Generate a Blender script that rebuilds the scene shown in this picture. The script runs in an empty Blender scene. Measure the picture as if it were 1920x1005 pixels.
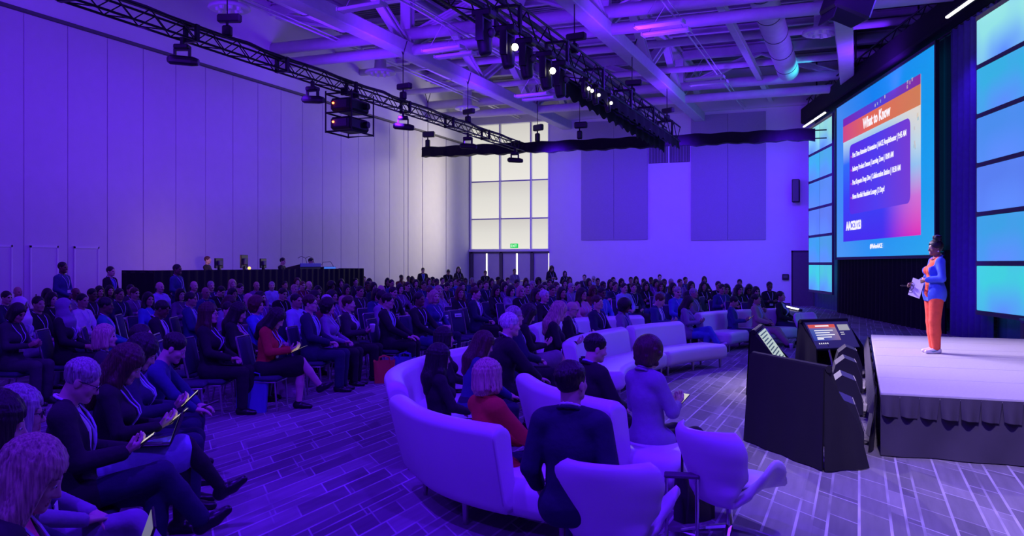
import bpy, bmesh, math, random
import numpy as np
from mathutils import Vector, Matrix
random.seed(7)
PI = math.pi
scene = bpy.context.scene
C = scene.collection

# ------------------------------------------------------------------ camera
YAW = math.radians(21.893)
cam_d = bpy.data.cameras.new('camera'); cam = bpy.data.objects.new('camera', cam_d); C.objects.link(cam)
cam_d.sensor_width = 36.0; cam_d.lens = 30.375; cam_d.shift_y = -8.5 / 1920
cam_d.clip_start = 0.05; cam_d.clip_end = 200
cam.location = (0, 0, 1.85); cam.rotation_euler = (PI / 2, 0, YAW)
scene.camera = cam
scene.view_settings.view_transform = 'Standard'
scene.view_settings.look = 'None'
scene.view_settings.gamma = 1.0
scene.view_settings.use_curve_mapping = False
scene.view_settings.exposure = 0.0
world = bpy.data.worlds.new('world'); scene.world = world; world.use_nodes = True
world.node_tree.nodes['Background'].inputs[0].default_value = (0.02, 0.01, 0.08, 1)
world.node_tree.nodes['Background'].inputs[1].default_value = 0.3

# ------------------------------------------------------------------ house and stage lights
BLUE = (0.082, 0.006, 1.0); VIOLET = (0.125, 0.010, 1.0); LAVENDER = (0.72, 0.58, 1.0); WARM = (1.0, 0.93, 0.78)
def spot(name, loc, target, power, color, angle=110, blend=0.8, radius=0.12):
    l = bpy.data.lights.new(name, 'SPOT'); l.energy = power; l.color = color
    l.spot_size = math.radians(angle); l.spot_blend = blend; l.shadow_soft_size = radius
    o = bpy.data.objects.new(name, l); C.objects.link(o); o.location = loc
    d = Vector(target) - Vector(loc); o.rotation_euler = d.to_track_quat('-Z', 'Y').to_euler()
    return o
# wash on the folding wall from the side truss
for y in (3, 8, 13, 18, 23, 28): spot('wall_wash_light', (-12.9, y, 6.3), (-18.3, y + 1, 3.6), 640, VIOLET, 135, 1.0)
# wash on the audience and floor from the trusses, plus added spots out of view
for (x, y) in ((-9.5, 2.0), (-9.5, 8.0), (-12.7, 14.5), (-12.7, 22), (-6.6, 13.0), (-6.6, 19), (-6.6, 26)):
    spot('audience_wash_light', (x, y, 6.3), (x + 2.0, y + 1.0, 0), 560, BLUE, 140, 1.0)
for (x, y) in ((1.0, 3.0), (-4.0, 3.5), (-2.0, -3.0)):
    spot('front_fill_light', (x, y, 6.8), (x - 0.5, y + 4.5, 0), 1700, BLUE, 130, 1.0)  # added unseen spots around the camera, general blue fill
# wash on the end wall
for x in (-11.5, -6.5, -2.5): spot('end_wall_light', (x, 32.6, 6.2), (x, 39.75, 3.2), 1250, BLUE, 130, 1.0)
# added unseen up-lights that brighten the ceiling steelwork
for (x, y, p) in ((-6.6, 12, 700), (-6.6, 22, 700), (-6.6, 31, 700), (-12.9, 9, 800), (-12.9, 15, 700), (-12.9, 21, 800), (-12.9, 28, 800), (-16.0, 13, 500), (-16.0, 22, 500), (-16.0, 30, 500), (-1.5, 18, 700), (-0.5, 28, 700), (-3, 6, 800)):
    spot('ceiling_fill_light', (x + 1.1, y, 7.0), (x + 1.1, y + 1.5, 10.5), p * 0.68, VIOLET, 170, 1.0, 0.3)
for (x, y) in ((-15.5, 3.0), (-8.0, 1.5), (1.5, 3.5)):
    spot('steel_fill_light', (x, y, 4.6), (x * 0.6 - 2, y + 18, 9.5), 3400, VIOLET, 70, 1.0, 0.3)
# white key light on the stage from the middle truss
for (y, ty, tx) in ((14.5, 13.4, 1.0), (17.0, 13.4, 1.0), (20.5, 11.5, 1.6)):
    spot('stage_key_light', (-6.2, y, 6.25), (tx, ty, 1.2), 4200, LAVENDER, 46, 0.9, 0.10)
spot('stage_front_light', (0.5, 3.5, 7.0), (2.4, 8.8, 0.0), 3000, LAVENDER, 60, 1.0, 0.1)
# daylight entering by the shaded window bay
for z in (2.8, 5.0, 7.2): spot('window_daylight', (-14.4, 38.6, z), (-18.3, 33.0, z - 0.3), 640, WARM, 95, 1.0, 0.9)
# blue light off the stage set towards the seats
for p, q, e in (((2.2, 20.5, 8.2), (-8.0, 10.0, 0.8), 3200), ((-0.5, 33.0, 8.2), (-10.0, 22.0, 0.8), 2800), ((3.5, 10.5, 7.2), (-3.0, 6.5, 0.6), 1700)): spot('set_wash_light', p, q, e, BLUE, 95, 1.0, 0.15)
for p, q in (((1.9, 22.8, 7.4), (2.6, 24.6, 3.0)), ((0.6, 21.6, 0.3), (2.4, 24.8, 3.0))): spot('drape_light', p, q, 330, BLUE, 90, 1.0, 0.1)  # added spots that brighten the blue drape folds

# ------------------------------------------------------------------ materials
MATS = {}
def nt(name):
    m = bpy.data.materials.new(name); m.use_nodes = True
    n = m.node_tree.nodes; l = m.node_tree.links
    return m, n, l, n['Principled BSDF']
def mat(name, col, rough=0.6, metal=0.0, var=0.12, scale=6.0, bump=0.0, bscale=60.0, sheen=0.0, objcol=False, coat=0.0):
    if name in MATS: return MATS[name]
    m, n, l, b = nt(name)
    tc = n.new('ShaderNodeTexCoord'); nz = n.new('ShaderNodeTexNoise'); nz.inputs['Scale'].default_value = scale; nz.inputs['Detail'].default_value = 4
    l.new(tc.outputs['Object'], nz.inputs['Vector'])
    hs = n.new('ShaderNodeHueSaturation')
    mr = n.new('ShaderNodeMapRange'); mr.inputs[3].default_value = 1 - var; mr.inputs[4].default_value = 1 + var
    l.new(nz.outputs['Fac'], mr.inputs[0]); l.new(mr.outputs[0], hs.inputs['Value'])
    if objcol:
        oi = n.new('ShaderNodeObjectInfo'); l.new(oi.outputs['Color'], hs.inputs['Color'])
    else: hs.inputs['Color'].default_value = (*col, 1)
    l.new(hs.outputs['Color'], b.inputs['Base Color'])
    b.inputs['Roughness'].default_value = rough; b.inputs['Metallic'].default_value = metal
    if sheen: b.inputs['Sheen Weight'].default_value = sheen
    if coat: b.inputs['Coat Weight'].default_value = coat
    if bump:
        n2 = n.new('ShaderNodeTexNoise'); n2.inputs['Scale'].default_value = bscale; n2.inputs['Detail'].default_value = 3
        l.new(tc.outputs['Object'], n2.inputs['Vector'])
        bp = n.new('ShaderNodeBump'); bp.inputs['Strength'].default_value = bump; bp.inputs['Distance'].default_value = 0.02
        l.new(n2.outputs['Fac'], bp.inputs['Height']); l.new(bp.outputs[0], b.inputs['Normal'])
    m.diffuse_color = (*col, 1); MATS[name] = m
    return m
def emit(name, col, strength=1.0, objcol=False):
    if name in MATS: return MATS[name]
    m, n, l, b = nt(name)
    b.inputs['Base Color'].default_value = (0.02, 0.02, 0.02, 1); b.inputs['Roughness'].default_value = 0.4
    if objcol:
        oi = n.new('ShaderNodeObjectInfo'); l.new(oi.outputs['Color'], b.inputs['Emission Color'])
    else: b.inputs['Emission Color'].default_value = (*col, 1)
    b.inputs['Emission Strength'].default_value = strength
    MATS[name] = m
    return m
def emit_ramp(name, axis, stops, strength=1.0, wob=0.0, axis2=None, stops2=None, across=None):
    """printed or projected picture: colours run along one axis of the generated box (optionally mixed by a second axis)"""
    m, n, l, b = nt(name)
    b.inputs['Base Color'].default_value = (0.02, 0.02, 0.02, 1); b.inputs['Roughness'].default_value = 0.5
    tc = n.new('ShaderNodeTexCoord'); sp = n.new('ShaderNodeSeparateXYZ'); l.new(tc.outputs['Generated'], sp.inputs[0])
    def ramp(ax, st):
        cr = n.new('ShaderNodeValToRGB')
        while len(cr.color_ramp.elements) < len(st): cr.color_ramp.elements.new(0.5)
        for e, (p, c) in zip(cr.color_ramp.elements, st): e.position = p; e.color = (*c, 1)
        l.new(sp.outputs[ax], cr.inputs[0]); return cr
    r1 = ramp(axis, stops); out = r1.outputs[0]
    if axis2 is not None:
        r2 = ramp(axis2, stops2); mx = n.new('ShaderNodeMix'); mx.data_type = 'RGBA'
        mx.inputs[0].default_value = 0.5
        if across:
            q = n.new('ShaderNodeMapRange'); q.interpolation_type = 'SMOOTHSTEP'; q.inputs[1].default_value = across[0]; q.inputs[2].default_value = across[1]; l.new(sp.outputs[0], q.inputs[0]); l.new(q.outputs[0], mx.inputs[0])
        l.new(r1.outputs[0], mx.inputs[6]); l.new(r2.outputs[0], mx.inputs[7]); out = mx.outputs[2]
    l.new(out, b.inputs['Emission Color']); b.inputs['Emission Strength'].default_value = strength
    MATS[name] = m
    return m

# ------------------------------------------------------------------ mesh helpers
class MB:
    def __init__(s): s.v = []; s.f = []; s.mi = []; s.cur = 0
    def add(s, vs, fs):
        o = len(s.v); s.v += [tuple(p) for p in vs]; s.f += [tuple(i + o for i in f) for f in fs]; s.mi += [s.cur] * len(fs); return s
    def box(s, c, h, R=None):
        pts = [Vector((x * h[0], y * h[1], z * h[2])) for x in (-1, 1) for y in (-1, 1) for z in (-1, 1)]
        if R is not None: pts = [R @ p for p in pts]
        c = Vector(c)
        return s.add([c + p for p in pts], [(0, 1, 3, 2), (4, 6, 7, 5), (0, 4, 5, 1), (2, 3, 7, 6), (0, 2, 6, 4), (1, 5, 7, 3)])
    def bb(s, a, b): return s.box([(a[i] + b[i]) / 2 for i in range(3)], [abs(b[i] - a[i]) / 2 for i in range(3)])
    def bevbox(s, c, h, r, R=None):
        r = min(r, *[x * 0.95 for x in h]); pts = []; idx = {}
        for sx in (-1, 1):
            for sy in (-1, 1):
                for sz in (-1, 1):
                    for ax in range(3):
                        p = [sx * h[0], sy * h[1], sz * h[2]]
                        for a in range(3):
                            if a != ax: p[a] -= (sx, sy, sz)[a] * r
                        idx[(sx, sy, sz, ax)] = len(pts); pts.append(Vector(p))
        fs = []
        for ax in range(3):
            a, b = [i for i in range(3) if i != ax]
            for sg in (-1, 1):
                q = []
                for (u, w) in ((-1, -1), (1, -1), (1, 1), (-1, 1)):
                    k = [0, 0, 0]; k[ax] = sg; k[a] = u; k[b] = w; q.append(idx[(*k, ax)])
                fs.append(q)
        for ax in range(3):
            a, b = [i for i in range(3) if i != ax]
            for u in (-1, 1):
                for w in (-1, 1):
                    k0 = [0, 0, 0]; k0[a] = u; k0[b] = w; k1 = list(k0); k0[ax] = -1; k1[ax] = 1
                    fs.append([idx[(*k0, a)], idx[(*k1, a)], idx[(*k1, b)], idx[(*k0, b)]])
        for sx in (-1, 1):
            for sy in (-1, 1):
                for sz in (-1, 1): fs.append([idx[(sx, sy, sz, 0)], idx[(sx, sy, sz, 1)], idx[(sx, sy, sz, 2)]])
        if R is not None: pts = [R @ p for p in pts]
        c = Vector(c); return s.add([c + p for p in pts], fs)
    def tube(s, path, r, n=8, cap=True):
        P = [Vector(p) for p in path]; rs = r if isinstance(r, (list, tuple)) else [r] * len(P); vs = []; fs = []
        up = Vector((0, 0, 1)); prev = None
        for i, p in enumerate(P):
            t = (P[min(i + 1, len(P) - 1)] - P[max(i - 1, 0)]).normalized()
            a = prev if prev is not None else (t.cross(up) if abs(t.dot(up)) < 0.95 else t.cross(Vector((1, 0, 0))))
            a = (a - t * a.dot(t)).normalized(); b = t.cross(a); prev = a
            for k in range(n):
                q = 2 * PI * k / n; vs.append(p + (a * math.cos(q) + b * math.sin(q)) * rs[i])
        for i in range(len(P) - 1):
            for k in range(n): fs.append((i * n + k, i * n + (k + 1) % n, (i + 1) * n + (k + 1) % n, (i + 1) * n + k))
        if cap: fs += [tuple(reversed(range(n))), tuple((len(P) - 1) * n + k for k in range(n))]
        return s.add(vs, fs)
    def lathe(s, prof, c=(0, 0, 0), n=20):
        vs = []; fs = []
        for (r, z) in prof:
            for k in range(n): q = 2 * PI * k / n; vs.append((c[0] + r * math.cos(q), c[1] + r * math.sin(q), c[2] + z))
        for i in range(len(prof) - 1):
            for k in range(n): fs.append((i * n + k, i * n + (k + 1) % n, (i + 1) * n + (k + 1) % n, (i + 1) * n + k))
        fs += [tuple(reversed(range(n))), tuple((len(prof) - 1) * n + k for k in range(n))]
        return s.add(vs, fs)
    def grid(s, rows, closed_u=False, closed_v=False):
        nr = len(rows); nc = len(rows[0]); vs = [p for r in rows for p in r]; fs = []
        for i in range(nr - (0 if closed_v else 1)):
            for j in range(nc - (0 if closed_u else 1)):
                a = i * nc + j; b = i * nc + (j + 1) % nc; c_ = ((i + 1) % nr) * nc + (j + 1) % nc; d = ((i + 1) % nr) * nc + j
                fs.append((a, b, c_, d))
        return s.add(vs, fs)
    def poly(s, pts, n_axis, t):
        """extrude a closed outline (list of 3D points) by vector t"""
        n = len(pts); t = Vector(t); vs = [Vector(p) for p in pts] + [Vector(p) + t for p in pts]
        return s.add(vs, [tuple(range(n)), tuple(range(2 * n - 1, n - 1, -1))] + [(i, i + n, (i + 1) % n + n, (i + 1) % n) for i in range(n)])
    def mesh(s, name, smooth=False):
        me = bpy.data.meshes.new(name); me.from_pydata(s.v, [], s.f)
        bm = bmesh.new(); bm.from_mesh(me); bmesh.ops.recalc_face_normals(bm, faces=bm.faces); bm.to_mesh(me); bm.free()
        if any(s.mi): me.polygons.foreach_set('material_index', s.mi)
        if smooth: me.polygons.foreach_set('use_smooth', [True] * len(me.polygons))
        return me
def link(name, data, parent=None, loc=(0, 0, 0), rz=0.0, m=None, col=None):
    o = bpy.data.objects.new(name, data); C.objects.link(o)
    if parent is not None: o.parent = parent
    o.location = loc
    if rz: o.rotation_euler = (0, 0, rz)
    if m is not None and data is not None:
        ms = m if isinstance(m, (list, tuple)) else [m]
        if not data.materials:
            for q in ms: data.materials.append(q)
    if col is not None: o.color = (*col, 1)
    return o
def ob(name, mb, m, parent=None, loc=(0, 0, 0), rz=0.0, smooth=False, col=None):
    return link(name, mb.mesh(name, smooth), parent, loc, rz, m, col)
def tag(o, label=None, cat=None, group=None, kind=None):
    if label: o['label'] = label
    if cat: o['category'] = cat
    if group: o['group'] = group
    if kind: o['kind'] = kind
    return o
def thing(name, label, cat, loc=(0, 0, 0), rz=0.0, group=None):
    return tag(link(name, None, None, loc, rz), label, cat, group)
def struct(o): o['kind'] = 'structure'; return o
def copy_tree(o, parent=None):
    c = o.copy(); C.objects.link(c); c.parent = parent
    for ch in o.children: copy_tree(ch, c)
    return c
def autosmooth(o, ang=40):
    me = o.data; me.polygons.foreach_set('use_smooth', [True] * len(me.polygons))
    try: me.set_sharp_from_angle(angle=math.radians(ang))
    except Exception: pass
    return o
def text_mesh(name, body, size, width=None, height=None, extrude=0.004, bold=0.0):
    cu = bpy.data.curves.new(name, 'FONT'); cu.body = body; cu.size = size; cu.extrude = extrude; cu.offset = bold; cu.resolution_u = 2
    t = bpy.data.objects.new(name, cu); C.objects.link(t)
    dg = bpy.context.evaluated_depsgraph_get(); me = bpy.data.meshes.new_from_object(t.evaluated_get(dg)); me.name = name
    bpy.data.objects.remove(t); bpy.data.curves.remove(cu)
    xs = [v.co.x for v in me.vertices]; ys = [v.co.y for v in me.vertices]
    x0, x1, y0, y1 = min(xs), max(xs), min(ys), max(ys)
    sx = (width / (x1 - x0)) if width else 1.0; sy = (height / (y1 - y0)) if height else sx
    for v in me.vertices: v.co.x = (v.co.x - x0) * sx; v.co.y = (v.co.y - y0) * sy
    return me

# ================================================================== THE HALL
XL, XR, YB, YF, ZC = -18.3, 17.0, 39.75, -7.0, 10.6
def carpet():
    m, n, l, b = nt('carpet')
    tc = n.new('ShaderNodeTexCoord'); sp = n.new('ShaderNodeSeparateXYZ'); l.new(tc.outputs['Object'], sp.inputs[0])
    def mth(op, a, b_=None, v=None):
        q = n.new('ShaderNodeMath'); q.operation = op; l.new(a, q.inputs[0])
        if b_ is not None: l.new(b_, q.inputs[1])
        if v is not None: q.inputs[1].default_value = v
        return q.outputs[0]
    along = mth('ADD', sp.outputs[1], mth('MULTIPLY', sp.outputs[0], v=1.05))
    cmb = n.new('ShaderNodeCombineXYZ'); l.new(along, cmb.inputs[0]); l.new(sp.outputs[0], cmb.inputs[1])
    def brick(w, h, mort, off, c1, c2, cm):
        k = n.new('ShaderNodeTexBrick'); l.new(cmb.outputs[0], k.inputs['Vector']); k.offset = off; k.offset_frequency = 2; k.squash = 1.6; k.squash_frequency = 3
        k.inputs['Scale'].default_value = 1.0; k.inputs['Brick Width'].default_value = w; k.inputs['Row Height'].default_value = h
        k.inputs['Mortar Size'].default_value = mort; k.inputs['Mortar Smooth'].default_value = 0.15; k.inputs['Bias'].default_value = 0.0
        k.inputs['Color1'].default_value = (*c1, 1); k.inputs['Color2'].default_value = (*c2, 1); k.inputs['Mortar'].default_value = (*cm, 1); return k
    k1 = brick(0.66, 0.21, 0.011, 0.37, (0.27, 0.25, 0.26), (0.15, 0.14, 0.15), (0.21, 0.20, 0.21))
    k2 = brick(1.02, 0.315, 0.010, 0.43, (1.05, 1.05, 1.05), (0.75, 0.75, 0.75), (1.0, 1.0, 1.0))
    st = n.new('ShaderNodeTexNoise'); mp = n.new('ShaderNodeMapping'); mp.inputs['Scale'].default_value = (9, 0.9, 1); l.new(tc.outputs['Object'], mp.inputs[0]); l.new(mp.outputs[0], st.inputs['Vector']); st.inputs['Scale'].default_value = 1.6; st.inputs['Detail'].default_value = 5
    mr = n.new('ShaderNodeMapRange'); mr.inputs[3].default_value = 0.7; mr.inputs[4].default_value = 1.3; l.new(st.outputs['Fac'], mr.inputs[0])
    mx = n.new('ShaderNodeMix'); mx.data_type = 'RGBA'; mx.blend_type = 'MULTIPLY'; mx.inputs[0].default_value = 1; l.new(k1.outputs[0], mx.inputs[6]); l.new(k2.outputs[0], mx.inputs[7])
    gn = n.new('ShaderNodeTexNoise'); gn.inputs['Scale'].default_value = 0.9; gn.inputs['Detail'].default_value = 2; l.new(tc.outputs['Object'], gn.inputs['Vector'])
    def fade(k, lo, hi):
        q = n.new('ShaderNodeMapRange'); q.inputs[1].default_value = lo; q.inputs[2].default_value = hi; l.new(gn.outputs['Fac'], q.inputs[0]); w = n.new('ShaderNodeMath'); w.operation = 'MULTIPLY'; l.new(q.outputs[0], w.inputs[0]); l.new(k.outputs['Fac'], w.inputs[1]); return w.outputs[0]
    ad = n.new('ShaderNodeMath'); ad.operation = 'MAXIMUM'; l.new(fade(k1, 0.62, 0.40), ad.inputs[0]); l.new(fade(k2, 0.42, 0.60), ad.inputs[1])
    ml = n.new('ShaderNodeMix'); ml.data_type = 'RGBA'; l.new(ad.outputs[0], ml.inputs[0]); l.new(mx.outputs[2], ml.inputs[6]); ml.inputs[7].default_value = (0.50, 0.47, 0.49, 1)
    hs = n.new('ShaderNodeHueSaturation'); l.new(ml.outputs[2], hs.inputs['Color']); l.new(mr.outputs[0], hs.inputs['Value'])
    l.new(hs.outputs[0], b.inputs['Base Color']); b.inputs['Roughness'].default_value = 0.95
    fz = n.new('ShaderNodeTexNoise'); fz.inputs['Scale'].default_value = 220; l.new(tc.outputs['Object'], fz.inputs['Vector'])
    bp = n.new('ShaderNodeBump'); bp.inputs['Strength'].default_value = 0.25; bp.inputs['Distance'].default_value = 0.01; l.new(fz.outputs['Fac'], bp.inputs['Height']); l.new(bp.outputs[0], b.inputs['Normal'])
    return m
M_carpet = carpet()
M_wall = mat('wall_fabric', (0.66, 0.62, 0.64), 0.85, var=0.05, scale=3, bump=0.08, bscale=40)
M_white = mat('painted_plaster', (0.78, 0.76, 0.76), 0.8, var=0.04, scale=2)
M_steel = mat('painted_steel', (0.62, 0.60, 0.62), 0.7, var=0.12, scale=4)
M_deck = mat('steel_deck', (0.22, 0.20, 0.23), 0.7, var=0.2, scale=2)
M_black = mat('black_metal', (0.012, 0.012, 0.014), 0.45, 0.3, var=0.2)
M_blackp = mat('black_plastic', (0.016, 0.016, 0.018), 0.5, var=0.2, bump=0.05)
M_drape = mat('black_drape', (0.006, 0.005, 0.007), 0.9, var=0.3, scale=8)
M_bluedrape = mat('velour_drape', (0.09, 0.09, 0.22), 0.85, var=0.2, scale=8)
M_trim = mat('dark_trim', (0.10, 0.09, 0.10), 0.6)
M_door = mat('grey_door', (0.52, 0.50, 0.53), 0.6, var=0.06)
M_acous = mat('acoustic_panel', (0.40, 0.36, 0.44), 0.95, var=0.1, scale=30, bump=0.2, bscale=120)
M_chrome = mat('chrome', (0.75, 0.75, 0.78), 0.2, 1.0, var=0.03)
M_shade = emit_ramp('daylit_roller_shade', 2, [(0.0, (0.95, 0.92, 0.83)), (0.55, (0.85, 0.83, 0.75)), (1.0, (0.72, 0.69, 0.63))], 0.86)
M_glow_strip = emit('glow_strip_white', (1.0, 0.97, 0.88), 1.3)
M_white_led = emit('white_lamp', (1.0, 0.98, 0.95), 2.5)
M_lamp = emit('warm_lamp', (1.0, 0.93, 0.78), 7.0)

struct(ob('floor', MB().bb((XL, YF, -0.2), (XR, YB, 0)), M_carpet))
# --- folding wall on the left, panel by panel
wl = struct(ob('wall_left', MB().bb((XL - 0.4, YF, 0), (XL - 0.06, YB, ZC)).bb((XL - 0.06, YF, 7.83), (XL + 0.10, YB, ZC)), M_white))
seams = [14.63 + 1.223 * i for i in range(-17, 16)] + [33.35, 34.69, 37.1, YB]
pm = {}
for a, b in zip(seams[:-1], seams[1:]):
    w = round(b - a, 2)
    if w not in pm:
        g = 0.011 if b < 33 else 0.05
        me = MB().bevbox((0, 0, 0), (0.03, w / 2 - g / 2, 3.88), 0.008).mesh('wall_panel'); me.materials.append(M_wall); pm[w] = me
    link('wall_panel', pm[w], wl, (XL - 0.03, (a + b) / 2, 3.89))
struct(ob('trim_1', MB().bb((XL - 0.02, YF, 7.775), (XL + 0.12, YB, 7.835)), M_trim))
for i, (a, b) in enumerate(((13.10, 14.32), (14.78, 15.56), (16.02, 16.79))):
    d = struct(link('door_%d' % (i + 1), None, None, (XL, 0, 0)))
    ob('leaf', MB().bb((0.0, a + 0.04, 0.01), (0.02, b - 0.04, 2.23)), M_wall, d)
    ob('door_frame', MB().bb((0, a, 0), (0.03, a + 0.04, 2.28)).bb((0, b - 0.04, 0), (0.03, b, 2.28)).bb((0, a, 2.23), (0.03, b, 2.28)), M_white, d)
    ob('handle', MB().tube([(0.02, a + 0.12, 1.02), (0.07, a + 0.12, 1.02), (0.07, a + 0.12, 1.12)], 0.012), M_black, d)
# --- end wall
wb = struct(ob('wall_back', MB().bb((-14.02, YB, 0), (XR, YB + 0.4, ZC)).bb((XL, YB, 8.82), (-14.02, YB + 0.4, ZC)).bb((-14.02, YB - 0.25, 8.75), (XR, YB, 9.15)), M_white))
for (a, b, z0) in ((-12.38, -9.15, 2.96), (-7.14, -3.84, 2.9)):
    n = 2; w = (b - a) / n
    for i in range(n): ob('acoustic_panel', MB().bevbox((a + w * (i + .5), YB - 0.03, (z0 + 8.6) / 2), (w / 2 - 0.004, 0.03, (8.6 - z0) / 2), 0.01), M_acous, wb)
v = ob('air_grille', MB().bb((-9.1, YB - 0.03, 6.5), (-7.2, YB, 7.35)), M_trim, wb)
for i in range(26): ob('slat', MB().box((-9.04 + i * 0.071, YB - 0.05, 6.925), (0.012, 0.02, 0.40)), M_acous, v)
ob('mullion', MB().box((-8.15, YB - 0.055, 6.925), (0.03, 0.03, 0.43)), M_white, v)
# window bay with roller shades
wn = struct(link('window_1', None, None, (0, YB, 0)))
cols = [-18.24, -16.63, -14.98, -14.04]; rows = [2.56, 4.08, 5.96, 8.8]
for a, b in zip(cols[:-1], cols[1:]):
    for c, d in zip(rows[:-1], rows[1:]):
        ob('roller_shade', MB().box(((a + b) / 2, 0.12, (c + d) / 2), ((b - a) / 2 - 0.05, 0.01, (d - c) / 2 - 0.02)), M_shade, wn)
for x in cols: ob('mullion', MB().box((x, 0.06, 5.65), (0.035, 0.08, 3.15)), M_white, wn)
for x in (-16.72, -15.07): ob('glow_strip', MB().box((x, 0.13, 5.65), (0.03, 0.01, 3.1)), M_glow_strip, wn)
for z in rows[1:-1]: ob('transom', MB().box((-16.15, 0.09, z), (2.12, 0.03, 0.03)), M_acous, wn)
ob('window_sill', MB().box((-16.15, 0.02, 2.5), (2.14, 0.12, 0.06)), M_white, wn)
ob('outer_glass', MB().box((-16.15, 0.3, 5.65), (2.14, 0.01, 3.2)), mat('window_glass', (0.8, 0.85, 0.9), 0.05), wn)
for i, (a, b) in enumerate(zip(cols[:-1], cols[1:])):
    d = struct(link('door_%d' % (i + 4), None, None, (0, YB, 0)))
    ob('door_frame', MB().bb((a, -0.02, 0), (a + 0.14, 0.2, 2.44)).bb((a, -0.02, 2.36), (b, 0.2, 2.44)), M_trim, d)
    a2 = a + 0.14; n = 2 if b - a > 1.2 else 1; w = (b - a2) / n
    for k in range(n):
        lf = ob('leaf', MB().bb((a2 + k * w + (0.05 if k else 0.01), 0.05, 0.02), (a2 + (k + 1) * w - 0.05, 0.10, 2.35)), M_door, d)
        ob('push_bar', MB().box((a2 + (k + .5) * w, 0.03, 1.0), (w * 0.36, 0.02, 0.03)), M_chrome, lf)
        if k == 0: ob('glow_strip', MB().bb((a2 + w - 0.05, 0.08, 0.02), (a2 + w + 0.05, 0.1, 2.35)), M_glow_strip, d)  # glowing strip in place of a lit white mullion between the leaves
d = struct(link('door_7', None, None, (0, YB, 0)))
ob('leaf', MB().bb((-2.69, -0.03, 0), (-1.8, 0.02, 2.34)), M_trim, d)
ob('door_frame', MB().bb((-2.76, -0.04, 0), (-2.69, 0.02, 2.42)).bb((-2.76, -0.04, 2.34), (-1.73, 0.02, 2.42)), M_blackp, d)
struct(ob('wall_right', MB().bb((XR, YF, 0), (XR + 0.3, YB, ZC)), M_white))
struct(ob('wall_front', MB().bb((XL, YF - 0.3, 0), (XR, YF, ZC)), M_white))
struct(ob('baseboard_back', MB().bb((-14.0, YB - 0.02, 0), (-2.8, YB, 0.12)), M_trim))
# exit sign and wall box
t = thing('exit_sign', 'small green lit exit sign above the double doors under the window', 'sign', (-15.83, YB - 0.06, 2.62))
ob('housing', MB().bevbox((0, 0, 0.1), (0.2, 0.04, 0.11), 0.01), emit('exit_green', (0.0, 0.9, 0.12), 0.7), t)
tx = link('lettering', text_mesh('lettering', 'EXIT', 0.15, 0.3, 0.12), t, (-0.15, -0.045, 0.04), 0, emit('exit_white', (0.75, 1.0, 0.8), 1.2)); tx.rotation_euler = (PI / 2, 0, 0)
t = thing('wall_phone_box', 'small dark box on the end wall beside the dark door', 'wall box', (-3.0, YB - 0.06, 1.25))
ob('box', MB().bevbox((0, 0, 0), (0.14, 0.05, 0.13), 0.02), M_blackp, t); ob('cover', MB().bevbox((0, -0.06, 0.02), (0.09, 0.015, 0.06), 0.01), M_trim, t)
t = thing('wall_loudspeaker', 'black loudspeaker high on the end wall left of the glowing panels', 'loudspeaker', (-2.55, YB - 0.35, 5.0))
ob('cabinet', MB().bevbox((0, 0, 0), (0.16, 0.2, 0.5), 0.03), M_blackp, t); ob('bracket', MB().box((0, 0.26, 0), (0.04, 0.09, 0.06)), M_black, t)
ob('grille', MB().bevbox((0, -0.21, 0), (0.13, 0.01, 0.46), 0.008), M_trim, t)
t = tag(ob('wall_camera_box', MB().bevbox((0, 0, 0), (0.12, 0.22, 0.12), 0.02).tube([(-0.1, 0, 0), (-0.2, 0, 0)], 0.04), M_blackp, None, (XL + 0.2, 13.28, 2.62)), 'small black box high on the wall above the leftmost door', 'wall box')

# --- roof deck and steel
cl = struct(ob('ceiling', MB().bb((XL, YF, ZC), (XR, YB, ZC + 0.2)), M_deck))
rib = MB().box((0, 0, 0), ((XR - XL) / 2, 0.05, 0.03)).mesh('deck_rib'); rib.materials.append(M_deck)
rb = MB()
for i in range(150): rb.box(((XL + XR) / 2, 9 + i * 0.205, ZC - 0.03), ((XR - XL) / 2, 0.05, 0.03))
o = ob('deck_ribs', rb, M_deck, cl); o['kind'] = 'stuff'
def ibeam(L, w, h, tf=0.035, tw=0.03):
    return MB().box((0, 0, h / 2 - tf), (w / 2, L / 2, tf)).box((0, 0, -h / 2 + tf), (w / 2, L / 2, tf)).box((0, 0, 0), (tw, L / 2, h / 2 - 2 * tf))
gx = [-13.1, -6.75, -0.4, 5.95]; gy = [1.45, 12.65, 23.85, 35.05]
me_g = MB().bevbox((0, 0, 0), (0.24, (YB - YF) / 2, 0.2), 0.03).mesh('girder'); me_g.materials.append(M_steel)
me_t = ibeam(YB - YF, 0.36, 0.34).mesh('top_chord'); me_t.materials.append(M_steel)
me_c = MB().tube([(XL, 0, 0.0), (XR, 0, 0)], 0.17, 10).tube([(XL, 0, 0.52), (XR, 0, 0.52)], 0.20, 10).mesh('cross_beam', True); me_c.materials.append(M_steel)
me_ct = MB().box(((XL + XR) / 2, 0, 0), ((XR - XL) / 2, 0.16, 0.16)).mesh('cross_top_chord'); me_ct.materials.append(M_steel)
for x in gx:
    link('girder', me_g, cl, (x, (YF + YB) / 2, 8.52)); link('top_chord', me_t, cl, (x, (YF + YB) / 2, 10.25))
for y in gy:
    link('cross_beam', me_c, cl, (0, y, 8.5)); link('cross_top_chord', me_ct, cl, (0, y, 10.25))
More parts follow.
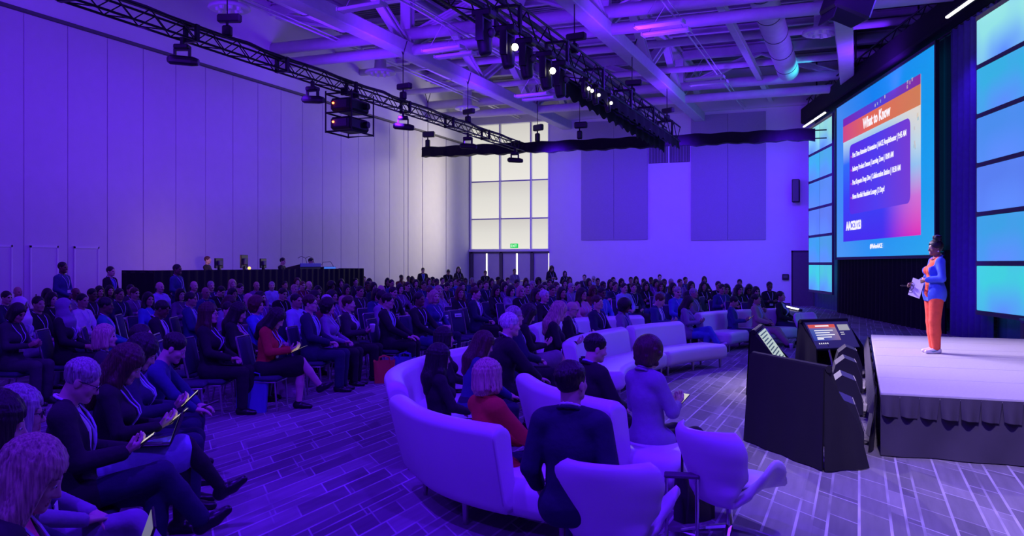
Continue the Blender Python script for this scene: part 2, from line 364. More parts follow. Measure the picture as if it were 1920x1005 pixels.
def strut(name, a, b, w, parent, m):
    a = Vector(a); b = Vector(b); d = b - a; L = d.length; key = (name, round(L, 2), w)
    if key not in pm:
        me = ibeam(L, w, w * 0.95, w * 0.12, w * 0.1).mesh(name); me.materials.append(m); pm[key] = me
    o = link(name, pm[key], parent, (a + b) / 2); o.rotation_euler = d.to_track_quat('Y', 'Z').to_euler(); return o
for x in gx:
    for j, y in enumerate(gy):
        strut('post', (x, y, 8.7), (x, y, 10.2), 0.34, cl, M_steel)
        for s in (-1, 1):
            strut('diagonal_brace', (x, y + s * 0.3, 8.75), (x, y + s * 2.9, 10.15), 0.26, cl, M_steel)
            strut('diagonal_brace', (x, y + s * 5.5, 8.75), (x, y + s * 2.9, 10.15), 0.26, cl, M_steel)
for y in gy:
    for i in range(len(gx) - 1):
        xm = (gx[i] + gx[i + 1]) / 2
        strut('diagonal_brace', (gx[i] + 0.3, y, 9.0), (xm, y, 10.15), 0.24, cl, M_steel); strut('diagonal_brace', (gx[i + 1] - 0.3, y, 9.0), (xm, y, 10.15), 0.24, cl, M_steel)
    strut('diagonal_brace', (XL + 0.3, y, 10.1), (gx[0] - 0.3, y, 9.0), 0.24, cl, M_steel)
    strut('post', ((gx[0] + gx[1]) / 2, y, 9.0), ((gx[0] + gx[1]) / 2, y, 10.15), 0.24, cl, M_steel)
me_p = ibeam(XR - XL, 0.16, 0.22, 0.02, 0.012).mesh('purlin'); me_p.materials.append(M_steel)
for y in [4.2 + 2.8 * i for i in range(13)]:
    o = link('purlin', me_p, cl, ((XL + XR) / 2, y, 10.42), PI / 2)
me_j = ibeam(YB - YF, 0.2, 0.26, 0.025, 0.015).mesh('joist'); me_j.materials.append(M_steel)
for x in (-9.9, -3.6, 2.8): link('joist', me_j, cl, (x, (YF + YB) / 2, 9.1))
for x, z in ((-11.15, 8.75), (-4.8, 8.75), (-15.6, 9.0)):
    ob('conduit', MB().tube([(x, 6, z), (x, YB, z)], 0.03, 6).tube([(x + 0.12, 6, z + 0.05), (x + 0.12, YB, z + 0.05)], 0.02, 6), M_steel, cl)
for y, z, r in ((18.2, 9.3, 0.12), (29.3, 9.35, 0.13), (27.6, 9.7, 0.08), (33.0, 9.25, 0.12), (37.4, 8.9, 0.10)):
    ob('pipe', MB().tube([(XL, y, z), (XR, y, z)], r, 10), M_steel, cl, smooth=True)
# round ducts
def duct(a, b, r, label):
    a = Vector(a); b = Vector(b); d = b - a; L = d.length
    t = thing('round_duct', label, 'duct', a); t.rotation_euler = d.to_track_quat('Y', 'Z').to_euler()
    ob('pipe', MB().tube([(0, 0, 0), (0, L, 0)], r, 24), M_steel, t, smooth=False); autosmooth(t.children[0])
    for i in range(int(L / 2.2) + 1): ob('band', MB().tube([(0, 0.03 + i * 2.15, 0), (0, 0.09 + i * 2.15, 0)], r + 0.012, 24), M_trim, t)
    ob('hanger', MB().tube([(0, L * 0.3, r), (0, L * 0.3, r + 0.9)], 0.012, 5).tube([(0, L * 0.8, r), (0, L * 0.8, r + 0.9)], 0.012, 5), M_trim, t)
spot('duct_light', (-1.2, 33.2, 8.6), (-2.5, 33.4, 9.1), 110, (0.05, 0.75, 1.0), 100, 1.0, 0.05)
duct((-2.5, 24.4, 9.35), (-2.5, 34.2, 9.15), 0.40, 'round white duct glowing cyan at its end, over the screen side')
duct((-9.2, 14.2, 9.45), (-9.2, 22.9, 9.4), 0.42, 'round duct behind the row of moving heads on the middle truss')
duct((-15.0, 19.0, 9.5), (-15.0, 23.2, 9.5), 0.40, 'round duct near the folding wall between two air diffusers')
duct((-15.0, 26.5, 9.5), (-15.0, 34.4, 9.5), 0.38, 'round duct near the folding wall towards the window')
# ceiling diffusers
DP = ((-15.44, 18.4, 'large round air diffuser nearest the camera above the side truss'), (-15.7, 26.6, 'round air diffuser halfway along the folding wall'), (-15.84, 34.2, 'round air diffuser nearest the window bay'), (-1.03, 26.8, 'round air diffuser hanging left of the big screen'))
dif = None
for (x, y, lab) in DP:
    if dif is None:
        dif = thing('air_diffuser', lab, 'air diffuser', (x, y, 8.55), 0, 'round air diffusers')
        ob('dish', MB().lathe([(0.2, 0.5), (0.22, 0.18), (0.52, 0.1), (0.55, 0.03), (0.5, 0.0), (0.24, 0.06), (0.1, 0.06)], n=28), M_white, dif, smooth=True)
        ob('neck', MB().lathe([(0.2, 0.4), (0.2, 1.6)], n=16), M_steel, dif)
        for k in range(8):
            a = k * PI / 4; ob('nozzle', MB().lathe([(0.05, -0.05), (0.075, 0.07)], (0.3 * math.cos(a), 0.3 * math.sin(a), 0), 8), M_white, dif)
    else:
        c = copy_tree(dif); c.location = (x, y, 8.55); c['label'] = lab
# hanging louvre lights, in pairs
LP = ((-11.15, 22.4, 'left light of the pair before the second cross beam, over the left aisle'), (-11.15, 23.2, 'right light of the pair before the second cross beam, over the left aisle'), (-11.15, 29.7, 'left light of the far pair, over the left aisle'), (-11.15, 30.5, 'right light of the far pair, over the left aisle'),
      (-4.8, 22.15, 'upper light of the near pair between middle truss and duct'), (-4.8, 23.0, 'lower light of the near pair between middle truss and duct'), (-4.8, 29.2, 'upper light of the far pair between middle truss and duct'), (-4.8, 30.0, 'lower light of the far pair between middle truss and duct'), (-11.15, 18.0, 'single flat light high above the side truss near the camera'))
lo = None
for (x, y, lab) in LP:
    lab = 'hanging light, ' + lab
    if lo is None:
        lo = thing('hanging_light', lab, 'ceiling light', (x, y, 8.0), -0.1, 'flat hanging lights')
        ob('louvre', MB().bevbox((0, 0, 0.04), (0.62, 0.15, 0.04), 0.02), M_white, lo)
        for s in (-1, 1): ob('end_cap', MB().bevbox((s * 0.64, 0, 0.04), (0.02, 0.16, 0.05), 0.01), M_steel, lo)
        for s in (-1, 1): ob('suspension_rod', MB().tube([(s * 0.5, 0, 0.07), (s * 0.02, 0, 0.76)], 0.008, 5), M_steel, lo)
    else:
        c = copy_tree(lo); c.location = (x, y, 8.0); c['label'] = lab

# ================================================================== LIGHTING TRUSSES
def box_truss(name, label, a, b, w, h, bay, rch=0.025, m=M_black, faces='sstb'):
    a = Vector(a); b = Vector(b); d = b - a; L = d.length
    t = thing(name, label, 'truss', a); t.rotation_euler = (0, 0, math.atan2(d.y, d.x) - PI / 2)
    for sx in (-1, 1):
        for sz in (0, 1): ob('chord', MB().tube([(sx * w / 2, 0, sz * h), (sx * w / 2, L, sz * h)], rch, 6), m, t)
    n = int(L / bay); bay = L / n
    side = MB().tube([(0, 0, 0), (0, bay, h)], rch * 0.55, 5).mesh('brace'); side.materials.append(m)
    side2 = MB().tube([(0, 0, h), (0, bay, 0)], rch * 0.55, 5).mesh('brace'); side2.materials.append(m)
    bot = MB().tube([(-w / 2, 0, 0), (w / 2, bay, 0)], rch * 0.55, 5).mesh('brace'); bot.materials.append(m)
    for i in range(n):
        for sx in (-1, 1): link('brace', (side, side2)[(i + (sx > 0)) % 2], t, (sx * w / 2, i * bay, 0))
        if i % 2 == 0: link('brace', bot, t, (0, i * bay, 0))
    pl = MB().box((0, 0, h / 2), (w / 2 + 0.03, 0.02, h / 2 + 0.03)); pl2 = MB()
    me = MB().bb((-w / 2 - .03, -.05, -.03), (-w / 2 + .03, .05, h + .03)).bb((w / 2 - .03, -.05, -.03), (w / 2 + .03, .05, h + .03)).bb((-w / 2, -.05, h - .03), (w / 2, .05, h + .03)).bb((-w / 2, -.05, -.03), (w / 2, .05, .03)).mesh('end_plate'); me.materials.append(m)
    for i in range(int(L / 3.05) + 1): link('end_plate', me, t, (0, i * 3.05, 0))
    return t
tl = box_truss('lighting_truss', 'long black lattice truss running along the folding wall', (-12.9, 2.0, 6.48), (-12.9, 33.1, 6.48), 0.30, 0.30, 0.42)
ob('cable_bundle', MB().tube([(0.0, 0, 0.33)] + [(0.02 * (-1) ** i, i * 1.0, 0.31 + 0.03 * (i % 3)) for i in range(1, 31)], 0.045, 6), M_blackp, tl)
tc_ = box_truss('lighting_truss', 'thick black truss carrying moving heads over the seats towards the stage', (-6.6, 4.0, 6.5), (-6.6, 33.0, 6.5), 0.52, 0.55, 0.62, 0.028)
ob('cable_bundle', MB().tube([(-0.1 + 0.03 * (-1) ** i, i * 1.0, 0.62 + 0.03 * (i % 2)) for i in range(0, 29)], 0.06, 6).tube([(0.1 - 0.03 * (-1) ** i, i * 1.0, 0.10 + 0.04 * (i % 2)) for i in range(0, 29)], 0.06, 6), M_blackp, tc_)
# black cloth hung along its far half
def pleat(x0, x1, z0, z1, amp, wave, y0=0.0, nz=2, seed=0, flare=0.0, n_per=6, hem=0.0):
    rnd = random.Random(seed); n = max(8, int((x1 - x0) / wave * n_per)); rows = []; ph = [rnd.uniform(-0.5, 0.5) for _ in range(n + 1)]
    for k in range(nz + 1):
        f = k / nz; z = z1 + (z0 - z1) * f; r = []
        for i in range(n + 1):
            x = x0 + (x1 - x0) * i / n
            r.append((x, y0 + amp * (0.5 + 0.5 * f) * math.sin(2 * PI * (x - x0) / wave + ph[i] * 0.9) - flare * f, z + (hem * math.sin(x * 9.1 + seed) if k == nz else 0)))
        rows.append(r)
    return rows
def cloth_sheet(name, rows, m, parent=None, loc=(0, 0, 0), rz=0, thick=0.012):
    mb = MB(); mb.grid(rows); mb.grid([[(p[0], p[1] + thick, p[2]) for p in r] for r in rows])
    return ob(name, mb, m, parent, loc, rz, smooth=True)
cloth_sheet('masking_cloth', [[(0.3 * 0 - 0.02 * math.sin(p[0] * 7), p[0], p[2]) for p in r] for r in pleat(15.2, 28.8, -0.42, 0.1, 0.04, 0.5, 0, 2, 3, 0, 6, 0.05)], M_drape, tc_, (-0.28, 0, 0))
cloth_sheet('masking_cloth', [[(-0.02 * math.sin(p[0] * 6), p[0], p[2]) for p in r] for r in pleat(17.5, 28.8, -0.32, 0.05, 0.04, 0.5, 0, 2, 5, 0, 6, 0.05)], M_drape, tc_, (0.26, 0, 0))
# cross truss wrapped in black cloth
tx = thing('draped_truss', 'black cloth covered truss crossing the hall before the end wall', 'truss', (-17.5, 33.3, 6.5), 0.045)
L = 16.0
def ring(i, n=80):
    x = L * i / n; o_ = 0.025 * math.sin(i * 1.7) + 0.02 * math.sin(i * 0.61)
    return [(x, -0.22 + 0.02 * math.sin(i * 2.3), -0.06 + o_), (x, -0.2, 0.36 + 0.02 * math.sin(i)), (x, 0.2, 0.37), (x, 0.22 + 0.02 * math.sin(i * 1.9), -0.05 + o_)]
rows = [ring(i) for i in range(81)]
ob('cloth_wrap', MB().grid(rows, closed_u=True).add(rows[0], [(0, 1, 2, 3)]).add(rows[-1], [(0, 1, 2, 3)]), M_drape, tx)
for z in (0.0, 0.3): ob('chord', MB().tube([(-0.1, 0, z), (L + 0.4, 0, z)], 0.025, 6), M_black, tx)
# chain hoists
HO = [(-12.9, 15.3, 'over the side truss nearest the camera'), (-12.9, 23.2, 'over the side truss above the lectern row'), (-12.9, 27.9, 'over the side truss past the projector cage'), (-17.2, 33.1, 'over the left end of the cloth covered truss'), (-12.2, 33.15, 'over the crossing of side truss and cloth covered truss'), (-10.4, 33.15, 'over the cloth covered truss before the window edge'), (-6.6, 20.6, 'over the middle truss beside the moving heads'), (-6.6, 31.8, 'over the far end of the middle truss'), (-6.6, 26.5, 'over the middle of the cloth hung middle truss')]
HO[1] = (-12.9, 23.2, 'over the side truss right of the projectors')
ho = None
for (x, y, lab) in HO:
    z = 7.12 if x > -7 else 6.86
    lab = 'black chain hoist ' + lab
    if ho is None:
        ho = thing('chain_hoist', lab, 'hoist', (x, y, z), 0.3, 'chain hoists above the trusses')
        ob('motor', MB().bevbox((0.05, 0, 0.38), (0.26, 0.09, 0.09), 0.03), M_blackp, ho)
        ob('hook_block', MB().bevbox((0, 0, 0.1), (0.1, 0.08, 0.12), 0.03).tube([(0, 0, 0.2), (0, 0, 0.32)], 0.03, 6), M_black, ho)
        ob('chain', MB().tube([(0, 0, 0.45), (0, 0, 1.35)], 0.014, 5), M_black, ho)
        ob('sling', MB().tube([(0, 0, 1.35), (-0.16, 0, 1.75)], 0.016, 5).tube([(0, 0, 1.35), (0.16, 0, 1.75)], 0.016, 5), M_black, ho)
    else:
        c = copy_tree(ho); c.location = (x, y, z); c['label'] = lab; c.rotation_euler = (0, 0, random.uniform(-0.6, 0.6)); c.scale = (1, 1, 1.4 if y > 33 else 1)
# small moving heads under the side truss
sm = None
for (y, lab) in ((13.94, 'nearest the camera'), (18.5, 'just left of the projectors'), (23.2, 'first right of the projectors'), (27.9, 'second right of the projectors'), (32.4, 'at the truss crossing by the window')):
    lab = 'small black moving head under the side truss, ' + lab
    if sm is None:
        sm = thing('moving_head', lab, 'stage light', (-12.9, y, 6.46), 0.4, 'moving heads under the side truss')
        ob('clamp', MB().box((0, 0, -0.05), (0.03, 0.05, 0.08)), M_black, sm)
        ob('base', MB().bevbox((0, 0, -0.17), (0.15, 0.12, 0.05), 0.02), M_blackp, sm)
        ob('yoke', MB().poly([(-0.17, -0.04, -0.44), (-0.17, -0.04, -0.20), (0.17, -0.04, -0.20), (0.17, -0.04, -0.44), (0.13, -0.04, -0.44), (0.13, -0.04, -0.24), (-0.13, -0.04, -0.24), (-0.13, -0.04, -0.44)], 1, (0, 0.08, 0)), M_blackp, sm)
        hd = ob('lamp_head', MB().tube([(-0.3, 0, -0.42), (-0.24, 0, -0.42), (0.2, 0, -0.46), (0.32, 0, -0.48)], [0.06, 0.1, 0.1, 0.075], 12), M_blackp, sm)
        ob('lens', MB().tube([(0.318, 0, -0.48), (0.335, 0, -0.481)], 0.065, 12), M_trim, hd)
    else:
        c = copy_tree(sm); c.location = (-12.9, y, 6.46); c['label'] = lab; c.rotation_euler = (0, 0, random.uniform(0, 1.0))
# projector cage
t = thing('projector_cage', 'black steel rigging cage holding two projectors under the side truss', 'rigging frame', (-12.75, 20.0, 5.35), 0)
for z in (0.0, 0.5, 1.0):
    ob('shelf_frame', MB().tube([(-.4, -.55, z), (.4, -.55, z), (.4, .55, z), (-.4, .55, z), (-.4, -.55, z)], 0.025, 6), M_black, t)
for sx in (-1, 1):
    for sy in (-1, 1): ob('upright', MB().tube([(sx * .4, sy * .55, -0.03), (sx * .4, sy * .55, 1.08)], 0.02, 6), M_black, t)
ob('clamp', MB().bb((-.1, -.3, 1.0), (.1, -.22, 1.2)).bb((-.1, .22, 1.0), (.1, .3, 1.2)), M_black, t)
for i, z in enumerate((0.04, 0.54)):
    p = thing('projector', ('lower' if i == 0 else 'upper') + ' black projector with a red light, in the cage under the side truss', 'projector', (-12.75, 20.0, 5.35 + z), 0, 'projectors in the cage')
    ob('body', MB().bevbox((0, 0, 0.19), (0.33, 0.48, 0.17), 0.06), M_blackp, p)
    ob('lens', MB().tube([(0.32, 0.2, 0.2), (0.46, 0.2, 0.2)], 0.09, 14), M_black, p)
    ob('vent', MB().bevbox((0.0, -0.485, 0.2), (0.2, 0.01, 0.1), 0.005), M_trim, p)
    ob('status_light', MB().lathe([(0.0, -0.03), (0.03, -0.02), (0.035, 0), (0.03, 0.02), (0, 0.03)], (-0.2, -0.5, 0.22), 8), emit('red_lamp', (1.0, 0.12, 0.04), 8.0), p)
# big moving heads on the middle truss
mh = None
MHY = [(14.45, 0, 'unlit, partly cut by the top edge'), (15.58, 1, 'lit, first with a white beam'), (16.6, 0, 'unlit, between the first two lit ones'), (17.8, 1, 'lit, second with a white beam'), (18.75, 0, 'unlit, right after the second lit one'), (20.7, 1, 'lit, first of the close trio'), (21.0, 1, 'lit, second of the close trio'), (21.6, 1, 'lit, third of the close trio'), (22.8, 1, 'lit, last one before the hung cloth')]
for (y, on, lab) in MHY:
    g = 1.0 if y < 20 else 0.62
    p = thing('moving_head', 'black moving head on the middle truss, ' + lab, 'stage light', (-6.36, y, 6.48), 0.0, 'moving heads on the middle truss'); p.scale = (g, g, g)
    if mh is None:
        mh = [MB().bevbox((0, 0, -0.08), (0.19, 0.16, 0.07), 0.03).box((0, 0, 0.01), (0.035, 0.05, 0.06)).mesh('base'), MB().poly([(-0.07, -0.225, -0.60), (-0.07, -0.225, -0.14), (-0.07, 0.225, -0.14), (-0.07, 0.225, -0.60), (-0.07, 0.155, -0.60), (-0.07, 0.155, -0.19), (-0.07, -0.155, -0.19), (-0.07, -0.155, -0.60)], 0, (0.14, 0, 0)).mesh('yoke'),
              MB().tube([(0, 0, -0.2), (0, 0, -0.28), (0.0, 0, -0.5), (0.03, 0, -0.78), (0.04, 0, -0.82)], [0.09, 0.14, 0.145, 0.12, 0.10], 16).mesh('lamp_head', True), MB().tube([(0.10, 0.0, -0.42), (0.18, 0, -0.44)], 0.085, 16).mesh('front_ring', True), MB().lathe([(0.0, -0.075), (0.05, -0.055), (0.075, 0.0), (0.05, 0.055), (0.0, 0.075)], (0, 0, 0), 12).mesh('lens', True)]
        for me in mh[:4]: me.materials.append(M_blackp)
        mh[4].materials.append(M_lamp); mh.append(mh[4].copy()); mh[5].materials.clear(); mh[5].materials.append(M_trim)
    link('base', mh[0], p); link('yoke', mh[1], p); hd = link('lamp_head', mh[2], p); link('front_ring', mh[3], hd)
    link('lens', mh[4] if on else mh[5], hd, (0.17, -0.03, -0.44))
# hung line-array cabinet over the stage front
t = thing('hung_loudspeaker', 'black loudspeaker cabinet hung from the ceiling above the screen', 'loudspeaker', (-0.17, 19.7, 7.0), 0.5)
ob('cabinet', MB().bevbox((0, 0, 0.5), (0.42, 0.38, 0.46), 0.05, Matrix.Rotation(0.35, 3, 'Y')), M_blackp, t)
ob('grille', MB().bevbox((-0.42, 0, 0.34), (0.012, 0.33, 0.40), 0.006, Matrix.Rotation(0.35, 3, 'Y')), mat('speaker_mesh', (0.05, 0.05, 0.06), 0.5, 0.4), t)
ob('bracket', MB().tube([(0, -0.3, 0.9), (0, -0.3, 1.5)], 0.02, 6).tube([(0, 0.3, 0.9), (0, 0.3, 1.5)], 0.02, 6).box((0, 0, 1.5), (0.06, 0.4, 0.04)), M_black, t)

# ================================================================== SCREEN AND SCENIC WALL (frame: x along the wall, -y towards the seats)
BO = (-0.76, 34.44, 0); BR = math.atan2(-0.9612, 0.2767)
W_, H0, H1 = 9.54, 2.08, 7.63; HH = H1 - H0
t = thing('projection_screen', 'huge projection screen showing the What to Know slide', 'screen', BO, BR)
M_scr = emit_ramp('slide_surround', 0, [(0.0, (0.10, 0.26, 0.87)), (0.45, (0.0, 0.22, 0.86)), (1.0, (0.0, 0.40, 0.78))], 1.0, 0, 2, [(0.0, (0.03, 0.34, 0.80)), (0.3, (0.0, 0.25, 0.80)), (1.0, (0.0, 0.20, 0.80))])
ob('screen_surface', MB().bb((0, -0.02, H0), (W_, 0.02, H1)), M_scr, t)
fr = 0.09
ob('screen_frame', MB().bb((-fr, -0.05, H0 - fr), (0, 0.05, H1 + fr)).bb((W_, -0.05, H0 - fr), (W_ + fr, 0.05, H1 + fr)).bb((-fr, -0.05, H0 - fr), (W_ + fr, 0.05, H0)).bb((-fr, -0.05, H1), (W_ + fr, 0.05, H1 + fr)), M_black, t)
def sx(u): return W_ * u
def sz(v): return H0 + HH * v
def slab(name, u0, u1, v0, v1, y, m, th=0.006): return ob(name, MB().bb((sx(u0), y - th, sz(v0)), (sx(u1), y, sz(v1))), m, t)
M_sl = emit_ramp('slide_picture', 2, [(0.0, (0.05, 0.02, 0.78)), (0.35, (0.03, 0.05, 0.85)), (0.62, (0.02, 0.14, 0.88)), (0.80, (0.45, 0.66, 0.80))], 1.0, 0, 2, [(0.0, (0.72, 0.02, 0.42)), (0.25, (0.62, 0.16, 0.62)), (0.45, (0.30, 0.55, 0.82)), (0.58, (0.52, 0.68, 0.76)), (0.80, (0.74, 0.68, 0.60))], (0.55, 1.0))
slab('slide', 0.095, 0.892, 0.10, 0.90, -0.021, M_sl)
slab('title_band', 0.095, 0.892, 0.746, 0.85, -0.028, emit_ramp('title_band', 0, [(0.0, (0.62, 0.06, 0.22)), (0.4, (0.75, 0.13, 0.06)), (1.0, (0.62, 0.20, 0.06))], 1.0))
slab('top_strip', 0.095, 0.892, 0.85, 0.90, -0.027, emit_ramp('top_strip', 0, [(0.0, (0.20, 0.01, 0.42)), (0.5, (0.06, 0.05, 0.65)), (1.0, (0.22, 0.02, 0.30))], 1.0))
rnd = random.Random(4)
for i in range(16):
    u = rnd.uniform(0.72, 0.87) if i < 8 else rnd.uniform(0.12, 0.87); v_ = rnd.uniform(0.52, 0.73) if i < 8 else rnd.uniform(0.86, 0.89); s = 0.018
    if i < 8: u = rnd.uniform(0.825, 0.875)
    slab('mosaic_square', u, u + s * 0.58, v_, v_ + s, -0.029, emit('mosaic_%d' % (i % 3), ((0.6, 0.6, 0.62), (0.42, 0.60, 0.66), (0.72, 0.62, 0.5))[i % 3], 0.9), 0.004)
pts = []
for (cu, cv, a0) in ((0.785, 0.665, 0), (0.206, 0.665, 1), (0.206, 0.312, 2), (0.785, 0.312, 3)):
    for k in range(6):
        a = (a0 + k / 5) * PI / 2; pts.append((sx(cu) + 0.24 * math.cos(a), -0.03, sz(cv) + 0.24 * math.sin(a)))
ob('text_panel', MB().poly(pts, 1, (0, -0.006, 0)), emit_ramp('text_panel', 0, [(0.0, (0.09, 0.02, 0.72)), (0.5, (0.07, 0.04, 0.80)), (1.0, (0.17, 0.04, 0.60))], 1.0), t)
M_txt = emit('slide_lettering', (0.95, 0.92, 1.0), 1.0)
def stext(body, u0, u1, v, h, bold=0.0, name='slide_text'):
    me = text_mesh(name, body, 0.4, sx(u1) - sx(u0), h, 0.003, bold); o = link(name, me, t, (sx(u0), -0.042, sz(v)), 0, M_txt); o.rotation_euler = (PI / 2, 0, 0); return o
stext('What to Know', 0.345, 0.635, 0.768, 0.36, 0.012, 'slide_title')
for (s, u1, v) in (('First Time Attendee Orientation | AACE Amphitheater | 9:45 AM', 0.778, 0.612), ('Industry Product Demos | Learning Zone | 10:00 AM', 0.664, 0.526), ('Post Keynote Deep Dive | Collaboration Station | 10:30 AM', 0.728, 0.441), ('Novo Nordisk Headshot Lounge | 2 Days!', 0.577, 0.352)):
    stext(s, 0.222, u1, v, 0.235, 0.006)
    ob('bullet', MB().tube([(sx(0.206), -0.04, sz(v) + 0.11), (sx(0.206), -0.05, sz(v) + 0.11)], 0.035, 8), emit('bullet', (0.7, 0.1, 0.5), 1), t)
stext('AACE2023', 0.136, 0.324, 0.168, 0.33, 0.016, 'slide_logo')
stext('#WeAreAACE', 0.426, 0.556, 0.043, 0.17, 0.010, 'slide_hashtag')
# glowing scenic panels
def led_material(name):
    m, n, l, b = nt(name); b.inputs['Base Color'].default_value = (0.05, 0.05, 0.06, 1); b.inputs['Roughness'].default_value = 0.4
    oi = n.new('ShaderNodeObjectInfo'); tc = n.new('ShaderNodeTexCoord'); nz = n.new('ShaderNodeTexNoise'); nz.inputs['Scale'].default_value = 0.55; nz.inputs['Detail'].default_value = 1.0
    l.new(tc.outputs['Object'], nz.inputs['Vector']); mx = n.new('ShaderNodeMix'); mx.data_type = 'RGBA'
    mr = n.new('ShaderNodeMapRange'); mr.inputs[1].default_value = 0.42; mr.inputs[2].default_value = 0.68; l.new(nz.outputs['Fac'], mr.inputs[0]); l.new(mr.outputs[0], mx.inputs[0])
    l.new(oi.outputs['Color'], mx.inputs[6]); mx.inputs[7].default_value = (0.10, 0.26, 0.95, 1)
    l.new(mx.outputs[2], b.inputs['Emission Color']); b.inputs['Emission Strength'].default_value = 1.0; return m
M_led = led_material('backlit_panel')
ROWC = [(0.04, 0.62, 0.68), (0.03, 0.34, 0.72), (0.08, 0.20, 0.80), (0.06, 0.26, 0.80), (0.03, 0.42, 0.72), (0.18, 0.72, 0.72)]  # end rows brighter: glow of the light bars put into the colours
def led_wall(name, label, x0, ncol, cw, rh, z0, y):
    p = thing(name, label, 'light panel', BO, BR)
    for c in range(ncol):
        for r in range(6):
            cc = ROWC[r]
            if r == 5: cc = (0.28, 0.76, 0.74)
            if c == 1: cc = tuple(0.85 * k + 0.03 for k in cc)
            o = ob('glow_panel', MB().bevbox((0, 0, 0), (cw / 2 - 0.03, 0.03, rh / 2 - 0.055), 0.012), M_led, p, (x0 + cw * (c + .5), y, z0 + rh * (r + .5)), col=cc)
    for r in range(7): ob('rail', MB().bb((x0 - 0.04, y - 0.025, z0 + rh * r - 0.05), (x0 + cw * ncol + 0.04, y + 0.05, z0 + rh * r + 0.05)), M_trim, p)
    for c in range(ncol + 1): ob('upright', MB().bb((x0 + cw * c - 0.028, y - 0.02, z0), (x0 + cw * c + 0.028, y + 0.05, z0 + rh * 6)), M_trim, p)
    return p
led_wall('light_panel_wall', 'tall two column wall of glowing cyan panels left of the screen', -4.12, 2, 1.83, 1.13, 0.71, -0.05)
led_wall('light_panel_wall', 'tall wall of wide glowing cyan panels at the right edge', 12.16, 1, 3.7, 1.14, 0.71, -0.05)
# white light bars
LB = ((-4.35, 7.66, -0.2, 'on top of the glowing panels left of the screen, far piece'), (-2.5, 7.66, -0.2, 'on top of the glowing panels left of the screen, near piece'), (11.35, 7.85, -0.4, 'above the right glowing panels, far piece'), (13.2, 7.85, -0.4, 'above the right glowing panels, near piece'), (-4.3, 0.02, -1.2, 'on the floor under the glowing panels, far piece'), (-2.5, 0.02, -1.2, 'on the floor under the glowing panels, near piece'))
for (x, z, y, lab) in LB:
    p = thing('light_bar', 'white light bar ' + lab, 'light bar', BO, BR, 'white light bars')
    ob('housing', MB().bevbox((x + 0.85, y + 0.05, z + 0.03), (0.86, 0.07, 0.05), 0.02), M_blackp, p)
    ob('lamp_strip', MB().bevbox((x + 0.85, y - 0.03, z + (0.07 if z < 1 else -0.03)), (0.82, 0.04, 0.025), 0.01), M_white_led, p)
# drapes
def drape(label, x0, x1, z0, z1, y, m, amp=0.09, wave=0.42, seed=1, name='stage_drape'):
    p = thing(name, label, 'drape', BO, BR)
    cloth_sheet('cloth', pleat(x0, x1, z0, z1, amp, wave, y, 3, seed), m, p); ob('pipe', MB().tube([(x0, y, z1), (x1, y, z1)], 0.03, 6), M_black, p); return p
drape('deep blue pleated drape between the screen and the right glowing panels', 9.8, 12.3, 0.0, 7.88, 0.25, M_bluedrape, 0.10, 0.36, 2)
drape('black drape hanging below the screen', -0.5, 9.7, 0.0, 2.15, 0.15, M_drape, 0.07, 0.4, 3)
drape('dark drape behind the glowing panels left of the screen', -5.2, -0.1, 0.0, 8.2, 0.45, M_bluedrape, 0.08, 0.4, 4)
drape('dark drape behind the right glowing panels', 11.9, 19.0, 0.0, 8.3, 0.5, M_bluedrape, 0.08, 0.4, 5)
drape('black backing drape behind the screen', -0.6, 9.7, 2.2, 7.88, 0.36, M_drape, 0.06, 0.5, 6)
p = thing('header_truss', 'black cloth faced truss running above screen and glowing panels', 'truss', BO, BR)
ob('cloth_face', MB().bevbox((5.6, 0.1, 8.25), (11.0, 0.22, 0.34), 0.05), M_drape, p)
for z in (8.62, 8.95): ob('chord', MB().tube([(-5.2, 0.1, z), (16.5, 0.1, z)], 0.03, 6), M_black, p)
for i in range(36): ob('brace', MB().tube([(-5.2 + i * 0.6, 0.1, 8.62 + 0.33 * (i % 2)), (-4.6 + i * 0.6, 0.1, 8.95 - 0.33 * (i % 2))], 0.018, 5), M_black, p)
for x in (-3.5, 2, 8, 13.5): ob('hanger', MB().tube([(x, 0.1, 8.9), (x, 0.1, 10.4)], 0.03, 5), M_black, p)

# ================================================================== STAGE
M_stage = mat('stage_carpet', (0.46, 0.44, 0.44), 0.95, var=0.12, scale=40, bump=0.3, bscale=300)
M_skirt = mat('stage_skirt', (0.035, 0.028, 0.045), 0.85, var=0.2, scale=5)
SX, SY0, SY1, SZ = 0.19, 9.10, 16.45, 0.60
st = thing('stage', 'low grey carpeted stage with black pleated skirt', 'stage', (SX, SY0, 0))
dk = MB().bevbox((0, 0, 0), (1.216, 0.608, 0.05), 0.006).mesh('deck'); dk.materials.append(M_stage)
for i in range(5):
    for j in range(6): link('deck', dk, st, (1.22 + 2.44 * i, 0.6125 + 1.225 * j, SZ - 0.05))
ob('substructure', MB().bb((0.06, 0.08, 0.0), (12.1, SY1 - SY0 - 0.08, SZ - 0.11)), M_black, st)
def skirt_rows(L, seed):
    rnd = random.Random(seed); rows = []; n = int(L / 0.05)
    for k in range(6):
        f = k / 5; r = []
        for i in range(n + 1):
            x = L * i / n; fold = 0.015 * math.sin(x * 5.1 + 2.5 * f) + 0.02 * f * math.sin(x * 11 + 4 * f + seed)
            r.append((x, -0.03 - 0.05 * f * f - fold, SZ - 0.04 - (SZ - 0.05) * f))
        rows.append(r)
    return rows
cloth_sheet('skirt', skirt_rows(12.2, 2), M_skirt, st)
o = cloth_sheet('skirt', [[(p[0], -p[1] - 0.0, p[2]) for p in r] for r in skirt_rows(SY1 - SY0, 5)], M_skirt, st, (0, 0, 0), PI / 2)
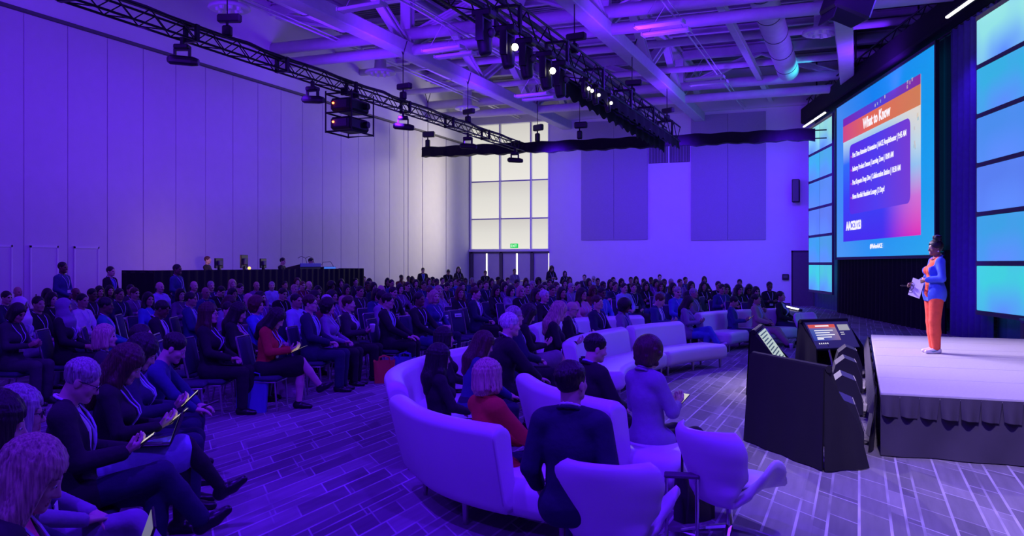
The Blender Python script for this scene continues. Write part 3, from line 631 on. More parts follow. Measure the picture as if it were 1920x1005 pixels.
def flap_mesh(seed):
    rnd = random.Random(seed); rows = []
    for k in range(4):
        f = k / 3; r = []
        for i in range(7):
            s = i / 6; x = 0.012 * f + (0.172 - 0.03 * f) * s - 0.01 * f * seed
            r.append((x, -0.05 - 0.045 * f * (0.35 + math.sin(PI * min(1, s * 1.15))) - 0.012 * f * math.sin(s * 6), SZ - 0.015 - 0.19 * f - 0.02 * f * s))
        rows.append(r)
    mb = MB(); mb.grid(rows); mb.grid([[(p[0], p[1] + 0.006, p[2]) for p in r] for r in rows]); me = mb.mesh('skirt_flap', True); me.materials.append(M_skirt); return me
fl = [flap_mesh(0), flap_mesh(0.5), flap_mesh(1)]
for i in range(22): link('skirt_flap', fl[i % 3], st, (0.0 + i * 0.172, 0, 0))
for i in range(42):
    o = link('skirt_flap', fl[i % 3], st, (0, SY1 - SY0 - i * 0.175, 0)); o.rotation_euler = (0, 0, -PI / 2)
# steps behind the stage
t = thing('stage_step', 'dark box step behind the stage at the right', 'step', (2.85, 17.62, 0), -0.1)
ob('box', MB().bevbox((0.45, 0, 0.40), (0.62, 0.45, 0.40), 0.01), M_trim, t); ob('tread', MB().bevbox((0.45, 0, 0.83), (0.64, 0.47, 0.025), 0.01), mat('blue_tread', (0.1, 0.1, 0.2), 0.7), t)
t = thing('stage_step', 'grey carpeted step at the rear edge of the stage', 'step', (2.75, 16.48, 0), 0)
ob('box', MB().bb((0, 0, 0), (2.4, 0.55, 0.72)), M_skirt, t); ob('tread', MB().bevbox((1.2, 0.27, 0.75), (1.2, 0.28, 0.025), 0.01), M_stage, t)
# wedge monitors
wd = None
for (y, lab) in ((9.55, 'nearest the camera'), (11.45, 'second from the near stage corner'), (13.5, 'third from the near stage corner'), (15.3, 'farthest, beside the tilted display')):
    lab = 'black wedge loudspeaker on the floor by the stage front, ' + lab
    if wd is None:
        wd = thing('wedge_loudspeaker', lab, 'loudspeaker', (-0.16, y, 0), 0.06, 'wedge loudspeakers along the stage front')
        prof = [(-0.24, 0.03), (-0.24, 0.15), (-0.17, 0.40), (-0.05, 0.50), (0.10, 0.44), (0.19, 0.17), (0.19, 0.03)]
        ob('cabinet', MB().poly([(a, -0.28, b) for (a, b) in prof], 1, (0, 0.56, 0)), M_blackp, wd)
        ob('grille', MB().poly([(0.105, -0.25, 0.435), (0.192, -0.25, 0.175), (0.198, -0.25, 0.18), (0.111, -0.25, 0.44)], 1, (0, 0.5, 0)), M_trim, wd)
        for s in (-1, 1):
            h = ob('side_handle', MB().tube([(-0.06, s * 0.281, 0.24), (-0.06, s * 0.287, 0.24)], 0.055, 14), M_trim, wd)
            ob('recess', MB().tube([(-0.06, s * 0.285, 0.24), (-0.06, s * 0.29, 0.24)], 0.03, 12), M_black, h)
        ob('foot', MB().bb((-0.22, -0.26, 0), (0.17, -0.2, 0.03)), M_black, wd); ob('foot', MB().bb((-0.22, 0.2, 0), (0.17, 0.26, 0.03)), M_black, wd)
    else:
        c = copy_tree(wd); c.location = (-0.16, y, 0); c['label'] = lab
# floor displays in black cloth (frame: -y is the viewing side, tilted back)
M_disp = emit_ramp('display_slide', 0, [(0.0, (0.02, 0.05, 0.30)), (0.5, (0.10, 0.12, 0.40)), (1.0, (0.45, 0.25, 0.20))], 1.0, 0, 2, [(0.0, (0.02, 0.03, 0.35)), (0.7, (0.10, 0.15, 0.40)), (0.85, (0.75, 0.12, 0.06)), (1.0, (0.30, 0.04, 0.25))])
def display(label, loc, rz, kind, w=1.22):
    t = thing('floor_display', label, 'display', loc, rz); hw = w / 2; al = math.radians(70 if kind == 'back' else 55); Rx = Matrix.Rotation(al - PI / 2, 3, 'X'); h = w * 0.5625
    o = Vector((0, -0.10, 0.24 if kind == 'back' else 0.36)); up = Vector((0, math.cos(al), math.sin(al))); nrm = Vector((0, -math.sin(al), math.cos(al)))
    def q(a, b, off=0.0): return o + Vector((a, 0, 0)) + up * b + nrm * off
    def plate(name, a0, a1, b0, b1, off, th, m, parent):
        pts = [q(a0, b0, off), q(a1, b0, off), q(a1, b1, off), q(a0, b1, off)]; return ob(name, MB().poly(pts, 1, nrm * -th), m, parent)
    body = plate('monitor', -hw, hw, 0, h, 0, 0.06, M_blackp, t)
    if kind == 'slide':
        s = plate('screen', -hw + .02, hw - .02, 0.02, h - .02, 0.004, 0.004, emit('display_bg', (0.03, 0.02, 0.16), 0.8), body)
        plate('slide_picture', -hw + .05, 0.14, 0.17, h - .07, 0.008, 0.004, M_disp, body)
        plate('slide_title_bar', -hw + .05, 0.14, h - .13, h - .07, 0.011, 0.003, emit('red_bar', (0.75, 0.10, 0.05), 0.9), body)
        plate('slide_title', -hw + .2, 0.0, h - .115, h - .09, 0.013, 0.002, M_txt, body)
        for i in range(4): plate('text_line', -hw + .14, 0.05 - 0.09 * (i % 2), h - .20 - i * 0.045, h - .185 - i * 0.045, 0.011, 0.003, M_txt, body)
        plate('logo_line', -hw + .13, -hw + .27, 0.19, 0.215, 0.011, 0.003, M_txt, body)
        plate('next_slide', 0.20, hw - .06, h - .20, h - .08, 0.008, 0.004, emit('next_slide', (0.45, 0.45, 0.52), 0.8), body)
        for i in range(2): plate('text_line', 0.20, 0.28, h - .245 - i * .04, h - .235 - i * .04, 0.008, 0.003, M_txt, body)
        for i in range(5): plate('status_mark', -hw + .12 + i * 0.045, -hw + .14 + i * 0.045, 0.10, 0.125, 0.008, 0.003, M_txt, body)
    elif kind == 'notes':
        plate('screen', -hw + .02, hw - .02, 0.02, h - .02, 0.004, 0.004, emit('notes_page', (0.62, 0.75, 0.66), 0.75), body)
        for i in range(12): plate('text_line', -hw + .06, hw - .12 - 0.16 * (i % 3), h - .07 - i * 0.048, h - .052 - i * 0.048, 0.008, 0.003, emit('notes_ink', (0.10, 0.16, 0.14), 0.4), body)
    # cloth: back sheet and two side sheets
    top = q(0, h, 0.0); zt = top.z + 0.02; yt = top.y + 0.07; rnd = random.Random(int(abs(loc[1]) * 10))
    rows = []
    for k in range(9):
        f = k / 8; r = []
        for i in range(25):
            s = i / 24; x = (-hw - 0.03 - 0.04 * f) + (w + 0.06 + 0.08 * f) * s
            r.append((x, yt + 0.02 + (0.04 * f) + 0.012 * f * math.sin(s * 17 + loc[1]), zt - (zt - 0.01) * f))
        rows.append(r)
    cloth_sheet('back_cloth', rows, M_drape, t)
    for s in (-1, 1):
        rows = []
        for k in range(9):
            f = k / 8; r = []
            zf = 0.0
            for i in range(9):
                g = i / 8; ytop = yt + 0.02 + (-0.14 - yt) * g; ztop = zt + (0.40 - zt) * g
                z = ztop * (1 - f) + 0.01 * f; y = (ytop * (1 - f)) + (yt + 0.06 + (-0.2 - yt - 0.06) * g) * f
                r.append((s * (hw + 0.02 + 0.07 * f + 0.02 * f * math.sin(g * 11)), y, z))
            rows.append(r)
        mb = MB(); mb.grid(rows); mb.grid([[(p[0] + 0.01, p[1], p[2]) for p in r] for r in rows]); ob('side_cloth', mb, M_drape, t, smooth=True)
    ob('top_fold', MB().tube([(-hw - 0.03, yt - 0.02, zt - 0.01), (hw + 0.03, yt - 0.02, zt - 0.01)], 0.035, 8), M_drape, t)
    for s in (-1, 1): ob('stand_leg', MB().tube([(s * 0.2, -0.05, 0.42), (s * 0.2, -0.2, 0.0)], 0.02, 6), M_chrome, t)
    for s in (-1, 1): ob('stand_post', MB().tube([(s * 0.3, 0.1, 0.5), (s * 0.3, 0.12, 0.0)], 0.02, 6), M_black, t)
    return t
display('tilted floor display showing the slide, black cloth on its sides', (-0.40, 16.22, 0), math.radians(44), 'slide', 1.0)
display('narrow looking floor display with pale notes, between the other two', (-1.05, 12.95, 0), math.radians(91), 'notes', 1.15)
display('large black cloth covered floor display seen from behind, nearest the camera', (-0.48, 8.85, 0), math.radians(126), 'back', 1.24)

# ================================================================== WHITE LOUNGE SEATING
M_leather = mat('white_leather', (0.74, 0.72, 0.73), 0.42, var=0.05, scale=3, bump=0.05, bscale=90)
M_seam = mat('leather_piping', (0.55, 0.53, 0.55), 0.5)
M_brush = mat('brushed_leg', (0.45, 0.43, 0.42), 0.35, 0.9)
def catmull(P, n=40):
    P = [Vector((*p, 0)) for p in P]; Q = [2 * P[0] - P[1]] + P + [2 * P[-1] - P[-2]]; out = []
    for i in range(1, len(Q) - 2):
        for k in range(n):
            t_ = k / n; a, b, c, d = Q[i - 1], Q[i], Q[i + 1], Q[i + 2]
            out.append(0.5 * ((2 * b) + (c - a) * t_ + (2 * a - 5 * b + 4 * c - d) * t_ ** 2 + (3 * b - a - 3 * c + d) * t_ ** 3))
    out.append(P[-1]); ln = [0]
    for a, b in zip(out[:-1], out[1:]): ln.append(ln[-1] + (b - a).length)
    return out, ln
def at_arc(out, ln, s):
    s = min(max(s, 0), ln[-1]); j = 0
    while j < len(ln) - 2 and ln[j + 1] < s: j += 1
    f = (s - ln[j]) / max(1e-6, ln[j + 1] - ln[j]); p = out[j].lerp(out[j + 1], f); a = out[max(0, j - 3)]; b = out[min(len(out) - 1, j + 4)]; return p, (b - a).normalized()
def sweep(out, ln, s0, s1, section, side, n=28, cap=0.05, shrink=0.6):
    """section: closed list of (d, z); swept along the path with rounded ends"""
    rows = []; cd = sum(p[0] for p in section) / len(section); cz = sum(p[1] for p in section) / len(section)
    st_ = [(s0, shrink), (s0 + cap * 0.12, (1 + shrink * 2) / 3 + 0.08), (s0 + cap * 0.45, 0.96), (s0 + cap, 1.0)] + [(s0 + cap + (s1 - s0 - 2 * cap) * i / n, 1.0) for i in range(1, n)] + [(s1 - cap, 1.0), (s1 - cap * 0.45, 0.96), (s1 - cap * 0.12, (1 + shrink * 2) / 3 + 0.08), (s1, shrink)]
    for (s, k) in st_:
        p, tg = at_arc(out, ln, s); nr = Vector((-tg.y, tg.x, 0)) * side
        rows.append([tuple(p + nr * (cd + (d - cd) * k) + Vector((0, 0, cz + (z - cz) * k))) for (d, z) in section])
    mb = MB(); mb.grid(rows, closed_u=True); m = len(section); mb.add(rows[0], [tuple(range(m))]); mb.add(rows[-1], [tuple(range(m))]); return mb
def rrect(d0, d1, z0, z1, r, k=5):
    pts = []
    for (cd, cz, a0) in ((d1 - r, z1 - r, 0), (d0 + r, z1 - r, 1), (d0 + r, z0 + r, 2), (d1 - r, z0 + r, 3)):
        for i in range(k + 1): a = (a0 + i / k) * PI / 2; pts.append((cd + r * math.cos(a), cz + r * math.sin(a)))
    return pts
def sofa(label, path, side, b0, b1, depth=0.66, hb=0.80):
    out, ln = catmull(path); L = ln[-1]; base = out[len(out) // 2]
    out = [p - base for p in out]
    t = thing('lounge_sofa', label, 'sofa', base)
    ob('seat', sweep(out, ln, 0, L, rrect(0.02, depth, 0.15, 0.41, 0.09), side, 30, 0.11, 0.5), M_leather, t, smooth=True)
    sec = []
    for (d, z) in rrect(-0.07, 0.09, 0.18, hb, 0.079, 7):
        f = (z - 0.18) / (hb - 0.18); bul = 0.035 * math.sin(PI * min(1, f)) ; sec.append((d * (0.8 + 0.35 * f) - 0.13 * f + (bul if d > 0.01 else -bul * 0.3), z))
    bk = ob('backrest', sweep(out, ln, L * b0, L * b1, sec, side, 30, 0.035, 0.80), M_leather, t, smooth=True)
    for e, sgn in ((b0, -1), (b1, 1)):
        p, tg = at_arc(out, ln, L * e); nr = Vector((-tg.y, tg.x, 0)) * side; cd = sum(q[0] for q in sec) / len(sec); cz = sum(q[1] for q in sec) / len(sec)
        ob('piping', MB().tube([p - tg * sgn * 0.012 + nr * (cd + (d - cd) * 0.90) + Vector((0, 0, cz + (z - cz) * 0.90)) for (d, z) in sec + sec[:1]], 0.009, 5, False), M_seam, bk)
    nleg = 3 if L > 1.9 else 2
    for i in range(nleg):
        for d in (0.08, depth - 0.09):
            p, tg = at_arc(out, ln, 0.13 + (L - 0.26) * i / (nleg - 1)); nr = Vector((-tg.y, tg.x, 0)) * side; q = p + nr * d
            ob('leg', MB().tube([(q.x, q.y, 0.17), (q.x, q.y, 0.0)], [0.028, 0.018], 10), M_brush, t)
    return t
sofa('white curved sofa in the foreground, its back towards the camera', [(-3.362, 6.193), (-2.867, 5.659), (-2.413, 5.389), (-1.930, 5.260), (-1.652, 5.264)], 1, 0.0, 0.76)
sofa('white curved sofa behind the foreground one, dark haired women on it', [(-3.650, 6.670), (-4.228, 7.677), (-4.489, 8.865), (-4.482, 10.269)], -1, 0.02, 0.97)
sofa('white sofa in the middle with a man in a dark suit on it', [(-2.909, 7.830), (-2.481, 7.194), (-1.990, 6.723), (-1.533, 6.443), (-1.221, 6.364)], 1, 0.0, 0.80)
sofa('empty left half of the white sofa pair facing the stage', [(-3.537, 11.080), (-3.677, 11.886), (-3.679, 12.963), (-3.532, 14.100)], -1, 0.02, 0.97)
sofa('empty right half of the white sofa pair facing the stage', [(-3.514, 14.215), (-3.237, 15.081), (-2.931, 15.742), (-2.681, 16.112)], -1, 0.02, 0.78)
sofa('white sofa left of the tilted display, three people on it', [(-3.112, 18.472), (-2.854, 19.438), (-2.354, 20.339), (-1.538, 21.260)], -1, 0.02, 0.95)
sofa('white sofa mostly hidden behind the empty pair', [(-5.054, 13.704), (-5.195, 14.940), (-4.872, 16.148), (-3.964, 17.375)], -1, 0.02, 0.97)

def swan(label, loc, rz, s=1.0):
    t = thing('swan_chair', label, 'chair', loc, rz); t.scale = (s, s, s)
    def cl(tt):
        K = [(0.0, 0.32, 0.385), (0.18, 0.18, 0.375), (0.36, 0.0, 0.325), (0.48, -0.12, 0.275), (0.58, -0.20, 0.335), (0.75, -0.27, 0.52), (0.9, -0.315, 0.68), (1.0, -0.335, 0.775)]
        for a, b in zip(K[:-1], K[1:]):
            if tt <= b[0]:
                f = (tt - a[0]) / (b[0] - a[0]); return a[1] + (b[1] - a[1]) * f, a[2] + (b[2] - a[2]) * f
        return K[-1][1:]
    def hw(tt):
        K = [(0.0, 0.20), (0.05, 0.27), (0.16, 0.36), (0.30, 0.37), (0.40, 0.30), (0.47, 0.215), (0.53, 0.20), (0.62, 0.25), (0.75, 0.315), (0.88, 0.35), (0.95, 0.335), (1.0, 0.27)]
        for a, b in zip(K[:-1], K[1:]):
            if tt <= b[0]: f = (tt - a[0]) / (b[0] - a[0]); f = f * f * (3 - 2 * f); return a[1] + (b[1] - a[1]) * f
        return K[-1][1]
    N, Mq = 34, 22; P = []
    for i in range(N + 1):
        tt = i / N; y, z = cl(tt); w = hw(tt); r = []
        for j in range(Mq + 1):
            q = -1 + 2 * j / Mq; arm = max(0, 1 - abs(tt - 0.24) / 0.26); arm = arm * arm * (3 - 2 * arm); bk = min(1, max(0, (tt - 0.5) / 0.2))
            r.append(Vector((w * q, y + bk * 0.16 * q * q * 1.0 - arm * 0.05 * q * q, z + arm * 0.23 * abs(q) ** 2.4 - (1 - bk) * 0.02 * (1 - q * q))))
        P.append(r)
    def nrm(i, j):
        a = P[min(i + 1, N)][j] - P[max(i - 1, 0)][j]; b = P[i][min(j + 1, Mq)] - P[i][max(j - 1, 0)]; return b.cross(a).normalized()
    top = []; bot = []
    for i in range(N + 1):
        rt = []; rb_ = []
        for j in range(Mq + 1):
            e = min(i, N - i, j, Mq - j); k = 0.012 if e == 0 else (0.024 if e == 1 else 0.030); n_ = nrm(i, j); rt.append(P[i][j] + n_ * k); rb_.append(P[i][j] - n_ * k)
        top.append(rt); bot.append(rb_)
    mb = MB(); mb.grid(top); mb.grid(bot)
    edge = [(i, 0) for i in range(N)] + [(N, j) for j in range(Mq)] + [(N - i, Mq) for i in range(N)] + [(0, Mq - j) for j in range(Mq)]
    mb.grid([[top[i][j] for (i, j) in edge], [bot[i][j] for (i, j) in edge]], closed_u=True)
    me = mb.mesh('shell', True); bm = bmesh.new(); bm.from_mesh(me); bmesh.ops.remove_doubles(bm, verts=bm.verts, dist=0.0005); bmesh.ops.recalc_face_normals(bm, faces=bm.faces); bm.to_mesh(me); bm.free(); me.polygons.foreach_set('use_smooth', [True] * len(me.polygons))
    sh = link('shell', me, t, m=M_leather)
    ob('seam', MB().tube([P[i][Mq // 2] - nrm(i, Mq // 2) * 0.031 for i in range(int(N * 0.42), N)], 0.004, 5), M_seam, sh)
    ob('seat_cushion', MB().lathe([(0.0, 0.0), (0.2, 0.0), (0.235, 0.025), (0.22, 0.05), (0.0, 0.065)], (0, 0.08, 0.37), 20), M_leather, t, smooth=True)
    ob('column', MB().lathe([(0.055, 0.31), (0.03, 0.28), (0.022, 0.25), (0.022, 0.06), (0.035, 0.05)], n=14), M_chrome, t, smooth=True)
    for k in range(4):
        a = PI / 4 + k * PI / 2; ob('star_leg', MB().tube([(0.02 * math.cos(a), 0.02 * math.sin(a), 0.07), (0.18 * math.cos(a), 0.18 * math.sin(a), 0.045), (0.33 * math.cos(a), 0.33 * math.sin(a), 0.014)], [0.028, 0.022, 0.013], 8), M_chrome, t)
    return t
def cam_dir(deg): return -math.radians(deg) + YAW   # heading (0 = straight away from the camera, 90 = right) to rotation about z
swan('white swan chair in the foreground with a man in a suit sitting in it', (*(-1.324, 4.878), 0), cam_dir(25), 0.97)
swan('empty white swan chair at the lower right beside the black covered display', (*(-0.814, 5.967), 0), cam_dir(64), 0.98)
swan('white swan chair at the end of the far sofa by the tilted display', (*(-0.951, 19.664), 0), cam_dir(150))

# small two-post table and handbag
t = thing('side_table', 'small two post side table between the two foreground swan chairs', 'table', (*(-1.096, 5.757), 0), 0.2)
ob('top', MB().bevbox((0, 0, 0.44), (0.115, 0.05, 0.012), 0.006), M_trim, t); ob('base_plate', MB().lathe([(0.17, 0), (0.17, 0.012), (0.15, 0.016)], n=24), M_chrome, t)
for s in (-1, 1): ob('post', MB().tube([(s * 0.10, 0, 0.012), (s * 0.10, 0, 0.43)], 0.013, 8), M_chrome, t)
def bag(name, label, loc, rz, w, d, h, m, strap=0.2, lean=0.0):
    t = thing(name, label, 'bag', loc, rz); rows = []
    for k in range(8):
        f = k / 7; ww = w * (1 + 0.12 * f); dd = d * (1 - 0.45 * f) ; r = []
        for i in range(20):
            a = 2 * PI * i / 20; ca, sa = math.cos(a), math.sin(a); e = 0.45
            r.append((ww / 2 * math.copysign(abs(ca) ** e, ca), lean * f + dd / 2 * math.copysign(abs(sa) ** e, sa) + 0.012 * math.sin(5 * a + 3 * f), h * f + (0.02 * math.sin(3 * a) if k == 7 else 0)))
        rows.append(r)
    mb = MB(); mb.grid(rows, closed_u=True); mb.add(rows[0], [tuple(range(20))]); mb.grid([rows[-1], [(p[0] * 0.92, lean + (p[1] - lean) * 0.8, p[2] - 0.03) for p in rows[-1]]], closed_u=True)
    mb.add([(p[0] * 0.92, lean + (p[1] - lean) * 0.8, p[2] - 0.03) for p in rows[-1]], [tuple(range(20))])
    ob('body', mb, m, t, smooth=True)
    for s in (-1, 1): ob('strap', MB().tube([(-w * 0.28, lean + s * d * 0.25, h - 0.03), (-w * 0.25, lean + s * d * 0.3, h + strap * 0.7), (0, lean + s * d * 0.4, h + strap), (w * 0.25, lean + s * d * 0.3, h + strap * 0.7), (w * 0.28, lean + s * d * 0.25, h - 0.03)], 0.010, 6), m, t)
    return t
M_bagd = mat('dark_leather', (0.03, 0.025, 0.03), 0.45); M_tote = mat('blue_tote', (0.07, 0.11, 0.34), 0.8, bump=0.1); M_toteo = mat('orange_tote', (0.62, 0.12, 0.05), 0.8); M_botte = mat('pale_tote', (0.62, 0.50, 0.55), 0.8)
bag('handbag', 'dark handbag with long looped straps between the foreground swan chairs', (*(-1.106, 6.291), 0), 0.9, 0.30, 0.15, 0.34, M_bagd, 0.22)
bt = bag('tote_bag', 'bright blue tote bag on the floor by the woman in red', (*(-7.015, 8.767), 0), 0.5, 0.36, 0.16, 0.40, M_tote, 0.10, 0.08)
bag('tote_bag', 'pale crumpled bag under the chair of the woman in red', (*(-7.388, 10.018), 0), 0.2, 0.30, 0.16, 0.30, M_botte, 0.06)
bag('tote_bag', 'orange tote bag on the floor near the first empty reserved chair', (*(-6.834, 11.695), 0), 0.6, 0.30, 0.14, 0.34, M_toteo, 0.08)
bag('tote_bag', 'dark blue tote bag beside the orange one', (*(-6.779, 12.256), 0), 0.3, 0.32, 0.16, 0.34, M_tote, 0.08)
bag('backpack', 'dark backpack on the floor left of the man bending forward', (*(-5.550, 4.559), 0), 0.3, 0.34, 0.22, 0.36, M_tote, 0.05)
M_cup = mat('paper_cup', (0.8, 0.78, 0.78), 0.6)
def cup(label, loc, s=1.0):
    t = thing('paper_cup', label, 'cup', loc); t.scale = (s, s, s); ob('cup', MB().lathe([(0.03, 0), (0.042, 0.11), (0.045, 0.115)], n=14), M_cup, t, smooth=True); ob('lid', MB().lathe([(0.047, 0.11), (0.047, 0.125), (0.038, 0.135)], n=14), M_white, t); return t
cup('white paper cup on the carpet left of the tilted display', (*(-1.349, 19.396), 0))

# ================================================================== BANQUET CHAIRS
M_fab = mat('navy_upholstery', (0.04, 0.04, 0.09), 0.9, var=0.2, scale=30)
M_frame = mat('chair_frame', (0.42, 0.40, 0.42), 0.35, 0.7)
CH = {}
CH['seat'] = MB().bevbox((0, 0.02, 0.405), (0.225, 0.225, 0.035), 0.03).mesh('seat', True)
Rb = Matrix.Rotation(math.radians(11), 3, 'X')
CH['backrest'] = MB().bevbox((0, -0.245, 0.70), (0.205, 0.022, 0.215), 0.02, Rb).mesh('backrest', True)
CH['back_frame'] = MB().tube([(-0.215, -0.18, 0.45), (-0.222, -0.285, 0.90), (-0.205, -0.292, 0.925), (0.205, -0.292, 0.925), (0.222, -0.285, 0.90), (0.215, -0.18, 0.45)], 0.0125, 6).mesh('back_frame')
CH['seat_frame'] = MB().tube([(-0.215, -0.18, 0.365), (-0.215, 0.21, 0.365), (0.215, 0.21, 0.365), (0.215, -0.18, 0.365), (-0.215, -0.18, 0.365)], 0.011, 6).mesh('seat_frame')
CH['lf'] = MB().tube([(0, 0, 0.37), (0, 0.03, 0.0)], 0.012, 6).mesh('leg'); CH['lb'] = MB().tube([(0, 0, 0.42), (0, -0.07, 0.0)], 0.012, 6).mesh('leg')
for k, me in CH.items(): me.materials.append(M_fab if k in ('seat', 'backrest') else M_frame)
M_card = mat('printed_card', (0.72, 0.70, 0.76), 0.6)
card = MB().box((0, -0.215, 0.86), (0.095, 0.004, 0.035), Rb).mesh('reserved_card'); card.materials.append(M_card)
cardt = text_mesh('reserved_text', 'RESERVED', 0.1, 0.16, 0.026, 0.001); cardt.materials.append(mat('card_ink', (0.04, 0.03, 0.12), 0.6))
def chair(label, loc, rz, group='banquet chairs', sign=False):
    t = thing('banquet_chair', label, 'chair', loc, rz, group)
    for k in ('seat', 'backrest', 'back_frame', 'seat_frame'): link(k, CH[k], t)
    for s in (-1, 1): link('leg', CH['lf'], t, (s * 0.2, 0.2, 0)); link('leg', CH['lb'], t, (s * 0.2, -0.18, 0))
    if sign:
        c = link('reserved_card', card, t, (0, 0, -0.03)); q = link('reserved_text', cardt, c, (0.08, -0.2085, 0.845)); q.rotation_euler = (PI / 2 + math.radians(11), 0, PI)
    return t

# ================================================================== CONTROL DESK
t = thing('control_desk', 'long black draped control desk along the folding wall', 'desk', (-16.0, 16.25, 0))
Ld = 9.6
ob('desk_top', MB().bevbox((-0.45, Ld / 2, 1.63), (0.5, Ld / 2, 0.025), 0.01), M_blackp, t)
cloth_sheet('front_drape', pleat(0, Ld, 0.0, 1.68, 0.025, 0.3, 0, 2, 8), M_drape, t, (0.08, 0, 0), PI / 2)
for y in (0.0, Ld): cloth_sheet('side_drape', pleat(-0.95, 0.05, 0, 1.68, 0.02, 0.3, y, 2, 9), M_drape, t)
ob('riser', MB().bb((-1.9, 1.6, 0.0), (-0.05, Ld - 0.05, 0.60)), M_black, t)
def desk_at(y): return (-16.35, y, 1.656)
def monitor(label, y, w, h):
    t = thing('desk_monitor', label, 'monitor', desk_at(y), -PI / 2 + 0.2); ob('panel', MB().bevbox((0, 0, h / 2 + 0.06), (w / 2, 0.025, h / 2), 0.01), M_blackp, t)
    ob('back_cover', MB().bevbox((0, 0.04, h / 2 + 0.06), (w / 4, 0.03, h / 4), 0.02), M_trim, t); ob('stand', MB().bb((-0.04, -0.02, 0), (0.04, 0.05, 0.12)).bb((-0.13, -0.08, 0), (0.13, 0.1, 0.012)), M_blackp, t)
monitor('black monitor on the control desk next to the lit operator', 19.05, 0.42, 0.28); monitor('tall black monitor in the middle of the control desk', 20.1, 0.40, 0.38); monitor('black monitor on the control desk left of the audio console', 20.95, 0.36, 0.28)
t = thing('audio_console', 'wide lit audio console on the control desk', 'console', desk_at(22.9), -PI / 2)
ob('body', MB().poly([(-0.55, -0.25, 0.0), (-0.55, 0.3, 0.0), (-0.55, 0.3, 0.17), (-0.55, -0.25, 0.06)], 0, (1.1, 0, 0)), M_blackp, t); ob('meter_bridge', MB().bevbox((0, 0.31, 0.14), (0.55, 0.02, 0.06), 0.01), mat('console_blue', (0.12, 0.14, 0.4), 0.5), t)
for s in (-0.3, 0.1): ob('gooseneck_lamp', MB().tube([(s, 0.25, 0.15), (s + 0.02, 0.2, 0.36), (s + 0.1, 0.1, 0.42), (s + 0.2, 0.05, 0.36)], 0.008, 5), M_black, t)
t = thing('lighting_console', 'low blue lit lighting console at the right end of the desk', 'console', desk_at(24.05), -PI / 2)
ob('body', MB().poly([(-0.35, -0.2, 0.0), (-0.35, 0.25, 0.0), (-0.35, 0.25, 0.09), (-0.35, -0.2, 0.04)], 0, (0.7, 0, 0)), M_blackp, t); ob('display_strip', MB().box((0, 0.255, 0.05), (0.33, 0.006, 0.03)), emit('console_glow', (0.05, 0.2, 1.0), 0.8), t)
ob('gooseneck_lamp', MB().tube([(-0.3, 0.2, 0.08), (-0.2, 0.15, 0.25), (0.15, 0.1, 0.24), (0.25, 0.1, 0.14)], 0.008, 5), M_black, t)
t = thing('desk_lamp', 'small glowing orange lamp on the control desk', 'lamp', desk_at(20.02)); t.location.x += 0.25
ob('bulb', MB().lathe([(0.0, 0.02), (0.03, 0.03), (0.045, 0.06), (0.03, 0.09), (0.0, 0.105)], n=14), emit('orange_bulb', (1.0, 0.45, 0.06), 5.0), t, smooth=True); ob('base', MB().lathe([(0.06, 0), (0.06, 0.015), (0.02, 0.03)], n=14), M_black, t)
l = bpy.data.lights.new('desk_lamp_light', 'POINT'); l.energy = 14; l.color = (1.0, 0.55, 0.2); l.shadow_soft_size = 0.05; lo_ = bpy.data.objects.new('desk_lamp_light', l); C.objects.link(lo_); lo_.location = (-16.45, 18.95, 2.05)

# ================================================================== PEOPLE: bodies as one smooth surface grown around a posed skeleton
class Fig:
    """a set of soft solids; op 1 joins, op -1 carves"""
    def __init__(s): s.p = []
    def cap(s, a, b, r1, r2=None, k=0.025, op=1): s.p.append(('c', np.array(a, np.float32), np.array(b, np.float32), r1, r1 if r2 is None else r2, k, op)); return s
    def ell(s, c, r, R=None, k=0.025, op=1): s.p.append(('e', np.array(c, np.float32), np.array(r, np.float32), None if R is None else np.array(R, np.float32), 0, k, op)); return s
    def plus(s, o): s.p += o.p; return s
def sd(q, X, Y, Z, infl):
    if q[0] == 'c':
        a, b, r1, r2 = q[1:5]; d = b - a; L = float(d @ d) + 1e-9
        t = np.clip(((X - a[0]) * d[0] + (Y - a[1]) * d[1] + (Z - a[2]) * d[2]) / L, 0, 1)
        return np.sqrt((X - a[0] - t * d[0]) ** 2 + (Y - a[1] - t * d[1]) ** 2 + (Z - a[2] - t * d[2]) ** 2) - (r1 + (r2 - r1) * t) - infl
    c, r, R = q[1:4]; x, y, z = X - c[0], Y - c[1], Z - c[2]
    if R is not None: x, y, z = (R[0, 0] * x + R[1, 0] * y + R[2, 0] * z), (R[0, 1] * x + R[1, 1] * y + R[2, 1] * z), (R[0, 2] * x + R[1, 2] * y + R[2, 2] * z)
    r = r + infl; k0 = np.sqrt((x / r[0]) ** 2 + (y / r[1]) ** 2 + (z / r[2]) ** 2); k1 = np.sqrt((x / r[0] ** 2) ** 2 + (y / r[1] ** 2) ** 2 + (z / r[2] ** 2) ** 2) + 1e-6
    return k0 * (k0 - 1) / k1
def bounds(q, m):
    if q[0] == 'c': R = max(q[3], q[4]) + m; return np.minimum(q[1], q[2]) - R, np.maximum(q[1], q[2]) + R
    R = (q[2] if q[3] is None else np.full(3, q[2].max())) + m; return q[1] - R, q[1] + R
def axis(lo, hi, h, fine):
    xs = [lo]
    while xs[-1] < hi:
        x = xs[-1]; st = h
        for (a, b, hf) in fine:
            if a - h <= x <= b: st = min(st, hf)
        xs.append(x + st)
    return np.array(xs, np.float32)
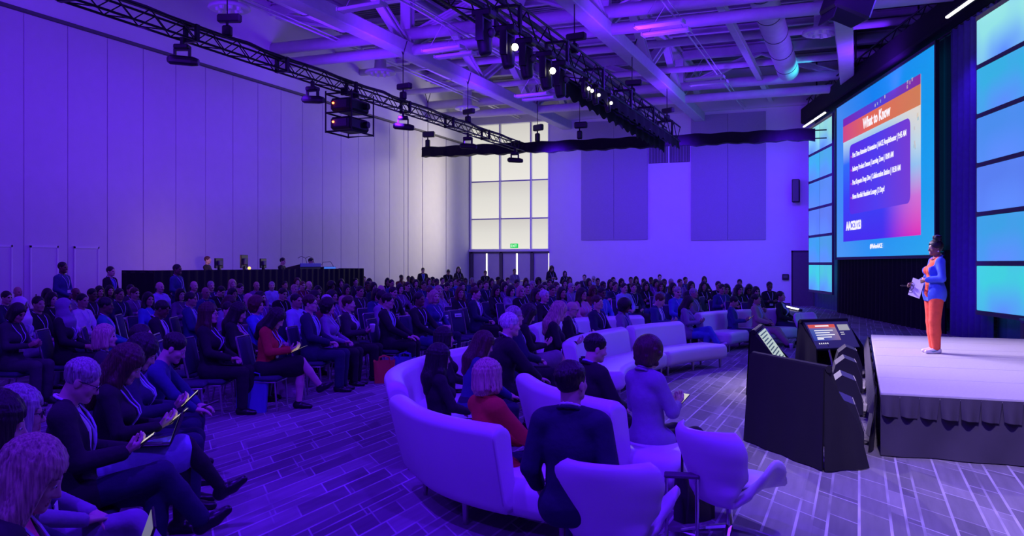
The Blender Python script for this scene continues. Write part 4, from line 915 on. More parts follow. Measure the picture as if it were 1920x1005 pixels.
def grow(fig, h, fine=(), infl=0.0):
    """surface of the figure as vertices and quads (surface nets on a graded grid)"""
    lo = np.full(3, 9.0); hi = -lo
    for q in fig.p:
        if q[-1] > 0: a, b = bounds(q, infl + 2.5 * h); lo = np.minimum(lo, a); hi = np.maximum(hi, b)
    ax = [axis(lo[i], hi[i], h, [(f[0][i] - f[1], f[0][i] + f[1], f[2]) for f in fine]) for i in range(3)]
    F = np.full([len(a) for a in ax], 0.2, np.float32)
    for q in fig.p:
        k = q[-2]; a, b = bounds(q, infl + k + 2.5 * h); sl = []
        for i in range(3): sl.append(slice(max(0, np.searchsorted(ax[i], a[i]) - 1), min(len(ax[i]), np.searchsorted(ax[i], b[i]) + 1)))
        sl = tuple(sl)
        if any(s.stop - s.start < 1 for s in sl): continue
        d = sd(q, ax[0][sl[0]][:, None, None], ax[1][sl[1]][None, :, None], ax[2][sl[2]][None, None, :], infl if q[-1] > 0 else 0.0)
        f = F[sl]
        if q[-1] > 0: hh = np.maximum(k - np.abs(f - d), 0) / k; F[sl] = np.minimum(f, d) - hh * hh * k * 0.25
        else: hh = np.maximum(k - np.abs(f + d), 0) / k; F[sl] = np.maximum(f, -d) + hh * hh * k * 0.25
    neg = F < 0; n = [s - 1 for s in F.shape]
    c8 = [neg[i:n[0] + i, j:n[1] + j, k:n[2] + k] for i in (0, 1) for j in (0, 1) for k in (0, 1)]
    cnt = sum(c.astype(np.int8) for c in c8); act = (cnt > 0) & (cnt < 8); I = np.argwhere(act)
    if len(I) == 0: return np.zeros((0, 3)), np.zeros((0, 4), int)
    vid = np.full(n, -1, np.int32); vid[act] = np.arange(len(I))
    acc = np.zeros((len(I), 3)); num = np.zeros(len(I))
    ofs = [(i, j, k) for i in (0, 1) for j in (0, 1) for k in (0, 1)]
    for a in range(8):
        for b in range(a + 1, 8):
            if sum(abs(ofs[a][i] - ofs[b][i]) for i in range(3)) != 1: continue
            A = I + ofs[a]; B = I + ofs[b]; fa = F[A[:, 0], A[:, 1], A[:, 2]]; fb = F[B[:, 0], B[:, 1], B[:, 2]]; m = (fa < 0) != (fb < 0)
            t = np.where(m, fa / np.where(m, fa - fb, 1), 0)[:, None]
            pa = np.stack([ax[i][A[:, i]] for i in range(3)], 1); pb = np.stack([ax[i][B[:, i]] for i in range(3)], 1)
            acc += np.where(m[:, None], pa + (pb - pa) * t, 0); num += m
    V = acc / num[:, None]; Q = []
    for d in range(3):
        e1, e2 = [(1, 2), (2, 0), (0, 1)][d]; s0 = [slice(1, -1)] * 3; s1 = list(s0); s0[d] = slice(0, -1); s1[d] = slice(1, None)
        A = neg[tuple(s0)]; B = neg[tuple(s1)]; E = np.argwhere(A != B); fl = A[E[:, 0], E[:, 1], E[:, 2]]
        g = E + 1; g[:, d] -= 1
        def at(o1, o2):
            c = g.copy(); c[:, e1] -= o1; c[:, e2] -= o2; return vid[c[:, 0], c[:, 1], c[:, 2]]
        q = np.stack([at(1, 1), at(0, 1), at(0, 0), at(1, 0)], 1); q[~fl] = q[~fl][:, ::-1]; Q.append(q)
    Q = np.concatenate(Q); return V, Q[(Q >= 0).all(1)]
def to_mesh(name, V, Q, mi=None, mats=()):
    me = bpy.data.meshes.new(name); me.vertices.add(len(V)); me.vertices.foreach_set('co', V.astype(np.float32).ravel())
    me.loops.add(len(Q) * 4); me.loops.foreach_set('vertex_index', Q.ravel().astype(np.int32)); me.polygons.add(len(Q))
    me.polygons.foreach_set('loop_start', np.arange(len(Q), dtype=np.int32) * 4); me.polygons.foreach_set('loop_total', np.full(len(Q), 4, np.int32))
    if mi is not None: me.polygons.foreach_set('material_index', mi.astype(np.int32))
    me.polygons.foreach_set('use_smooth', np.ones(len(Q), bool)); me.update(calc_edges=True); me.validate()
    for m in mats: me.materials.append(m)
    return me
M_skin = mat('skin', (0.5, 0.3, 0.2), 0.55, var=0.08, scale=20, objcol=True)
def hair_material():
    m, n, l, b = nt('hair'); oi = n.new('ShaderNodeObjectInfo'); tc = n.new('ShaderNodeTexCoord'); mp = n.new('ShaderNodeMapping'); mp.inputs['Scale'].default_value = (110, 110, 9)
    l.new(tc.outputs['Object'], mp.inputs[0]); nz = n.new('ShaderNodeTexNoise'); nz.inputs['Scale'].default_value = 1.0; nz.inputs['Detail'].default_value = 3; l.new(mp.outputs[0], nz.inputs['Vector'])
    mr = n.new('ShaderNodeMapRange'); mr.inputs[1].default_value = 0.3; mr.inputs[2].default_value = 0.7; mr.inputs[3].default_value = 0.35; mr.inputs[4].default_value = 1.25; l.new(nz.outputs['Fac'], mr.inputs[0])
    hs = n.new('ShaderNodeHueSaturation'); l.new(oi.outputs['Color'], hs.inputs['Color']); l.new(mr.outputs[0], hs.inputs['Value']); l.new(hs.outputs[0], b.inputs['Base Color']); b.inputs['Roughness'].default_value = 0.5
    bp = n.new('ShaderNodeBump'); bp.inputs['Strength'].default_value = 0.7; bp.inputs['Distance'].default_value = 0.012; l.new(nz.outputs['Fac'], bp.inputs['Height']); l.new(bp.outputs[0], b.inputs['Normal']); MATS['hair'] = m; return m
M_hair = hair_material()
M_cloth = mat('clothing', (0.1, 0.1, 0.1), 0.85, var=0.18, scale=12, bump=0.55, bscale=11, objcol=True)
M_shoe = mat('shoe_leather', (0.03, 0.03, 0.03), 0.35, var=0.1, objcol=True)
M_lip = mat('lips', (0.36, 0.15, 0.13), 0.5); M_eye = mat('eye_dark', (0.02, 0.015, 0.015), 0.2); M_eyew = mat('eye_white', (0.75, 0.73, 0.72), 0.3)
M_lany = mat('lanyard_ribbon', (0.50, 0.52, 0.75), 0.7); M_badge = mat('badge_card', (0.78, 0.77, 0.80), 0.5); M_spec = mat('spectacle_frame', (0.02, 0.02, 0.025), 0.3)

def rot(yaw=0.0, pitch=0.0, roll=0.0):
    """columns are the turned axes; pitch > 0 looks down, yaw > 0 looks to the figure's own left"""
    return np.array(Matrix.Rotation(yaw, 3, 'Z') @ Matrix.Rotation(-pitch, 3, 'X') @ Matrix.Rotation(roll, 3, 'Y'))
def add_hand(f, w, d, n, sgn, curl, fine):
    """w wrist, d pointing direction, n palm normal, sgn +1 right hand / -1 left hand (thumb side)"""
    d = np.array(d, float); d /= np.linalg.norm(d); n = np.array(n, float); n -= d * (n @ d); n /= np.linalg.norm(n); s = np.cross(d, n) * sgn; w = np.array(w, float)
    if not fine:
        f.cap(w, w + d * 0.07, 0.030, 0.034, 0.02).cap(w + d * 0.08, w + d * 0.13 + n * 0.03, 0.026, 0.018, 0.02).cap(w + d * 0.03 + s * 0.03, w + d * 0.09 + s * 0.05 + n * 0.02, 0.014, 0.011, 0.015); return
    for o in (-0.026, -0.009, 0.009, 0.026): f.cap(w + d * 0.015 + s * o * 0.6, w + d * 0.082 + s * o, 0.016, 0.0135, 0.012)
    for o, L in ((0.029, 0.070), (0.010, 0.079), (-0.010, 0.074), (-0.029, 0.058)):
        p = w + d * 0.086 + s * o; a = curl * 0.55; seg = (0.44, 0.32, 0.24)
        for i, q in enumerate(seg):
            e = p + (d * math.cos(a) + n * math.sin(a) + s * o * 0.25) * L * q * 1.05; f.cap(p, e, 0.0098 - 0.0008 * i, 0.0092 - 0.0010 * i, 0.004); p = e; a += curl * 0.55
    p = w + d * 0.022 + s * 0.026 + n * 0.008; q = p + (d * 0.62 + s * 0.62 + n * 0.35) * 0.044; e = q + (d * 0.85 + s * 0.15 + n * (0.35 + 0.3 * curl)) * 0.034
    f.cap(p, q, 0.0145, 0.0115, 0.012).cap(q, e, 0.0112, 0.0092, 0.005)
def head_parts(hc, R, fem, nose=1.0):
    hc = np.array(hc); P = lambda x, y, z: hc + R @ np.array((x, y, z)); f = Fig(); w = 0.94 if fem else 1.0
    f.ell(P(0, -0.012, 0.030), (0.074 * w, 0.094, 0.086), R, 0.02).ell(P(0, 0.022, -0.030), (0.060 * w, 0.070, 0.080), R, 0.03)
    for s in (-1, 1): f.cap(P(s * 0.046 * w, 0.0, -0.060), P(s * 0.012, 0.066, -0.094), 0.022, 0.019, 0.025)
    f.ell(P(0, 0.074, -0.096), (0.018, 0.014, 0.014), R, 0.018).cap(P(-0.034, 0.076, 0.018), P(0.034, 0.076, 0.018), 0.011, None, 0.02)
    for s in (-1, 1): f.ell(P(s * 0.040, 0.058, -0.030), (0.022, 0.020, 0.022), R, 0.02)
    f.cap(P(0, 0.082, 0.008), P(0, 0.099 + 0.005 * nose, -0.034), 0.0085, 0.0130, 0.012)
    for s in (-1, 1): f.ell(P(s * 0.012, 0.094, -0.040), (0.009, 0.010, 0.008), R, 0.007)
    for s in (-1, 1): f.ell(P(s * 0.031, 0.100, 0.000), (0.015, 0.014, 0.010), R, 0.012, -1)
    for s in (-1, 1): f.ell(P(s * 0.031, 0.076, -0.001), (0.013, 0.012, 0.012), R, 0.006)
    f.cap(P(-0.019, 0.083, -0.063), P(0.019, 0.083, -0.063), 0.0075, None, 0.008).cap(P(-0.015, 0.083, -0.074), P(0.015, 0.083, -0.074), 0.008, None, 0.008)
    f.ell(P(0, 0.098, -0.0685), (0.022, 0.010, 0.0022), R, 0.003, -1)
    for s in (-1, 1): f.ell(P(s * 0.077 * w, -0.010, -0.012), (0.009, 0.021, 0.032), R, 0.008)
    return f
def hair_parts(hc, R, style, fem, locks=False):
    hc = np.array(hc); P = lambda x, y, z: hc + R @ np.array((x, y, z)); f = Fig(); w = 0.95 if fem else 1.0
    if style == 'bald': 
        f.ell(P(0, -0.025, -0.005), (0.080 * w, 0.092, 0.055), R, 0.02).ell(P(0, 0.03, 0.06), (0.12, 0.10, 0.085), R, 0.015, -1).ell(P(0, 0.10, -0.03), (0.12, 0.115, 0.13), R, 0.012, -1).ell(P(0, 0, -0.13), (0.12, 0.12, 0.085), R, 0.01, -1); return f
    if style in ('hijab',):
        f.ell(P(0, -0.005, 0.022), (0.100, 0.115, 0.112), R, 0.03).ell(P(0, 0.02, -0.07), (0.098, 0.098, 0.09), R, 0.04).cap(P(0, 0.0, -0.13), P(0, 0.01, -0.20), 0.105, 0.15, 0.05).cap(P(-0.02, 0.07, -0.14), P(-0.05, 0.10, -0.42), 0.05, 0.06, 0.05)
        f.ell(P(0, 0.13, -0.020), (0.054, 0.085, 0.080), R, 0.015, -1); return f
    t = {'short': 0.006, 'buzz': 0.004, 'curly': 0.040, 'afro': 0.05, 'cap': 0.012}.get(style, 0.016)
    f.ell(P(0, -0.014, 0.034), (0.076 * w + t, 0.096 + t, 0.088 + t), R, 0.02)
    if style in ('curly', 'afro'):
        f.ell(P(0, -0.03, -0.03), (0.105, 0.09, 0.095), R, 0.03)
        rnd = random.Random(3)
        for i in range(26):
            a = rnd.uniform(-2.6, 2.6); z = rnd.uniform(-0.10, 0.12); q = math.sqrt(max(0.1, 1 - (z / 0.135) ** 2)); f.ell(P(0.108 * q * math.sin(a), -0.02 - 0.10 * q * math.cos(a), z), (0.022, 0.022, 0.022), None, 0.012)
    if style in ('long', 'longback'):
        f.cap(P(0, -0.055, -0.02), P(0, -0.075, -0.20), 0.085, 0.095, 0.04).cap(P(0, -0.08, -0.2), P(0, -0.075, -0.33), 0.085, 0.06, 0.04)
        for s in (-1, 1): f.cap(P(s * 0.072, 0.0, 0.03), P(s * 0.088, 0.0, -0.13), 0.030, 0.036, 0.03).cap(P(s * 0.088, 0.0, -0.13), P(s * 0.095, 0.035, -0.27), 0.034, 0.022, 0.03)
    if style == 'bob':
        f.cap(P(0, -0.045, -0.01), P(0, -0.05, -0.085), 0.088, 0.086, 0.03)
        for s in (-1, 1): f.cap(P(s * 0.066, 0.008, 0.03), P(s * 0.080, 0.012, -0.095), 0.034, 0.032, 0.03)
        f.ell(P(0, -0.02, -0.205), (0.2, 0.2, 0.075), R, 0.012, -1)
    if style == 'bun':
        f.ell(P(0, -0.075, 0.115), (0.050, 0.050, 0.048), R, 0.01)
    if style == 'topbun':
        f.ell(P(0, -0.030, 0.155), (0.062, 0.060, 0.050), R, 0.012)
        rnd = random.Random(5)
        for i in range(14): a = i * 0.9; f.ell(P(0.05 * math.sin(a), -0.03 + 0.05 * math.cos(a), 0.15 + 0.03 * math.sin(i * 2.1)), (0.022, 0.022, 0.02), None, 0.008)
    if style == 'pony':
        f.cap(P(0, -0.11, 0.05), P(0, -0.15, -0.02), 0.030, 0.034, 0.02).cap(P(0, -0.15, -0.02), P(0, -0.13, -0.2), 0.034, 0.015, 0.02)
    if locks and style in ('long', 'bob', 'short', 'pony'):
        rnd = random.Random(len(style) * 7); drop = {'long': 0.24, 'bob': 0.085, 'short': 0.0, 'pony': 0.0}[style]; nl = 30 if style != 'short' else 26
        for i in range(nl):
            a = -2.55 + 5.1 * i / (nl - 1) + rnd.uniform(-0.06, 0.06); pr = None; rr = rnd.uniform(0.009, 0.015) * (0.62 if style == 'short' else 1); end = 1.55 if style != 'short' else rnd.uniform(1.25, 1.55)
            for k in range(6):
                ph = 0.12 + (end - 0.12) * k / 5; q = P((0.079 * w + t) * math.sin(ph) * math.sin(a), -0.014 - (0.098 + t) * math.sin(ph) * math.cos(a), 0.034 + (0.089 + t) * math.cos(ph))
                if pr is not None: f.cap(pr, q, rr, rr, 0.008)
                pr = q
            if drop and abs(a) < 2.35: e = P((0.092 + t) * math.sin(a) * rnd.uniform(0.95, 1.08), -0.02 - (0.098 + t) * math.cos(a), 0.0 - drop * rnd.uniform(0.85, 1.1)); f.cap(pr, e, rr, rr * 0.8, 0.008)
    # forehead and face left free
    up = 0.075 if style in ('short', 'buzz', 'cap') else 0.062
    if style in ('long', 'bob', 'curly', 'afro', 'longback'): f.ell(P(0, 0.128, -0.045), (0.070, 0.108, 0.112), R, 0.012, -1)
    else: f.ell(P(0, 0.118, -0.045), (0.080, 0.085, 0.045 + up), R, 0.012, -1)
    if style in ('short', 'buzz', 'cap', 'bun', 'topbun', 'pony'):
        f.ell(P(0, 0.06, -0.10), (0.16, 0.10, 0.11), R, 0.012, -1).ell(P(0, -0.02, -0.15), (0.14, 0.16, 0.075), R, 0.012, -1)
    else: f.ell(P(0, 0.11, -0.10), (0.062, 0.09, 0.10), R, 0.012, -1)
    return f

class Person:
    """skeleton in metres, facing +y, origin on the floor under the hips"""
    def __init__(s, pose='sit', fem=False, lean=0.0, look=(0.0, 0.0), arms='lap', legs='flat', build=1.0, seat=0.52, hip_y=0.0, scale=1.0, roll=0.0):
        s.fem = fem; s.pose = pose; s.build = build; s.lb = build; hz_ = seat if pose == 'sit' else 0.94; s.hz = hz_
        ca, sa = math.cos(lean), math.sin(lean); s.RL = np.array(Matrix.Rotation(-lean, 3, 'X'))
        T = lambda x, y, z: np.array((x, hip_y + y * ca + z * sa, hz_ + z * ca - y * sa)); s.T = T
        sh = (0.142 if fem else 0.165) * build; s.sh = sh
        s.neck = T(0, -0.035, 0.575); hp = T(0, 0.0, 0.715); s.R = rot(look[0], look[1] + lean * 0.35, roll); s.hc = s.neck + s.R @ np.array((0, 0.028, 0.145))
        s.S = [T(-sh, -0.03, 0.492), T(sh, -0.03, 0.492)]                       # shoulders left (-x) / right (+x)
        q = lambda x, y, z: np.array((x, y, z), float)
        fw = sa * 0.45
        A = {'lap': ([q(-0.225, 0.07 + fw, hz_ + 0.25), q(-0.075, 0.30 + fw * 0.4, hz_ + 0.165), (0.75, 0.6, -0.15), (0, 0, -1)], [q(0.225, 0.07 + fw, hz_ + 0.25), q(0.085, 0.28 + fw * 0.4, hz_ + 0.175), (-0.75, 0.6, -0.12), (0, 0, -1)]),
             'phone': ([q(-0.215, 0.06 + fw, hz_ + 0.25), q(-0.07, 0.29 + fw, hz_ + 0.255), (0.35, 0.8, 0.35), (0.4, 0.2, 0.9)], [q(0.215, 0.06 + fw, hz_ + 0.25), q(0.06, 0.29 + fw, hz_ + 0.265), (-0.3, 0.8, 0.4), (-0.4, 0.2, 0.9)]),
             'knees': ([q(-0.225, 0.15 + fw, hz_ + 0.27), q(-0.12, 0.38 + fw * 0.5, hz_ + 0.14), (0.2, 0.95, -0.2), (0, -0.1, -1)], [q(0.225, 0.15 + fw, hz_ + 0.27), q(0.12, 0.38 + fw * 0.5, hz_ + 0.14), (-0.2, 0.95, -0.2), (0, -0.1, -1)]),
             'cross': ([q(-0.245, 0.08 + fw, hz_ + 0.27), q(0.02, 0.19 + fw, hz_ + 0.285), (1.0, -0.05, 0.1), (0, -1, 0)], [q(0.245, 0.08 + fw, hz_ + 0.27), q(-0.03, 0.235 + fw, hz_ + 0.30), (-1.0, -0.05, 0.1), (0, -1, 0)]),
             'side': ([q(-0.24, -0.05 + fw, hz_ + 0.22), q(-0.26, 0.12 + fw, hz_ + 0.08), (0.05, 0.7, -0.6), (0.9, 0, 0)], [q(0.24, -0.05 + fw, hz_ + 0.22), q(0.26, 0.12 + fw, hz_ + 0.08), (-0.05, 0.7, -0.6), (-0.9, 0, 0)]),
             'chin': ([q(-0.24, 0.10 + fw, hz_ + 0.26), q(-0.02, 0.25 + fw, hz_ + 0.30), (0.95, 0.1, 0.1), (0, -1, 0)], [q(0.22, 0.16 + fw, hz_ + 0.28), q(0.06, 0.13 + fw, hz_ + 0.50), (-0.25, -0.15, 0.95), (-0.2, -1, 0)]),
             'reach': ([q(-0.25, 0.06, hz_ + 0.25), q(-0.08, 0.30, hz_ + 0.165), (0.75, 0.6, -0.15), (0, 0, -1)], [q(0.44, 0.0, hz_ + 0.47), q(0.70, 0.05, hz_ + 0.43), (1, 0.1, -0.1), (0, 0, -1)]),
             'down': ([q(-0.225, -0.03, hz_ + 0.25), q(-0.24, 0.03, hz_ + 0.02), (0.05, 0.15, -1), (1, 0, 0)], [q(0.225, -0.03, hz_ + 0.25), q(0.24, 0.03, hz_ + 0.02), (-0.05, 0.15, -1), (-1, 0, 0)]),
             'clasp': ([q(-0.225, -0.01, hz_ + 0.26), q(-0.05, 0.17, hz_ + 0.12), (0.8, 0.4, -0.3), (0.2, -1, 0)], [q(0.225, -0.01, hz_ + 0.26), q(0.05, 0.18, hz_ + 0.13), (-0.8, 0.4, -0.3), (-0.2, -1, 0)]),
             'talk': ([q(-0.225, 0.02, hz_ + 0.24), q(-0.10, 0.235, hz_ + 0.165), (0.30, 0.85, 0.05), (0.8, -0.2, -0.4)], [q(0.235, 0.02, hz_ + 0.26), q(0.10, 0.215, hz_ + 0.235), (-0.75, 0.55, -0.1), (-0.5, -0.7, -0.2)])}[arms]
        s.A = A; s.curl = 0.9 if arms in ('phone', 'talk', 'chin') else 0.5
        hx = 0.088 * build
        if pose == 'sit':
            kz = hz_ + 0.0; ky = hip_y + 0.46
            Lg = {'flat': [(q(-hx, 0.02, hz_ - 0.01), q(-0.115, ky, kz), q(-0.115, ky - 0.03, 0.09), (0.0, 1.0)), (q(hx, 0.02, hz_ - 0.01), q(0.115, ky, kz), q(0.115, ky - 0.01, 0.09), (0.0, 1.0))],
                  'crossR': [(q(-hx, 0.02, hz_ - 0.01), q(-0.075, ky, kz - 0.02), q(-0.07, ky - 0.02, 0.09), (0, 1.0)), (q(hx, 0.02, hz_ + 0.01), q(-0.01, ky + 0.03, kz + 0.115), q(-0.11, ky + 0.25, kz - 0.215), (-0.15, 0.95))],
                  'crossL': [(q(-hx, 0.02, hz_ + 0.01), q(0.01, ky + 0.03, kz + 0.115), q(0.11, ky + 0.25, kz - 0.215), (0.15, 0.95)), (q(hx, 0.02, hz_ - 0.01), q(0.075, ky, kz - 0.02), q(0.07, ky - 0.02, 0.09), (0, 1.0))],
                  'out': [(q(-hx, 0.02, hz_ - 0.01), q(-0.11, ky, kz - 0.01), q(-0.10, ky + 0.22, 0.09), (0, 1.0)), (q(hx, 0.02, hz_ - 0.01), q(0.12, ky, kz - 0.01), q(0.13, ky + 0.30, 0.09), (0, 1.0))]}[legs]
        else:
            Lg = [(q(-hx, 0.0, hz_ - 0.02), q(-0.095, 0.035, 0.50), q(-0.095, 0.0, 0.09), (-0.12, 1.0)), (q(hx, 0.0, hz_ - 0.02), q(0.095, 0.03, 0.50), q(0.10, -0.02, 0.09), (0.12, 1.0))]
            if legs == 'curvy': Lg = [(q(-0.10, 0, hz_ - 0.02), q(-0.105, 0.03, 0.50), q(-0.085, 0.0, 0.09), (-0.12, 1.0)), (q(0.10, 0, hz_ - 0.02), q(0.10, 0.0, 0.50), q(0.075, -0.02, 0.09), (0.1, 1.0))]
        s.Lg = Lg
    def torso(s, t=0.0):
        f = Fig(); T = s.T; b = s.build; R = s.RL; w = 1.0 if not s.fem else 0.90
        f.ell(T(0, 0.0, 0.02), (0.160 * b, 0.120 * b, 0.115), R, 0.03).ell(T(0, 0.005, 0.17), (0.132 * b * w, 0.104 * b * b, 0.15), R, 0.05).ell(T(0, -0.012, 0.36), (0.148 * b * w, 0.108 * b, 0.16), R, 0.05)
        f.cap(s.S[0] * 0.86 + s.S[1] * 0.14, s.S[0] * 0.14 + s.S[1] * 0.86, 0.056, None, 0.04)
        for S in s.S: f.cap(s.neck - s.RL @ np.array((0, 0, 0.02)), S * 0.8 + s.neck * 0.2, 0.036, 0.046, 0.035)
        if s.fem:
            for x in (-0.068, 0.068): f.ell(T(x * b, 0.088, 0.36), (0.060 * b, 0.050, 0.058), R, 0.035)
        return f
    def arm(s, i, to=1.0):
        f = Fig(); E, W = s.A[i][0], s.A[i][1]; k = (0.9 if s.fem else 1.0) * s.build ** 0.5
        f.cap(s.S[i], E, 0.048 * k, 0.038 * k, 0.03).cap(E, E + (W - E) * to, 0.038 * k, 0.027 * k, 0.015); return f
    def leg(s, i, to=1.0, bulk=1.0):
        f = Fig(); H, K, N, fd = s.Lg[i]; b = s.lb
        f.cap(H, K, 0.080 * b * bulk, 0.057 * b * bulk, 0.03).cap(K, K + (N - K) * 0.42 * to, 0.058 * b * bulk, 0.056 * b * bulk, 0.02).cap(K + (N - K) * 0.42 * to, K + (N - K) * to, 0.055 * b * bulk, 0.038 * bulk + (0.012 if bulk > 1 else 0), 0.02); return f
    def foot(s, i):
        H, K, N, fd = s.Lg[i]; d = np.array((fd[0], fd[1], 0)); d /= np.linalg.norm(d); sh = N - K; sh /= np.linalg.norm(sh)
        if abs(sh[2]) < 0.97 and N[2] > 0.12:      # foot of a raised leg points along the shin's normal
            d = d - sh * (d @ sh); d /= np.linalg.norm(d); dn = sh
        else: dn = np.array((0, 0, -1.0))
        h = N + dn * 0.045 - d * 0.035; return h, h + d * 0.10 + dn * 0.012, h + d * 0.19 + dn * 0.015
    def body(s, fine):
        f = Fig(); f.plus(s.torso()).cap(s.neck - s.RL @ np.array((0, 0, 0.02)), s.hc + s.R @ np.array((0, -0.02, -0.06)), 0.052 if s.fem else 0.058, 0.050 if s.fem else 0.056, 0.03)
        for i in (0, 1): f.plus(s.arm(i)); f.plus(s.leg(i))
        for i in (0, 1): a, b, c = s.foot(i); f.cap(s.Lg[i][2], a, 0.034, 0.034, 0.02).cap(a, b, 0.032, 0.030, 0.02).cap(b, c, 0.030, 0.020, 0.02)
        for i in (0, 1): add_hand(f, s.A[i][1], s.A[i][2], s.A[i][3], -1 if i == 0 else 1, s.curl, fine)
        return f.plus(head_parts(s.hc, s.R, s.fem))

def person_meshes(key, P, top='jacket', bottom='trousers', hair='short', shoes=True, fine=False, glasses=False, lanyard=True, vee=0.6, sleeves=1.0, long_top=True, collar=True, open_front=False):
    """meshes of one figure: list of (part name, mesh, colour slot)"""
    out = []; hb = 0.016 if fine else 0.024; hh = 0.0075 if fine else 0.0125; hcl = 0.015 if fine else 0.023
    fn = [(P.hc, 0.135, hh)]
    if fine:
        for i in (0, 1): d = np.array(P.A[i][2], float); d /= np.linalg.norm(d); fn.append((P.A[i][1] + d * 0.08, 0.095, 0.0058))
    V, Q = grow(P.body(fine), hb, fn)
    c = (V[Q].mean(1) - P.hc) @ P.R; ax_ = np.abs(c[:, 0]); mi = np.zeros(len(Q), int)
    mi[(ax_ < 0.024) & (c[:, 1] > 0.070) & (c[:, 2] < -0.055) & (c[:, 2] > -0.081)] = 1
    if not fine: mi[(np.abs(ax_ - 0.031) < 0.014) & (c[:, 1] > 0.066) & (np.abs(c[:, 2]) < 0.0065)] = 2
    if not fine: mi[(np.abs(ax_ - 0.033) < 0.020) & (c[:, 1] > 0.060) & (np.abs(c[:, 2] - 0.0195) < 0.0045)] = 3
    out.append(('body', to_mesh('body', V, Q, mi, (M_skin, M_lip, M_eye, M_eye)), 'skin'))
    if hair: V, Q = grow(hair_parts(P.hc, P.R, hair, P.fem, fine), 0.022 if not fine else 0.014, [(P.hc, 0.17, 0.0075 if fine else 0.014)]); out.append(('headscarf' if hair == 'hijab' else 'hair', to_mesh('hair', V, Q, None, (M_cloth if hair == 'hijab' else M_hair,)), 'hair'))
    def shell(fig, infl, name, slot, m=M_cloth, h=hcl):
        V, Q = grow(fig, h, (), infl)
        if len(Q): out.append((name, to_mesh(name, V, Q, None, (m,)), slot))
    T = P.T; R = P.RL
    def upper(t, to, hem):
        f = Fig(); f.plus(P.torso())
        for i in (0, 1): f.plus(P.arm(i, to))
        if hem:
            for i in (0, 1): H, K = P.Lg[i][0], P.Lg[i][1]; f.cap(H, H + (K - H) * hem, 0.088 * P.build, 0.086 * P.build, 0.05)
        nk = P.neck + R @ np.array((0, 0.012, 0.055)); f.ell(nk, (0.062, 0.066, 0.055), R, 0.015, -1); return f
    if top == 'jacket':
        shell(upper(0, 0.97, 0), 0.008, 'shirt', 'shirt')
        f = upper(0, 0.93, 0.16 if P.pose == 'sit' else 0.05)
        if P.pose == 'stand':
            f.ell(T(0, -0.01, -0.01), (0.168 * P.build, 0.138 * P.build, 0.20), R, 0.05)
            if open_front: f.cap(T(-0.02, 0.24, -0.25), T(-0.02, 0.20, 0.34), 0.125, 0.115, 0.012, -1)
            f.ell(T(0, 0, -0.12 - 0.6), (0.9, 0.9, 0.6), None, 0.012, -1)
        f.cap(T(0, 0.15, 0.20), T(0, 0.095, 0.60), 0.030, 0.105 * vee / 0.6, 0.012, -1)
        shell(f, 0.021, 'jacket', 'top')
        if collar:
            for (nm, slot, rad, zb, zf, r_, par_) in (('collar', 'shirt', 0.057, 0.040, -0.012, 0.009, 0), ('jacket_collar', 'top', 0.073, 0.024, -0.045, 0.011, 0)):
                f = Fig(); pv = None
                for k in range(13):
                    a = -2.75 + 5.5 * k / 12; fr_ = (1 - math.cos(a)) / 2; pt = P.neck + R @ np.array((rad * math.sin(a), -0.004 - rad * 0.95 * math.cos(a), zb + (zf - zb) * fr_))
                    if pv is not None: f.cap(pv, pt, r_, r_, 0.01)
                    pv = pt
                shell(f, 0.0, nm, slot, M_cloth, 0.009 if fine else 0.014)
    else: shell(upper(0, sleeves * 0.94, 0.1 if long_top and P.pose == 'sit' else 0), 0.014, 'top', 'top')
    if bottom == 'trousers':
        f = Fig(); f.ell(T(0, 0.0, 0.02), (0.160 * P.build, 0.120 * P.build, 0.115), R, 0.03).ell(T(0, 0.0, 0.10), (0.135 * P.build, 0.104 * P.build, 0.08), R, 0.04)
        for i in (0, 1): f.plus(P.leg(i, 0.97, 1.06))
        shell(f, 0.012, 'trousers', 'bottom')
    else:
        f = Fig(); f.ell(T(0, 0.0, 0.02), (0.160 * P.build, 0.120 * P.build, 0.115), R, 0.03)
        for i in (0, 1): H, K, N, fd = P.Lg[i]; f.cap(H, H + (K - H) * 0.94, 0.092 * P.build, 0.072 * P.build, 0.11)
        H0, K0 = P.Lg[0][:2]; H1, K1 = P.Lg[1][:2]; f.cap((H0 + H1) / 2, (H0 + H1) / 2 + ((K0 + K1) / 2 - (H0 + H1) / 2) * 0.9, 0.09, 0.07, 0.08); shell(f, 0.014, 'skirt', 'bottom')
        if bottom == 'skirt_tights':
            for i in (0, 1): f = Fig(); f.plus(P.leg(i, 1.0)); shell(f, 0.005, 'stocking', 'shoe')
    if shoes:
        for i in (0, 1):
            a, b, c_ = P.foot(i); f = Fig(); f.cap(a, b, 0.040, 0.038, 0.02).cap(b, c_, 0.038, 0.024, 0.02).cap(P.Lg[i][2], a, 0.036, 0.036, 0.02); shell(f, 0.006, 'shoe', 'shoe', M_shoe, 0.016 if not fine else 0.012)
    hcP = lambda x, y, z: P.hc + P.R @ np.array((x, y, z))
